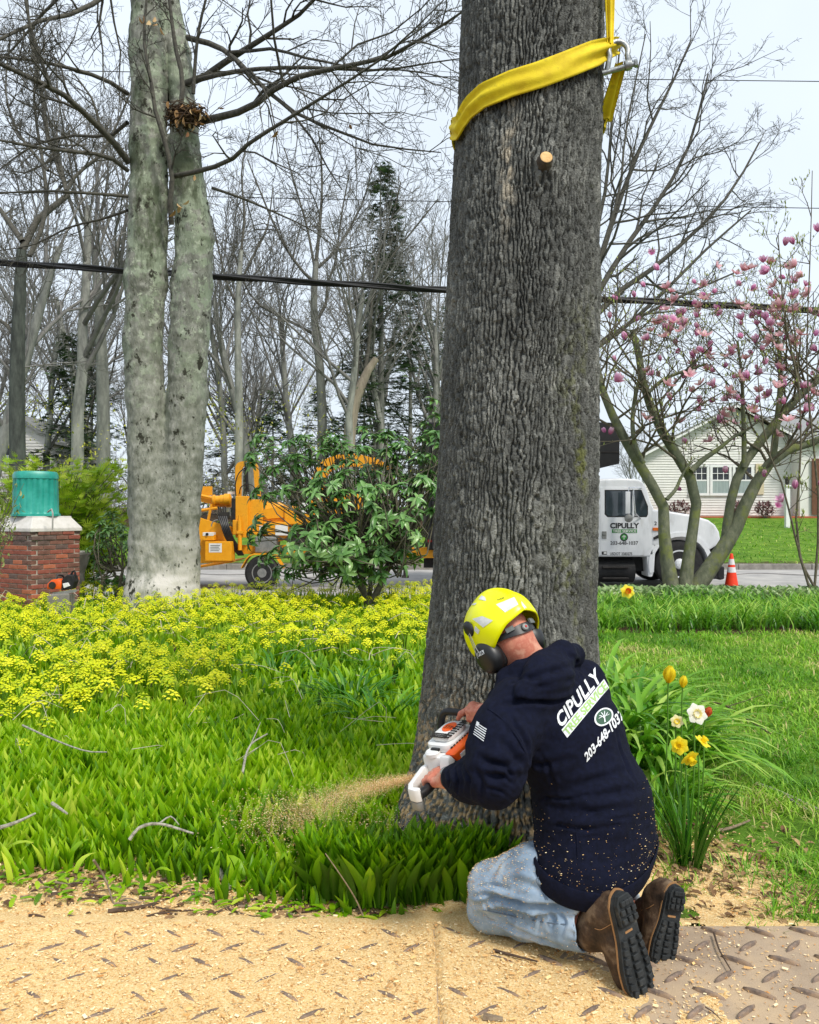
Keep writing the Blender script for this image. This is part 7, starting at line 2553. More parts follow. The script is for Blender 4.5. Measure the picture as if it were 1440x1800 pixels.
def stick(lab, pts, r, mat, forks=(), h=0.02, name='stick', grp='sticks and twigs on the ground'):
    path = []
    for p in pts:
        g = gp(p[0], p[1], p[2] if len(p) > 2 else h)
        path.append(g)
    o = thing(name, lab, 'stick', path[len(path) // 2], grp)
    part('shaft', mat, o, lambda m: m.tube(smooth_path(path, max(6, len(path) * 3)), np.linspace(r, r * 0.55, max(6, len(path) * 3)), 7), smooth=True)
    for fk in forks:
        pf = [gp(p[0], p[1], p[2] if len(p) > 2 else h) for p in fk]
        part('side_twig', mat, o, lambda m: m.tube(smooth_path(pf, 7), np.linspace(r * 0.6, r * 0.3, 7), 6), smooth=True)
    return o


stick('lichen-spotted branch lying on the lawn at the right edge', [(1330, 1378), (1360, 1388), (1400, 1405), (1450, 1428)], 0.011, M_lstick, [[(1385, 1402), (1410, 1418), (1440, 1432)]])
stick('forked twig arching over the grass beside the white daffodil', [(1232, 1232, 0.06), (1270, 1238, 0.05), (1310, 1262, 0.04), (1355, 1290, 0.03)], 0.006, M_dstick, [[(1278, 1242, 0.05), (1310, 1232, 0.05), (1342, 1220, 0.06)]])
stick('bent grey stick on the chips below the daffodils', [(1252, 1462), (1285, 1455), (1318, 1442)], 0.008, M_stick)
stick('thin twig across the bare chips right of the worker', [(1195, 1400), (1230, 1430), (1262, 1462)], 0.005, M_dstick)
stick('pale forked branch standing in the lily leaves', [(425, 1382, 0.1), (428, 1350, 0.2), (440, 1310, 0.24), (470, 1290, 0.26)], 0.007, M_lstick, [[(428, 1335, 0.2), (445, 1300, 0.27), (458, 1270, 0.3)]])
stick('grey stick lying over the leaves at the far left', [(0, 1455, 0.2), (30, 1445, 0.2), (62, 1430, 0.2)], 0.008, M_lstick)
stick('short pale stick on the leaves near the left edge', [(92, 1412, 0.2), (104, 1420, 0.2), (118, 1430, 0.2)], 0.008, M_lstick)
stick('crooked grey stick over the leaf tops left of the dust trail', [(228, 1476, 0.18), (245, 1455, 0.22), (280, 1448, 0.22), (340, 1465, 0.2)], 0.007, M_lstick, [[(280, 1448, 0.22), (300, 1435, 0.23), (315, 1450, 0.21)]])
stick('pale curved twig among the upper left leaves', [(40, 1275, 0.22), (95, 1300, 0.22), (150, 1320, 0.22), (188, 1322, 0.22)], 0.006, M_lstick)
stick('thick broken stick end at the bed edge', [(385, 1530, 0.04), (392, 1545, 0.03), (405, 1560, 0.03)], 0.013, M_lstick)
stick('long dark stick along the front of the bed', [(190, 1602), (260, 1592), (320, 1570), (350, 1558)], 0.008, M_dstick, [[(262, 1592), (300, 1600), (340, 1600)]])
stick('longest brown stick lying before the bed', [(120, 1610), (180, 1620), (240, 1622), (300, 1638)], 0.006, M_dstick)
stick('straight stick lying on the sawdust near the mat edge', [(220, 1655), (290, 1655), (345, 1652), (385, 1645)], 0.007, M_stick)
stick('tangled twig at the foot of the leaf tuft', [(330, 1630), (390, 1600), (430, 1585), (480, 1575)], 0.006, M_dstick, [[(400, 1597), (440, 1610), (475, 1612)]])
stick('leaning bare twig in front of the lily leaves', [(165, 1512, 0.15), (185, 1545, 0.06), (200, 1590, 0.01)], 0.005, M_stick)
stick('slim upright twig rising from the right leaf tuft', [(645, 1625, 0.0), (625, 1580, 0.1), (600, 1540, 0.2), (572, 1500, 0.28)], 0.003, M_stick)
stick('thin twig crossing the sawdust left of the knees', [(480, 1600), (540, 1585), (600, 1582), (640, 1590)], 0.006, M_dstick)
stick('small wood offcut on the mat in the foreground', [(850, 1788, 0.045), (866, 1790, 0.045), (884, 1792, 0.045)], 0.013, M_stick)
stick('dark twig on the mat below the knees', [(868, 1670, 0.045), (905, 1680, 0.05), (945, 1690, 0.045)], 0.005, M_dstick)
stick('forked twig on the right mat', [(1255, 1640, 0.045), (1265, 1670, 0.045), (1285, 1705, 0.045)], 0.0035, M_dstick, [[(1240, 1770, 0.04), (1255, 1780, 0.04), (1270, 1795, 0.04)]])
for k in range(60):
    u, v = rb_.uniform(0, 700), rb_.uniform(1545, 1645)
    a = rb_.normal(0, 0.7)
    L_ = rb_.uniform(14, 60)
    stick('small loose twig scattered on the sawdust before the bed', [(u, v), (u + L_ * 0.5 * math.cos(a), v + L_ * 0.12 * math.sin(a) + rb_.normal(0, 2)), (u + L_ * math.cos(a), v + L_ * 0.25 * math.sin(a))], rb_.uniform(0.0025, 0.0065), M_stick if k % 2 else M_dstick, name='twig')
# pale dead stems lying through the flowers
ds = []
for k in range(150):
    d = math.sqrt(rb_.uniform(4.2 ** 2, 12 ** 2))
    x0 = rb_.uniform(-0.5, 0.02) * d
    a = rb_.uniform(0, 6.28)
    L_ = rb_.uniform(0.12, 0.45)
    h = rb_.uniform(0.16, 0.27)
    p0 = np.array([x0, d, h])
    e = p0 + np.array([math.cos(a) * L_, math.sin(a) * L_, rb_.normal(0, 0.05)])
    ds.append((smooth_path([p0, (p0 + e) / 2 + np.array([0, 0, rb_.uniform(0.0, 0.1)]) + rb_.normal(0, 0.04, 3), e], 6), np.linspace(0.003, 0.0015, 6) * (d / 7), 3))
tag(link('dead_stems', branch_mesh('dead_stems', ds), pmat('bleached_stem', lin(176, 164, 140), lin(206, 196, 176), rough=0.9)), 'bleached dead stems tangled through the flowers', 'plant litter', kind='stuff')
# flattened leaves and bits at the bed edge
n = 420
x = rb_.uniform(-1.7, 0.3, n)
y = bed_front(x) + rb_.normal(-0.08, 0.12, n)
k_ = y > 2.83
x, y = x[k_], y[k_]
n = len(x)
v, f, t = leaf_template(3, 0.03, 0.1, 0.5, 0.3, 'lance')
Mx = np.einsum('nij,njk->nik', rotz(rb_.uniform(0, 6.28, n)), rotx(-rb_.uniform(1.1, 1.6, n))) * rb_.uniform(0.25, 0.8, n)[:, None, None]
tag(link('trampled_leaves', scatter_mesh('trampled_leaves', v, f, Mx, np.stack([x, y, tz(x, y) + 0.025], -1), np.clip(rb_.normal(0.5, 0.2, n), 0, 1)), M_lily, smooth=True), 'torn and trampled leaves along the bed edge', 'leaf litter', kind='stuff')

# brown dead leaves and bark bits in the same strip and on the bare patch
n = 900
x = np.concatenate([rb_.uniform(-1.75, 0.3, n // 2), rb_.normal(1.2, 0.3, n // 2)])
y = np.concatenate([bed_front(x[:n // 2]) + rb_.normal(-0.1, 0.13, n // 2), rb_.normal(3.3, 0.28, n // 2)])
k_ = (y > 2.83) & ((x < 0.3) | (x > 0.92))
x, y = x[k_], y[k_]
n = len(x)
v, f, t = leaf_template(3, 0.026, 0.05, 0.9, 0.4, 'oval')
Mx = np.einsum('nij,njk->nik', rotz(rb_.uniform(0, 6.28, n)), rotx(-rb_.uniform(0.9, 1.7, n))) * rb_.uniform(0.35, 1.1, n)[:, None, None]
M_litter = leafmat('brown_litter', [(0, lin(62, 44, 30)), (0.5, lin(122, 92, 62)), (1, lin(186, 156, 112))], rough=0.9, trans=0.1)
tag(link('leaf_litter', scatter_mesh('leaf_litter', v, f, Mx, np.stack([x, y, tz(x, y) + 0.02], -1), rb_.random(n)), M_litter, smooth=True), 'brown dead leaves and bark bits on the bare ground', 'leaf litter', kind='stuff')
# ================================================================ the chainsaw in use (frame shared with the hands)
SF = Vector((0.56, 0.79, 0.24)).normalized()
ST = Vector((0.80, -0.60, 0.08)).normalized()
SL = ST.cross(SF).normalized()
ST = SF.cross(SL).normalized()
SC = Vector((0.158, 2.885, 0.612))
SK = 0.86
SM = Matrix((SF, ST, SL)).transposed()


def sw(a, b, c):
    return SC + SF * (a * SK) + ST * (b * SK * 0.74 - 0.012) + SL * (c * SK)


# ================================================================ the kneeling worker
M_skin = pmat('skin', lin(206, 138, 112), lin(190, 112, 90), scale=22, rough=0.55, spec=0.35, c3=lin(214, 156, 130), bump=0.25, bscale=260, bdist=0.002)
M_neck = M_skin
M_hood = pmat('navy_fleece', lin(12, 15, 29), lin(18, 22, 41), scale=60, rough=0.95, spec=0.15, bump=0.5, bscale=700, bdist=0.002)
M_jean = pmat('faded_denim', lin(96, 118, 142), lin(136, 156, 176), scale=7, rough=0.9, spec=0.15, c3=lin(182, 194, 204), bump=0.45, bscale=500, bdist=0.002, lo=0.3, hi=0.72)
M_boot = pmat('worn_leather', lin(44, 34, 26), lin(76, 58, 43), scale=14, rough=0.7, spec=0.3, c3=lin(124, 104, 82), bump=0.5, bscale=120, bdist=0.004)
M_sole = pmat('boot_sole', lin(26, 30, 32), lin(46, 49, 50), scale=24, rough=0.75, c3=lin(104, 96, 80), lo=0.35, hi=0.9, bump=0.3)
M_welt = pmat('boot_welt', lin(146, 106, 66), lin(164, 124, 82), rough=0.8)
M_hvy = pmat('helmet_yellow', lin(236, 240, 0), lin(244, 246, 6), scale=4, rough=0.3, spec=0.5)
M_refl = pmat('reflective_tape', lin(202, 206, 200), lin(222, 224, 220), scale=50, rough=0.35)
M_bplast = pmat('black_plastic', lin(20, 21, 22), lin(32, 33, 34), scale=20, rough=0.42, spec=0.5)
M_print = pmat('white_print', lin(226, 230, 232), lin(214, 218, 220), scale=90, rough=0.8)
M_gprint = pmat('green_print', lin(150, 186, 108), lin(168, 200, 128), scale=90, rough=0.8)

per = thing('person', 'kneeling worker in navy hoodie, faded jeans and bright yellow helmet, sawing the trunk', 'person', (0.5, 2.75, 0))
s_ = Vector((0.62, 0.76, 0.10)).normalized()            # the worker's right-hand side
PEL = P(1046, 1500, 2.72)
WAI = P(1040, 1410, 2.74)
CHE = P(1000, 1292, 2.77)
SHL, SHR = P(912, 1247, 2.64), P(1020, 1207, 2.93)
NEC = P(940, 1180, 2.81)
ELL, WRL = P(866, 1375, 2.50), P(794, 1368, 2.655)
ELR, WRR = P(965, 1330, 3.05), P(872, 1262, 3.045)
HIPL, HIPR = PEL - s_ * 0.10, PEL + s_ * 0.10
KNL, ANL = P(862, 1597, 2.76), P(1040, 1628, 2.555)
KNLT = P(868, 1560, 2.72)
KNR, ANR = P(930, 1578, 2.98), P(1128, 1608, 2.76)
# head frame
hf_ = Vector((-0.40, 0.74, -0.54)).normalized()
hu_ = Vector((-0.40, 0.26, 0.88))
hu_ = (hu_ - hf_ * hu_.dot(hf_)).normalized()
hl_ = hu_.cross(hf_).normalized()
HC = P(886, 1112, 2.84)
HM = Matrix((hf_, hl_, hu_)).transposed()


def hd(a, b, c):
    return HC + hf_ * a + hl_ * b + hu_ * c


# ---- the body: one continuous surface, head, hands and limbs
Bf = Field((-0.02, 2.3, 0.0), (0.98, 3.2, 1.22), 0.006)
Bf.cone(HIPL, HIPR, 0.12, k=0.05)
Bf.cone(PEL, WAI, 0.125, 0.12, k=0.06)
Bf.cone(WAI, CHE, 0.12, 0.13, k=0.06)
Bf.cone(SHL.lerp(CHE, 0.25), SHR.lerp(CHE, 0.25), 0.075, k=0.06)
Bf.cone(CHE, NEC, 0.10, 0.066, k=0.05)
Bf.cone(NEC, hd(-0.03, 0, -0.06), 0.066, 0.062, k=0.03)
Bf.ell(hd(-0.005, 0, 0.0), (0.098, 0.077, 0.115), HM, k=0.03)                 # skull
Bf.ell(hd(0.035, 0, -0.06), (0.062, 0.058, 0.062), HM, k=0.03)                # jaw
Bf.cone(hd(0.09, 0, -0.005), hd(0.112, 0, -0.04), 0.009, 0.014, k=0.015)      # nose
Bf.ell(hd(0.088, 0, -0.078), (0.016, 0.026, 0.008), HM, k=0.012)              # lips
for q_ in (-1, 1):
    Bf.ell(hd(-0.005, 0.077 * q_, -0.022), (0.018, 0.010, 0.03), HM, k=0.012)   # ears
    Bf.ell(hd(0.088, 0.031 * q_, 0.0), (0.012, 0.016, 0.010), HM, k=0.012, sub=True)
    Bf.ell(hd(0.08, 0.031 * q_, -0.001), (0.012, 0.012, 0.011), HM, k=0.004)
for sh, el, wr in ((SHL, ELL, WRL), (SHR, ELR, WRR)):
    Bf.cone(sh, el, 0.056, 0.044, k=0.05)
    Bf.cone(el, wr, 0.043, 0.030, k=0.02)
for hp, kt, kn, an in ((HIPL, KNLT, KNL, ANL), (HIPR, KNR, KNR, ANR)):
    Bf.cone(hp, kt, 0.085, 0.06, k=0.05)
    Bf.cone(kn, an, 0.052, 0.040, k=0.02)
# left hand closed on the rear grip
GB, GC = 0.045, -0.035


def grip(a):
    return sw(a, GB, GC)


pl0 = grip(-0.19) + ST * 0.034 + SL * 0.014
Bf.cone(WRL, WRL.lerp(pl0, 0.45), 0.029, 0.029, k=0.015)
Bf.cone(WRL.lerp(pl0, 0.45), grip(-0.160) + ST * 0.026 + SL * 0.018, 0.024, 0.019, k=0.02)
Bf.cone(WRL.lerp(pl0, 0.45), grip(-0.228) + ST * 0.026 + SL * 0.018, 0.024, 0.018, k=0.02)
for i, a in enumerate((-0.150, -0.176, -0.202, -0.226)):
    sc_ = (0.95, 1.05, 1.0, 0.85)[i]
    g = grip(a)
    Bf.chain([g + ST * 0.028 + SL * 0.018, g + ST * 0.004 + SL * 0.031 * sc_, g - ST * 0.024 * sc_ + SL * 0.017, g - ST * 0.026 * sc_ - SL * 0.008], [0.0105, 0.0098, 0.009, 0.0078], k=0.006)
Bf.chain([WRL.lerp(pl0, 0.5), grip(-0.14) + ST * 0.03 + SL * 0.0, grip(-0.13) + ST * 0.012 - SL * 0.026, grip(-0.145) - ST * 0.014 - SL * 0.026], [0.016, 0.0115, 0.010, 0.0085], k=0.008)


# right hand over the front bar
def bar(b):
    return SC + SF * (0.085 * SK) + ST * b + SL * (0.125 * SK)


pr0 = bar(0.095) + SL * 0.026 + SF * 0.014
Bf.cone(WRR, WRR.lerp(pr0, 0.5), 0.029, 0.028, k=0.015)
Bf.cone(WRR.lerp(pr0, 0.5), bar(0.062) + SL * 0.027 + SF * 0.006, 0.022, 0.017, k=0.02)
Bf.cone(WRR.lerp(pr0, 0.5), bar(0.118) + SL * 0.027 + SF * 0.006, 0.022, 0.017, k=0.02)
for i, b_ in enumerate((0.055, 0.076, 0.097, 0.117)):
    g = bar(b_)
    sc_ = (0.95, 1.05, 1.0, 0.85)[i]
    Bf.chain([g + SL * 0.028 + SF * 0.004, g + SL * 0.020 - SF * 0.024 * sc_, g - SL * 0.010 - SF * 0.028 * sc_, g - SL * 0.027 * sc_ - SF * 0.010], [0.0105, 0.0098, 0.009, 0.0078], k=0.006)
Bf.chain([WRR.lerp(pr0, 0.6), bar(0.045) + SL * 0.016 + SF * 0.012, bar(0.022) + SL * 0.006 - SF * 0.020, bar(0.006) - SL * 0.014 - SF * 0.022], [0.016, 0.0118, 0.0105, 0.0085], k=0.008)
V, F = Bf.mesh()
V = relax(V, F, 1, 0.4)
soft('body', V, F, M_skin, per)
del Bf


def creases(V, N, bvh, lines, push=True):
    """press folds (photo polylines cast onto the surface) into the cloth"""
    D = np.zeros(len(V))
    for pts, w, dep in lines:
        q = []
        for (u, v) in pts:
            d = (P(u, v, 1.0) - Vector((0, 0, CAMZ))).normalized()
            h = bvh.ray_cast(Vector((0, 0, CAMZ)), d)
            if h[0] is not None:
                q.append(np.array(h[0]))
        best = np.full(len(V), 9.0)
        tt = np.zeros(len(V))
        for i in range(len(q) - 1):
            ba = q[i + 1] - q[i]
            t = np.clip(((V - q[i]) @ ba) / (ba @ ba + 1e-9), 0, 1)
            dd = np.linalg.norm(V - q[i] - t[:, None] * ba, axis=1)
            b = dd < best
            best = np.where(b, dd, best)
            tt = np.where(b, (i + t) / max(len(q) - 1, 1), tt)
        fade = np.sin(PI * np.clip(tt, 0.04, 0.96)) ** 0.6
        D += fade * dep * (-np.exp(-(best / w) ** 2) + 0.55 * np.exp(-((best - 1.9 * w) / (1.1 * w)) ** 2))
    return V + N * D[:, None]


def bvh_of(V, F):
    return BVHTree.FromPolygons([tuple(v) for v in V], [tuple(f) for f in F])


# ---- hoodie
Hf = Field((0.05, 2.3, 0.12), (1.0, 3.22, 1.06), 0.0068)
Hf.cone(HIPL - s_ * 0.01, HIPR + s_ * 0.01, 0.152, k=0.05)
Hf.cone(PEL, WAI, 0.162, 0.150, k=0.08)
Hf.cone(WAI - s_ * 0.075, WAI + s_ * 0.075, 0.142, k=0.08)
Hf.cone(WAI, CHE, 0.165, 0.15, k=0.08)
Hf.cone(CHE - s_ * 0.09, CHE + s_ * 0.085, 0.142, k=0.08)
Hf.cone(SHL, SHR, 0.092, 0.088, k=0.07)
Hf.cone(CHE, NEC, 0.13, 0.088, k=0.07)
Hf.chain([SHL, P(884, 1292, 2.57), P(874, 1340, 2.52), ELL], [0.094, 0.093, 0.086, 0.074], k=0.05)
Hf.chain([ELL, ELL.lerp(WRL, 0.5), WRL.lerp(ELL, 0.12)], [0.073, 0.065, 0.053], k=0.03)
Hf.chain([SHR, ELR, WRR.lerp(ELR, 0.15)], [0.088, 0.068, 0.048], k=0.04)
# bunched hood
hb_ = P(962, 1196, 2.715)
hv_ = Vector((-0.30, 0.32, 0.90))
hv_ = (hv_ - s_ * hv_.dot(s_)).normalized()
HQ = Matrix((s_, hv_, s_.cross(hv_).normalized())).transposed()
Hf.ell(P(966, 1190, 2.662), (0.134, 0.084, 0.066), HQ, k=0.004)
Hf.ell(P(944, 1206, 2.615), (0.112, 0.050, 0.044), HQ, k=0.008)
ring = [P(884, 1222, 2.70), P(893, 1196, 2.72), P(920, 1182, 2.70), P(955, 1166, 2.70), P(990, 1147, 2.76), P(1010, 1150, 2.85), P(985, 1170, 2.93), P(930, 1200, 2.93), P(890, 1225, 2.88), P(878, 1230, 2.78), P(884, 1222, 2.70)]
Hf.chain(ring, [0.034, 0.038, 0.043, 0.045, 0.043, 0.038, 0.032, 0.032, 0.032, 0.032, 0.034], k=0.018)
Hf.ell(hd(-0.03, 0, -0.10), (0.075, 0.068, 0.11), HM, k=0.02, sub=True)      # neck opening
Hf.cone(NEC, hd(-0.03, 0, -0.08), 0.068, 0.066, k=0.02, sub=True)
hem_n = Vector((-0.12, 0.35, -1.0)).normalized()
HEMC = PEL + Vector((0, 0, -0.008))
Hf.cut(HEMC, hem_n)
V, F = Hf.mesh()
V = relax(V, F, 1, 0.5)
N_ = vnormals(V, F)
bv = bvh_of(V, F)
V = creases(V, N_, bv, [
    ([(925, 1440), (975, 1425), (1040, 1428), (1100, 1418)], 0.014, 0.0135),
    ([(930, 1395), (985, 1385), (1045, 1372), (1105, 1352)], 0.013, 0.0108),
    ([(915, 1365), (950, 1345), (1000, 1335)], 0.012, 0.0108),
    ([(1040, 1400), (1090, 1395), (1140, 1385)], 0.014, 0.0108),
    ([(905, 1375), (890, 1350), (868, 1340)], 0.006, 0.010),
    ([(912, 1395), (895, 1372), (872, 1358)], 0.006, 0.010),
    ([(900, 1405), (880, 1390), (858, 1385)], 0.005, 0.008),
    ([(935, 1410), (960, 1402), (1000, 1405), (1030, 1398)], 0.006, 0.008),
    ([(940, 1455), (985, 1450), (1030, 1458), (1085, 1450)], 0.006, 0.008),
    ([(1060, 1440), (1105, 1436), (1150, 1430)], 0.006, 0.008),
    ([(945, 1320), (965, 1350), (975, 1390)], 0.007, 0.007),
    ([(1085, 1290), (1095, 1330), (1110, 1370)], 0.008, 0.006),
    ([(888, 1245), (905, 1275), (925, 1310), (930, 1350)], 0.008, 0.0095),
    ([(880, 1300), (905, 1330), (925, 1352)], 0.012, 0.0121),
    ([(842, 1330), (865, 1342), (895, 1345), (915, 1335)], 0.010, 0.0121),
    ([(850, 1362), (875, 1366), (905, 1356)], 0.010, 0.0108),
    ([(800, 1352), (806, 1372), (804, 1392)], 0.007, 0.0095),
    ([(818, 1348), (826, 1372), (824, 1402)], 0.008, 0.0095),
    ([(838, 1350), (848, 1378), (846, 1408)], 0.009, 0.0081),
    ([(786, 1352), (792, 1370), (789, 1388)], 0.006, 0.0081),
    ([(885, 1237), (920, 1232), (965, 1234), (1010, 1226), (1038, 1208)], 0.008, 0.0162),
    ([(900, 1200), (935, 1192), (975, 1180), (1010, 1172)], 0.009, 0.0121),
    ([(905, 1215), (950, 1208), (1000, 1196), (1025, 1190)], 0.007, 0.0068),
    ([(1000, 1152), (1015, 1165), (1028, 1195)], 0.008, 0.0095)])
w3 = V * np.array([1, 1, 1.3])
V = V + N_ * ((fbm(w3, 10, 3, 5)[:, None] - 0.5) * 0.022 + (vnoise(w3 * np.array([1, 1, 2.2]), 22, 9)[:, None] - 0.5) * 0.004)
hoodie = soft('hoodie', V, F, M_hood, per)
HB_ = bvh_of(V, F)
HV = V
# ribbed hem band
hemp = []
for a in np.linspace(0, 2 * PI, 90, endpoint=False):
    c = HEMC - hem_n * 0.025
    e1 = hem_n.orthogonal().normalized()
    dr = e1 * math.cos(a) + hem_n.cross(e1) * math.sin(a)
    h = HB_.ray_cast(c + dr * 0.5, -dr)
    hemp.append(np.array(h[0]) if h[0] is not None else np.array(c + dr * 0.26))
hemp = np.array(hemp)
for _ in range(3):
    hemp = (np.roll(hemp, 1, 0) + hemp * 2 + np.roll(hemp, -1, 0)) / 4
cen = hemp.mean(0)
rows = []
for dz, k in ((0.034, 0.995), (0.028, 1.022), (0.0, 1.028), (-0.034, 1.018), (-0.044, 1.0), (-0.046, 0.965)):
    q = cen + (hemp - cen) * k
    q = q - np.array(hem_n) * dz
    rows.append(q)
me = np_mesh('hem_band', np.vstack(rows), grid_faces(90, 6, True), base_of(hoodie))
link('hem_band', me, M_hood, hoodie, smooth=True)
# cuffs
for el, wr, rr in ((ELL, WRL, 0.046), (ELR, WRR, 0.043)):
    dr = (wr - el).normalized()
    part('cuff', M_hood, hoodie, lambda m: m.lathe(wr - dr * 0.05, dr, [(rr + 0.006, 0), (rr + 0.004, 0.02), (rr - 0.002, 0.045), (rr - 0.008, 0.05), (rr - 0.012, 0.045)], 22), smooth=True)


def cast(bvh, u, v, lift):
    o_ = Vector((0, 0, CAMZ))
    d = (P(u, v, 1.0) - o_).normalized()
    h = bvh.ray_cast(o_, d)
    if h[0] is None:
        return None
    n = h[1]
    if n.dot(d) > 0:
        n = -n
    return h[0] + n * lift


def decal(name, mat, parent, bvh, V2, F2, quad, lift=0.0025):
    """V2 in the unit square pressed onto a body within the photo quad (BL, BR, TR, TL)"""
    BL, BR, TR, TL = [np.array(q, float) for q in quad]
    pts, ok = [], []
    for x, y in V2[:, :2]:
        p = (BL * (1 - x) + BR * x) * (1 - y) + (TL * (1 - x) + TR * x) * y
        h = cast(bvh, p[0], p[1], lift)
        ok.append(h is not None)
        pts.append(np.array(h) if h is not None else np.zeros(3))
    pts, ok = np.array(pts), np.array(ok)
    F2 = np.array([f for f in F2 if ok[list(f)].all()])
    # drop triangles torn across a gap
    e = np.max([np.linalg.norm(pts[F2[:, i]] - pts[F2[:, (i + 1) % F2.shape[1]]], axis=1) for i in range(F2.shape[1])], axis=0)
    F2 = F2[e < 0.06]
    return link(name, np_mesh(name, pts, F2, base_of(parent)), mat, parent)


def text_decal(name, txt, mat, parent, bvh, quad, bold=0.02, shear=0.0, spacing=1.0, lift=0.0025, split=0.03, asp=(1, 0.25)):
    bm = text_2d(txt, bold, shear, spacing)
    bm_fit(bm)
    bm_split(bm, split, asp)
    V2, F2 = bm_arrays(bm)
    return decal(name, mat, parent, bvh, V2, F2, quad, lift)


def quad_grid(nx, ny):
    X, Y = np.meshgrid(np.linspace(0, 1, nx + 1), np.linspace(0, 1, ny + 1))
    return np.stack([X.ravel(), Y.ravel(), 0 * X.ravel()], -1), grid_faces(nx + 1, ny + 1)


text_decal('name_print', 'CIPULLY', M_print, hoodie, HB_, [(986, 1282), (1058, 1196), (1046, 1173), (975, 1258)], bold=0.03, spacing=1.06)
V2, F2 = quad_grid(34, 6)
decal('service_band', M_print, hoodie, HB_, V2, F2, [(997, 1297), (1070, 1209), (1061, 1194), (987, 1283)], 0.002)
text_decal('service_print', 'TREE SERVICE', M_gprint, hoodie, HB_, [(998, 1294), (1068, 1210), (1060, 1197), (989, 1284)], bold=0.03, lift=0.0036)
text_decal('phone_print', '203-648-1037', M_print, hoodie, HB_, [(1031, 1340), (1097, 1262), (1090, 1244), (1026, 1325)], bold=0.03)


def ring2(r0, r1, n=40, k=3):
    V, F = [], []
    for i in range(k + 1):
        r = r0 + (r1 - r0) * i / k
        for j in range(n):
            a = 2 * PI * j / n
            V.append((0.5 + r * math.cos(a), 0.5 + r * math.sin(a), 0))
    return np.array(V), grid_faces(n, k + 1, True)


LQ = [(1058 - 17, 1261 + 17), (1058 + 21, 1261 + 12), (1058 + 19, 1261 - 16), (1058 - 18, 1261 - 17)]
LQ = [(1047, 1282), (1080, 1268), (1074, 1240), (1042, 1252)]
decal('emblem_ring', M_print, hoodie, HB_, *ring2(0.42, 0.5), LQ)
decal('emblem_field', pmat('emblem_green', lin(54, 84, 66), lin(64, 96, 76), rough=0.8), hoodie, HB_, *ring2(0.0, 0.42, 32, 5), LQ, 0.002)
mt_ = MB()
emblem_tree(mt_, (0, 0, 0), (1, 0, 0), (0, 1, 0), 1.0, (0, 0, 0.0))
tv2, tf2 = [], []
for (pts, w) in (([(0, -0.8), (0.02, -0.3), (0, 0.0)], 0.09), ([(0, -0.1), (-0.3, 0.25), (-0.55, 0.4)], 0.06), ([(0, -0.1), (0.3, 0.2), (0.55, 0.42)], 0.06), ([(0, 0), (-0.1, 0.4), (-0.25, 0.7)], 0.055), ([(0, 0), (0.12, 0.4), (0.2, 0.72)], 0.055), ([(-0.2, 0.15), (-0.55, 0.08), (-0.7, 0.05)], 0.045), ([(0.2, 0.1), (0.5, 0.05), (0.7, 0.1)], 0.045)):
    for a, b in zip(pts[:-1], pts[1:]):
        t = np.array([b[0] - a[0], b[1] - a[1]])
        t /= np.linalg.norm(t)
        wx, wy = -t[1] * w, t[0] * w
        o_ = len(tv2)
        for (xx, yy) in ((a[0] + wx, a[1] + wy), (b[0] + wx * .7, b[1] + wy * .7), (b[0] - wx * .7, b[1] - wy * .7), (a[0] - wx, a[1] - wy)):
            tv2.append((0.5 + 0.42 * xx, 0.5 + 0.42 * yy, 0))
        tf2.append((o_, o_ + 1, o_ + 2, o_ + 3))
decal('emblem_tree', M_print, hoodie, HB_, np.array(tv2), np.array(tf2), LQ, 0.0035)
for k in range(6):
    V2, F2 = quad_grid(8, 1)
    y0, y1 = k / 6 + 0.015, (k + 0.52) / 6
    V2[:, 1] = y0 + (y1 - y0) * V2[:, 1]
    decal('flag_stripe', M_print, hoodie, HB_, V2, F2, [(833, 1291), (851, 1304), (857, 1280), (839, 1268)])
V2, F2 = quad_grid(3, 3)
decal('flag_canton', M_print, hoodie, HB_, V2, F2, [(838, 1275), (842, 1278), (844, 1271), (839.5, 1268)], 0.003)


def seam(name, pts, mat, parent, bvh, r=0.0016, lift=0.001):
    q = [cast(bvh, u, v, lift) for u, v in pts]
    q = [p for p in q if p is not None]
    if len(q) > 1:
        part(name, mat, parent, lambda m: m.tube(smooth_path(q, 8 * len(q)), r, 5, False))


seam('shoulder_seam', [(858, 1246), (880, 1262), (905, 1290), (922, 1320), (930, 1350)], M_hood, hoodie, HB_, 0.0024)
seam('side_seam', [(1010, 1435), (1014, 1470), (1016, 1510)], M_hood, hoodie, HB_, 0.0022)
# sawdust flecks caught in the fleece
rf = np.random.default_rng(9)
Nh = vnormals(HV, F)
front = (Nh[:, 1] < 0.1)
low = np.clip((0.62 - HV[:, 2]) / 0.4, 0.03, 1) ** 2 * front
pick = rf.choice(len(HV), 620, replace=False, p=low / low.sum())
n = len(pick)
fl = link('sawdust_flecks', scatter_mesh('sawdust_flecks', chipv, chipf, np.einsum('nij,njk->nik', rotz(rf.uniform(0, 6.3, n)), rotx(rf.uniform(0.6, 1.6, n))) * rf.uniform(0.0009, 0.0026, n)[:, None, None], HV[pick] + Nh[pick] * 0.002, rf.random(n), off=base_of(hoodie)), M_chip, hoodie)
fl['kind'] = 'stuff'
del Hf

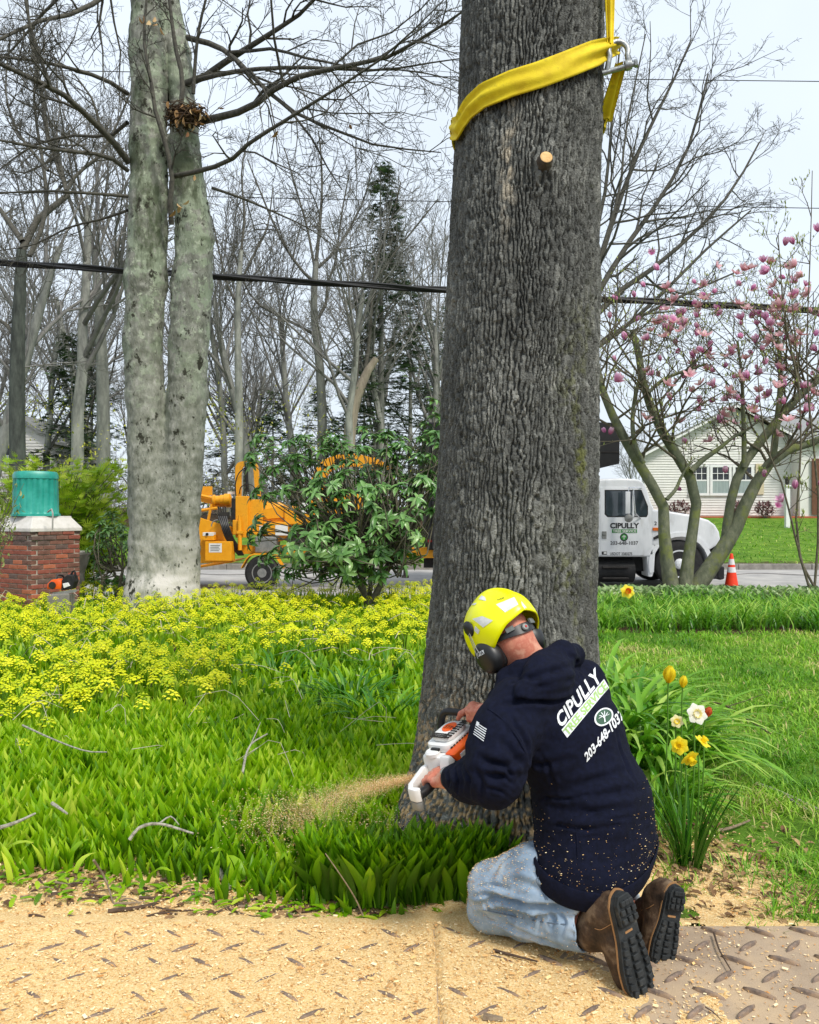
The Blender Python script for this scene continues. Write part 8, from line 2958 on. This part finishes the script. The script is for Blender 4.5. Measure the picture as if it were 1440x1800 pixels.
# ---- jeans
Jf = Field((0.15, 2.3, -0.02), (1.0, 3.2, 0.52), 0.007)
Jf.cone(HIPL, HIPR, 0.135, k=0.05)
Jf.chain([HIPL + Vector((0, 0, -0.03)), HIPL.lerp(KNLT, 0.5) + Vector((0, -0.01, 0.0)), KNLT], [0.122, 0.105, 0.082], k=0.04)
Jf.chain([KNL, KNL.lerp(ANL, 0.35), KNL.lerp(ANL, 0.75), ANL], [0.074, 0.078, 0.078, 0.080], k=0.015)
Jf.cone(KNLT, KNL, 0.082, 0.074, k=0.02)
Jf.chain([HIPR + Vector((0, 0, -0.03)), KNR], [0.118, 0.084], k=0.04)
Jf.chain([KNR, KNR.lerp(ANR, 0.5), ANR], [0.076, 0.076, 0.078], k=0.02)
cdir = (ANL - KNL).normalized()
for an, kn in ((ANL, KNL), (ANR, KNR)):
    c_ = (an - kn).normalized()
    Jf.cone(an + c_ * 0.09, an + c_ * 0.03, 0.115, 0.09, k=0.006, sub=True)      # trouser end
    Jf.cone(an + c_ * 0.08, an - c_ * 0.06, 0.068, 0.064, k=0.008, sub=True)       # hollow
V, F = Jf.mesh()
V = relax(V, F, 2, 0.5)
N_ = vnormals(V, F)
bv = bvh_of(V, F)
V = creases(V, N_, bv, [
    ([(832, 1590), (870, 1578), (910, 1586), (960, 1592), (1040, 1588)], 0.010, 0.0300),
    ([(835, 1575), (855, 1570), (880, 1572)], 0.006, 0.0120),
    ([(840, 1560), (868, 1556), (895, 1562)], 0.007, 0.0090),
    ([(925, 1600), (940, 1612), (935, 1625)], 0.008, 0.0105),
    ([(965, 1598), (975, 1615), (968, 1632)], 0.008, 0.0105),
    ([(1005, 1598), (1012, 1620), (1004, 1640)], 0.008, 0.0105),
    ([(1025, 1600), (1030, 1630), (1024, 1655)], 0.007, 0.0090),
    ([(870, 1612), (900, 1632), (940, 1650), (985, 1662)], 0.010, 0.0090),
    ([(905, 1545), (945, 1560), (985, 1575)], 0.012, 0.0090),
    ([(880, 1535), (915, 1522), (945, 1515)], 0.012, 0.0090),
    ([(900, 1500), (880, 1520), (862, 1545)], 0.009, 0.008), ([(945, 1602), (952, 1618), (945, 1640)], 0.006, 0.008), ([(985, 1600), (994, 1622), (986, 1650)], 0.006, 0.008),
    ([(890, 1600), (905, 1612), (900, 1628)], 0.007, 0.008), ([(850, 1585), (866, 1600), (890, 1604)], 0.006, 0.009), ([(845, 1600), (862, 1618), (890, 1630)], 0.006, 0.008), ([(930, 1530), (965, 1548), (1010, 1570)], 0.009, 0.007)])
V = V + N_ * ((fbm(V, 13, 3, 15)[:, None] - 0.5) * 0.014 + (vnoise(V, 34, 16)[:, None] - 0.5) * 0.004)
V[:, 2] = np.where(V[:, 2] < MAT_Z + 0.013, MAT_Z + 0.013 + (V[:, 2] - MAT_Z - 0.013) * 0.05, V[:, 2])
jeans = soft('jeans', V, F, M_jean, per)
JB = bvh_of(V, F)
M_stitch = pmat('denim_seam', lin(84, 100, 118), lin(104, 120, 138), rough=0.9)
seam('pocket_seam', [(958, 1537), (943, 1546), (950, 1562), (960, 1582)], M_stitch, jeans, JB, 0.0016)
seam('pocket_seam', [(955, 1541), (946, 1548), (953, 1563), (963, 1582)], M_stitch, jeans, JB, 0.0012)
seam('outer_seam', [(850, 1598), (890, 1608), (940, 1618), (990, 1624), (1036, 1624)], M_stitch, jeans, JB, 0.0022, 0.003)
seam('hem_seam', [(1032, 1592), (1037, 1612), (1038, 1640), (1036, 1668)], M_stitch, jeans, JB, 0.0018)
# sawdust clinging to the knee and thigh
Nj = vnormals(V, F)
wgt = np.exp(-((V[:, 0] - KNL.x) / 0.09) ** 2) * (Nj[:, 2] > -0.2) + 0.08
pick = rf.choice(len(V), 5200, replace=False, p=wgt / wgt.sum())
n = len(pick)
fl = link('sawdust_flecks', scatter_mesh('sawdust_flecks', chipv, chipf, np.einsum('nij,njk->nik', rotz(rf.uniform(0, 6.3, n)), rotx(rf.uniform(0.0, 1.2, n))) * rf.uniform(0.0010, 0.0028, n)[:, None, None], V[pick] + Nj[pick] * 0.0018, rf.random(n), off=base_of(jeans)), M_chip, jeans)
fl['kind'] = 'stuff'
del Jf


# ---- boots standing on their toes, soles showing
def boot(lab, heel, toe, nrm, ank):
    f = (toe - heel)
    L = f.length
    f.normalize()
    n = Vector(nrm)
    n = (n - f * n.dot(f)).normalized()
    w = f.cross(n)
    Mb = Matrix((f, w, -n)).transposed()
    o = bpy.data.objects.new('boot', None)
    COL.objects.link(o)
    o.parent = per
    k = L / 0.30

    def q(x, y, z):
        return heel + f * (x * k) + w * (y * k) - n * (z * k)
    lo = np.min([np.array(q(x, y, z)) for x in (-0.05, 0.36) for y in (-0.08, 0.08) for z in (-0.05, 0.30)] + [np.array(ank)], axis=0) - 0.05
    hi = np.max([np.array(q(x, y, z)) for x in (-0.05, 0.36) for y in (-0.08, 0.08) for z in (-0.05, 0.30)] + [np.array(ank)], axis=0) + 0.05
    B = Field(lo, hi, 0.005)
    B.ell(q(0.235, 0.004, 0.036), (0.064, 0.051, 0.044), Mb, k=0.03)
    B.ell(q(0.16, 0.003, 0.04), (0.07, 0.047, 0.05), Mb, k=0.03)
    B.cone(q(0.19, 0, 0.052), q(0.09, 0, 0.075), 0.038 * k, 0.045 * k, k=0.03)
    B.ell(q(0.05, 0, 0.045), (0.052, 0.041, 0.065), Mb, k=0.03)
    B.cone(q(0.075, 0, 0.08), ank, 0.05 * k, 0.056, k=0.03)
    B.cone(ank, ank + (ank - q(0.075, 0, 0.08)).normalized() * 0.03, 0.056, 0.055, k=0.02)
    B.cut(q(0, 0, -0.004), n)
    V, F = B.mesh()
    V = relax(V, F, 1, 0.5)
    N_ = vnormals(V, F)
    V = V + N_ * (fbm(V, 26, 3, 3)[:, None] - 0.5) * 0.008
    soft('upper', V, F, M_boot, o)
    out_ = []
    for t in np.linspace(0, 2 * PI, 44, endpoint=False):
        # sole outline: x along the foot, y across
        x = 0.148 - 0.158 * math.cos(t)
        hw = np.interp(x, [-0.012, 0.0, 0.03, 0.09, 0.13, 0.2, 0.25, 0.285, 0.300, 0.306], [0.0, 0.022, 0.036, 0.036, 0.037, 0.05, 0.049, 0.036, 0.018, 0.0])
        hw = hw * 1.12
        y = (hw if math.sin(t) > 0 else -hw) * min(1, abs(math.sin(t)) * 6)
        out_.append((x, y + 0.004 * math.sin((x - 0.1) * 9)))

    def ring_(m, z0, z1, sx=1.0, flt=None):
        A = [q(0.148 + (x - 0.148) * sx, y * sx, z0) for x, y in out_]
        B_ = [q(0.148 + (x - 0.148) * sx, y * sx, z1) for x, y in out_]
        nn = len(A)
        m.add(A + B_, [tuple(range(nn)), tuple(range(2 * nn - 1, nn - 1, -1))] + [((i + 1) % nn, i, nn + i, nn + (i + 1) % nn) for i in range(nn)])
    sole = part('sole', M_sole, o, lambda m: ring_(m, 0.003, -0.012), smooth=True)
    part('welt', M_welt, o, lambda m: ring_(m, 0.009, 0.0031, 1.035), smooth=True)

    def lugs(m):
        for x in np.arange(0.13, 0.30, 0.024):
            hw = np.interp(x, [0.12, 0.2, 0.25, 0.285, 0.30], [0.038, 0.051, 0.050, 0.036, 0.014])
            for y, wd in ((-hw * 0.78, hw * 0.36), (0.0, hw * 0.5), (hw * 0.78, hw * 0.36)):
                if hw > 0.02:
                    m.box(q(x, y + 0.004 * math.sin((x - 0.1) * 9), -0.0165), (0.017 * k, wd * k, 0.0125 * k), Mb @ Matrix.Rotation((0.25 if y > 0 else -0.25) if y else 0, 3, 'Z'))
        m.prism([q(x, y, -0.0121) for x, y in ((-0.004, -0.02), (0.02, -0.034), (0.08, -0.034), (0.08, 0.034), (0.02, 0.034), (-0.004, 0.02))], None, n * 0.017 * k)
        for x in (0.016, 0.04, 0.064):
            for y in (-0.022, 0.0, 0.022):
                m.box(q(x, y * (0.7 if x < 0.02 else 1), -0.034), (0.016 * k, 0.016 * k, 0.010 * k), Mb)
    part('tread_lugs', M_sole, o, lugs, bevel=0.0018, segs=1)
    part('arch_label', M_welt, o, lambda m: m.box(q(0.105, 0.0, -0.0125), (0.006, 0.03, 0.002), Mb))
    # laces side seam
    bb = bvh_of(V, F)
    seam('stitching', lab, M_welt, o, bb, 0.0012)
    return o


boot([(1046, 1632), (1056, 1634), (1068, 1628), (1078, 1622)], P(1084, 1572, 2.45), P(1130, 1752, 2.425), (0.52, -0.84, 0.12), ANL + Vector((0.01, -0.01, 0)))
boot([(1128, 1600), (1140, 1596), (1150, 1590)], P(1186, 1558, 2.64), P(1160, 1704, 2.60), (0.36, -0.91, 0.2), ANR + Vector((0.02, 0, -0.01)))

# ---- helmet with ear defenders
helm = bpy.data.objects.new('helmet', None)
COL.objects.link(helm)
helm.parent = per


def helmet_shell(grow_=0.0, hem=0.0):
    nph, nt = 72, 18
    V = []
    for i in range(nt + 1):
        for j in range(nph):
            ph = 2 * PI * j / nph                      # 0 forward, pi/2 left
            cf, sf = math.cos(ph), math.sin(ph)
            rim = np.interp(abs(((ph + PI) % (2 * PI)) - PI), [0, 0.7, 1.35, 1.9, 2.5, PI], [0.0, -0.012, -0.042, -0.046, -0.006, 0.012])
            th_max = math.acos(np.clip((rim - 0.02) / 0.132, -1, 1))
            th = th_max * i / nt
            ra = 0.153 if cf > 0 else 0.146
            x = ra * math.sin(th) * cf
            y = 0.121 * math.sin(th) * sf
            z = 0.02 + 0.132 * math.cos(th)
            crest = 0.007 * math.exp(-(y / 0.028) ** 2) * (1 - 0.5 * math.sin(th))
            groove = -0.006 * math.exp(-((abs(y) - 0.05) / 0.010) ** 2) * math.exp(-((z - 0.1) / 0.05) ** 2)
            r_ = 1 + (crest + groove + grow_) / 0.13 + 0.02 * sstep(0.82, 1.0, i / nt)
            V.append(hd(x * r_, y * r_, 0.02 + (z - 0.02) * r_))
    F = grid_faces(nph, nt + 1, True)
    return np.array(V), F


HVs, HFs = helmet_shell()
sh = link('shell', np_mesh('shell', HVs, HFs), M_hvy, helm, smooth=True)
sh.data.transform(Matrix.Translation(-base_of(helm)))
md = sh.modifiers.new('solid', 'SOLIDIFY')
md.thickness = 0.005
md.offset = 1
HEL = bvh_of(HVs, HFs)


def hsticker(name, quad, nx=10, ny=5, mat=None):
    V2, F2 = quad_grid(nx, ny)
    return decal(name, mat or M_refl, helm, HEL, V2, F2, quad, 0.0018)


hsticker('reflector', [(872, 1063), (888, 1077), (911, 1063), (904, 1050)])
hsticker('reflector', [(831, 1088), (850, 1103), (867, 1091), (848, 1083)])
hsticker('reflector', [(842, 1054), (855, 1057), (853, 1050), (847, 1047)], 5, 3)
hsticker('reflector', [(829, 1064), (836, 1064), (839, 1060), (833, 1061)], 4, 3)
hsticker('reflector', [(834, 1108), (841, 1115), (844, 1108), (836, 1100)], 4, 3)
hsticker('reflector', [(917, 1064), (924, 1074), (925, 1068), (916, 1057)], 4, 3)
text_decal('maker_mark', 'KASK', M_dark, helm, HEL, [(875, 1056), (888, 1052), (887, 1049), (875, 1053)], bold=0.01, lift=0.0018, split=0.2)
# round ear-defender mount on the shell
mp_ = cast(HEL, 826, 1105, 0.0)
mp_ = mp_ if mp_ is not None else hd(0.02, 0.12, 0.0)
part('mount_dial', M_bplast, helm, lambda m: m.ball(mp_ + hl_ * 0.004, (0.024, 0.013, 0.028), HM), smooth=True)
# cups: rounded oval shells either side


def cup(sgn, ctr, tilt):
    ax = (hl_ * sgn + tilt).normalized()
    m = MB()
    u = (hu_ - ax * hu_.dot(ax)).normalized()
    v = ax.cross(u)
    prof = [(0.92, -0.012), (1.0, 0.0), (1.0, 0.014), (0.93, 0.028), (0.74, 0.038), (0.4, 0.042), (0.02, 0.043)]
    V, F = [], []
    ns = 28
    for r, h in prof:
        for k in range(ns):
            a = 2 * PI * k / ns
            V.append(ctr + ax * h + u * (0.060 * r * math.sin(a)) + v * (0.050 * r * math.cos(a)))
    for i in range(len(prof) - 1):
        for k in range(ns):
            F.append((i * ns + k, i * ns + (k + 1) % ns, (i + 1) * ns + (k + 1) % ns, (i + 1) * ns + k))
    F.append(tuple(range(ns - 1, -1, -1)))
    F.append(tuple((len(prof) - 1) * ns + k for k in range(ns)))
    m.add(V, F)
    c = m.build('ear_cup', M_bplast, helm, smooth=True)
    cushion = MB()
    cushion.add([ctr + ax * h + u * (0.056 * r * math.sin(a)) + v * (0.046 * r * math.cos(a)) for r, h in ((0.75, -0.034), (1.0, -0.026), (1.0, -0.012), (0.75, -0.011)) for a in np.linspace(0, 2 * PI, 24, endpoint=False)], [tuple(map(int, f)) for f in grid_faces(24, 4, True)])
    cushion.build('ear_cushion', M_blk, helm, smooth=True)
    return np.array(V), F, ax, u, v


CUPL = hd(0.012, 0.088, -0.056)
cv, cf_, cax, cu_, cvv = cup(1, CUPL, Vector((0, -0.15, 0)))
cup(-1, hd(-0.002, -0.083, -0.052), Vector((0, 0, 0)))
cb_ = BVHTree.FromPolygons([tuple(p) for p in cv], cf_)
V2, F2 = quad_grid(4, 2)
decal('brand_patch', M_print, helm, cb_, V2, F2, [(835, 1158), (852, 1149), (850, 1142), (833, 1151)], 0.001)
text_decal('brand_print', 'SENA', M_ink, helm, cb_, [(836, 1156.5), (851, 1148.8), (849.3, 1143.2), (834.6, 1151)], bold=0.02, lift=0.0016, split=0.3)
part('wire_arm', M_grey, helm, lambda m: [m.tube(smooth_path([mp_ + hl_ * 0.012 + hf_ * q_, CUPL + hl_ * 0.046 + hu_ * 0.045 + hf_ * q_ * 1.4, CUPL + hl_ * 0.047 + hu_ * 0.01 + hf_ * q_ * 3], 10), 0.0016, 6) for q_ in (-0.004, 0.004)], smooth=True)
rp2 = hd(0.0, -0.128, 0.0)
part('wire_arm', M_grey, helm, lambda m: m.tube(smooth_path([rp2, hd(-0.01, -0.137, -0.03), hd(-0.002, -0.13, -0.052)], 8), 0.0018, 6), smooth=True)
# nape cradle with its adjusting wheel


def band(m):
    pts = [(hd(-0.108 * math.cos(a) + 0.004, 0.089 * math.sin(a), -0.020 - 0.014 * math.cos(a)), a) for a in np.linspace(-1.45, 1.45, 26)]
    V, F = [], []
    for p, a in pts:
        nrm = (hf_ * -math.cos(a) + hl_ * math.sin(a)).normalized()
        h = 0.013 + 0.004 * math.cos(3 * a)
        V += [p + hu_ * h, p + hu_ * h + nrm * 0.006, p - hu_ * h + nrm * 0.006, p - hu_ * h]
    for i in range(len(pts) - 1):
        for k in range(4):
            F.append((i * 4 + k, i * 4 + (k + 1) % 4, (i + 1) * 4 + (k + 1) % 4, (i + 1) * 4 + k))
    m.add(V, F)


part('nape_band', M_bplast, helm, band, smooth=True)
part('cradle_strap', pmat('grey_webbing', lin(92, 98, 96), lin(116, 122, 120), scale=60, rough=0.8), helm, lambda m: m.box(hd(-0.098, 0.052, -0.02), (0.006, 0.03, 0.016), HM @ Matrix.Rotation(-0.5, 3, 'Z')))
part('cradle_strap', MATS['grey_webbing'], helm, lambda m: m.box(hd(-0.098, -0.05, -0.018), (0.006, 0.034, 0.018), HM @ Matrix.Rotation(0.5, 3, 'Z')))
part('adjusting_wheel', M_grey, helm, lambda m: m.lathe(hd(-0.108, 0.002, -0.034), -hf_, [(0.013, -0.004), (0.013, 0.008), (0.010, 0.011), (0.002, 0.012)], 18), smooth=True)
part('wheel_button', pmat('red_button', lin(170, 40, 40), lin(186, 56, 52), rough=0.4), helm, lambda m: m.lathe(hd(-0.118, 0.002, -0.034), -hf_, [(0.005, 0), (0.004, 0.004), (0.001, 0.0045)], 12), smooth=True)
mic0 = CUPL + hl_ * 0.02 - hu_ * 0.04
part('microphone', M_blk, helm, lambda m: [m.tube(smooth_path([mic0, mic0 + hf_ * 0.03 - hu_ * 0.04, hd(0.085, 0.055, -0.135)], 10), 0.003, 6), m.ball(hd(0.09, 0.05, -0.14), (0.012, 0.012, 0.016), HM)], smooth=True)
# short beard on the jaw
Wf = Field(np.array(HC) - 0.22, np.array(HC) + 0.22, 0.005)
Wf.ell(hd(0.038, 0, -0.066), (0.063, 0.0605, 0.062), HM, k=0.02)
Wf.cut(hd(0.0, 0, -0.055), hu_ + hf_ * 0.35)
Wf.ell(hd(0.1, 0, -0.076), (0.02, 0.024, 0.012), HM, k=0.01, sub=True)
V, F = Wf.mesh()
V = V + vnormals(V, F) * (vnoise(V, 160, 4)[:, None] - 0.5) * 0.004
soft('beard', V, F, pmat('beard_hair', lin(74, 46, 32), lin(110, 74, 52), scale=120, rough=0.9, bump=0.8, bscale=300), per)
# watch on the left wrist
wdir = (WRL - ELL).normalized()
wq = WRL.lerp(pl0, 0.12)
watch = bpy.data.objects.new('watch', None)
COL.objects.link(watch)
watch.parent = per
part('strap', M_bplast, watch, lambda m: m.lathe(wq - wdir * 0.008, wdir, [(0.0305, 0), (0.033, 0.002), (0.033, 0.02), (0.0305, 0.022)], 24), smooth=True)
wn_ = Vector((-0.15, -0.6, 0.8))
wn_ = (wn_ - wdir * wn_.dot(wdir)).normalized()
part('case', M_grey, watch, lambda m: m.lathe(wq + wdir * 0.003 + wn_ * 0.030, wn_, [(0.016, 0), (0.017, 0.004), (0.014, 0.008)], 20), smooth=True)

# ================================================================ chainsaw
saw = thing('chainsaw', 'white and orange chainsaw held sideways to the trunk by the worker', 'chainsaw', SC)


def sprism(m, pts, c0, c1):
    """polygon in the saw's (a, b) plane, from height c0 to c1"""
    m.prism([sw(a, b, c0) for a, b in pts], None, SL * ((c1 - c0) * SK))


def rrect(a0, a1, b0, b1, r, n=5):
    out_ = []
    for (ca, cb2, s0) in ((a1 - r, b1 - r, 0), (a0 + r, b1 - r, 90), (a0 + r, b0 + r, 180), (a1 - r, b0 + r, 270)):
        for k in range(n + 1):
            t = R(s0 + 90 * k / n)
            out_.append((ca + r * math.cos(t), cb2 + r * math.sin(t)))
    return out_


sp = lambda name, mat, fn, par=None, **kw: part(name, mat, par or saw, fn, **kw)
body = sp('engine_body', M_swh, lambda m: sprism(m, rrect(-0.125, 0.12, -0.085, 0.065, 0.02), -0.085, 0.03), bevel=0.01, smooth=True)
cov_ = sp('starter_cover', M_swh, lambda m: [sprism(m, rrect(-0.085, 0.115, -0.088, 0.078, 0.04), 0.030, 0.062), sprism(m, rrect(-0.06, 0.095, -0.072, 0.062, 0.045), 0.062, 0.084)], bevel=0.008, smooth=True)


def slots(m):
    for i in range(9):
        for j in range(3):
            a = -0.055 + 0.0185 * i
            b = 0.028 + 0.014 * j - 0.002 * (i - 4) ** 2 * 0.1
            if b < 0.06:
                m.box(sw(a, b, 0.0846), (0.009, 0.007, 0.003), SM)
        m.box(sw(-0.072 + 0.0205 * i, 0.0785, 0.047), (0.011, 0.003, 0.013), SM)
    for j in range(6):
        for i in range(3):
            m.box(sw(-0.05 - 0.0 + 0.013 * i - 0.008, -0.055 + 0.017 * j, 0.0846), (0.007, 0.009, 0.003), SM)


sp('vent_slots', M_dark, slots, par=cov_)['kind'] = 'stuff'
sp('badge', M_sor, lambda m: m.add([sw(0.03 + 0.040 * math.cos(t), -0.012 + 0.036 * math.sin(t), c) for c in (0.084, 0.087) for t in np.linspace(0, 2 * PI, 28, endpoint=False)], [tuple(range(28, 56))] + [(i, (i + 1) % 28, 28 + (i + 1) % 28, 28 + i) for i in range(28)]), par=cov_)
flat_text('badge_lettering', 'STIHL', M_ink, cov_, sw(0.012, -0.038, 0.0875), ST * 0.052, SF * 0.022, bold=0.02, shear=0.2)
oc = sp('filter_cover', M_sor, lambda m: [m.prism([sw(a, 0.064, c) for a, c in ((-0.105, -0.068), (-0.082, -0.01), (-0.125, 0.050), (0.10, 0.052), (0.122, 0.02), (0.122, -0.05), (0.02, -0.080))], None, ST * 0.046)], bevel=0.014, smooth=True)
sp('cover_stripe', M_swh, lambda m: m.prism([sw(a, 0.064, c) + ST * 0.0463 for a, c in ((-0.075, -0.005), (-0.085, 0.035), (-0.05, 0.036), (-0.04, -0.005))], None, ST * 0.003), par=oc)
sp('cover_slits', M_dark, lambda m: [m.prism([(sw(0.012 + 0.026 * k, 0.064, 0.030) + ST * 0.0463), (sw(0.022 + 0.026 * k, 0.064, 0.030) + ST * 0.0463), (sw(0.012 + 0.026 * k, 0.064, -0.004) + ST * 0.0463), sw(0.006 + 0.026 * k, 0.064, 0.0)], None, ST * 0.002) for k in range(4)], par=oc)
sp('side_shroud', M_swh, lambda m: m.prism([sw(a, 0.062, c) for a, c in ((-0.150, 0.052), (-0.127, 0.050), (-0.084, -0.01), (-0.107, -0.068), (-0.150, -0.075), (-0.172, -0.02))], None, ST * 0.040), bevel=0.01, smooth=True)
pan = sp('switch_panel', M_bplast, lambda m: m.prism([sw(a, 0.062, c) + ST * 0.0385 for a, c in ((-0.160, -0.010), (-0.105, -0.004), (-0.100, -0.050), (-0.130, -0.066), (-0.155, -0.055))], None, ST * 0.012), bevel=0.002)
sp('stop_switch', M_sor, lambda m: m.box(sw(-0.122, 0.062, -0.034) + ST * 0.052, (0.018, 0.010, 0.024), SM), par=pan, bevel=0.003)
sp('choke_mark', pmat('yellow_mark', lin(206, 170, 40), lin(220, 184, 56), rough=0.6), lambda m: m.box(sw(-0.145, 0.062, -0.026) + ST * 0.0508, (0.008, 0.002, 0.016), SM), par=pan)
sp('shroud_slits', M_dark, lambda m: [m.prism([(sw(-0.118 + 0.02 * k, 0.062, 0.020 - 0.004 * k) + ST * 0.0402), (sw(-0.112 + 0.02 * k, 0.062, 0.020 - 0.004 * k) + ST * 0.0402), (sw(-0.098 + 0.02 * k, 0.062, 0.0) + ST * 0.0402), (sw(-0.104 + 0.02 * k, 0.062, 0.0) + ST * 0.0402)], None, ST * 0.002) for k in range(3)])
cap_ = sp('fuel_cap', M_swh, lambda m: m.lathe(sw(-0.105, -0.02, 0.029), SL, [(0.026, 0), (0.027, 0.012), (0.022, 0.017)], 20), smooth=True)
sp('cap_lever', M_bplast, lambda m: m.box(sw(-0.098, -0.006, 0.05), (0.012, 0.034, 0.010), SM), par=cap_, bevel=0.003)
# rear handle loop
rh = sp('rear_handle', M_swh, lambda m: [sprism(m, [(-0.11, -0.085), (-0.14, -0.088), (-0.27, -0.050), (-0.305, -0.020), (-0.310, 0.030), (-0.296, 0.055), (-0.280, 0.040), (-0.284, 0.0), (-0.26, -0.022), (-0.15, -0.055), (-0.11, -0.055)], -0.062, -0.008)], bevel=0.010, smooth=True)
sp('handle_guard', M_grey, lambda m: sprism(m, [(-0.265, -0.03), (-0.305, -0.018), (-0.309, 0.028), (-0.295, 0.05), (-0.265, 0.03)], -0.098, -0.0625), par=rh, bevel=0.006, smooth=True)
sp('rubber_grip', M_hose, lambda m: m.tube(smooth_path([sw(-0.292, 0.038, GC), sw(-0.26, GB + 0.002, GC), sw(-0.22, GB, GC), sw(-0.15, GB, GC), sw(-0.11, 0.035, GC)], 16), [0.0165] * 16, 14), par=rh, smooth=True)
sp('throttle_trigger', M_bplast, lambda m: m.box(sw(-0.17, GB - 0.022, GC), (0.035, 0.012, 0.012), SM), par=rh, bevel=0.003)
# front handle bar
sp('front_handle', M_hose, lambda m: m.tube(smooth_path([sw(0.05, -0.09, -0.05), sw(0.055, -0.108, 0.02), sw(0.075, -0.106, 0.085), sw(0.083, -0.088, 0.116), sw(0.085, -0.055, 0.125), sw(0.085, 0.03, 0.125), bar(0.13), bar(0.15) - SL * 0.012, bar(0.158) - SL * 0.05, bar(0.13) - SL * 0.11, sw(0.07, 0.10, -0.05)], 44), 0.0135, 12), smooth=True)
sp('hand_guard', M_bplast, lambda m: [sprism(m, [(0.118, 0.05), (0.128, 0.05), (0.145, 0.19), (0.132, 0.19)], -0.05, 0.11), sprism(m, rrect(0.02, 0.12, 0.085, 0.14, 0.015), 0.0, 0.045)], bevel=0.008, smooth=True)
sp('guide_bar', M_steel, lambda m: sprism(m, [(0.10, -0.045), (0.50, -0.04), (0.545, -0.02), (0.555, 0.0), (0.545, 0.02), (0.50, 0.035), (0.10, 0.04)], -0.074, -0.069))
sp('chain', M_dark, lambda m: m.tube([sw(a, b, -0.0715) for a, b in ((0.11, -0.049), (0.3, -0.0455), (0.50, -0.045), (0.548, -0.023), (0.56, 0.0), (0.548, 0.023), (0.50, 0.04), (0.3, 0.043), (0.11, 0.045))], 0.0045, 6))
sp('clutch_cover', M_swh, lambda m: sprism(m, rrect(-0.02, 0.14, -0.07, 0.06, 0.03), -0.105, -0.0855), bevel=0.008, smooth=True)
sp('bumper_spike', M_dark, lambda m: [sprism(m, [(0.12, b), (0.15, b + 0.008), (0.12, b + 0.016)], -0.066, -0.061) for b in (-0.04, -0.02, 0.0, 0.02)])

# ---- dust and chips thrown back from the cut
n = 30000
t = rf.beta(1.0, 1.25, n)
a0 = np.array([0.075, 2.86, 0.535])
a1 = np.array([-0.60, 3.50, 0.10])
pp = a0 + (a1 - a0) * t[:, None]
pp[:, 2] += 0.03 * np.sin(PI * t)
sprd = 0.006 + 0.085 * t ** 1.2
pp += rf.normal(0, 1, (n, 3)) * sprd[:, None] * np.array([1.0, 1.0, 0.55])
pp = pp[pp[:, 2] > 0.05]
chips('sawdust_spray', pp, 0.0006, 0.0019, M_chip, 'spray of sawdust flying back from the chainsaw over the leaves', 1.6)
n = 9000
t = rf.random(n)
x = 0.02 - 0.72 * t + rf.normal(0, 0.09, n)
y = 3.22 + 0.28 * t + rf.normal(0, 0.10, n)
chips('settled_chips', np.stack([x, y, np.clip(rf.normal(0.12, 0.07, n), 0.03, 0.24)], -1), 0.0012, 0.0034, M_chip, 'sawdust settled on the leaves along the spray', 0.6)
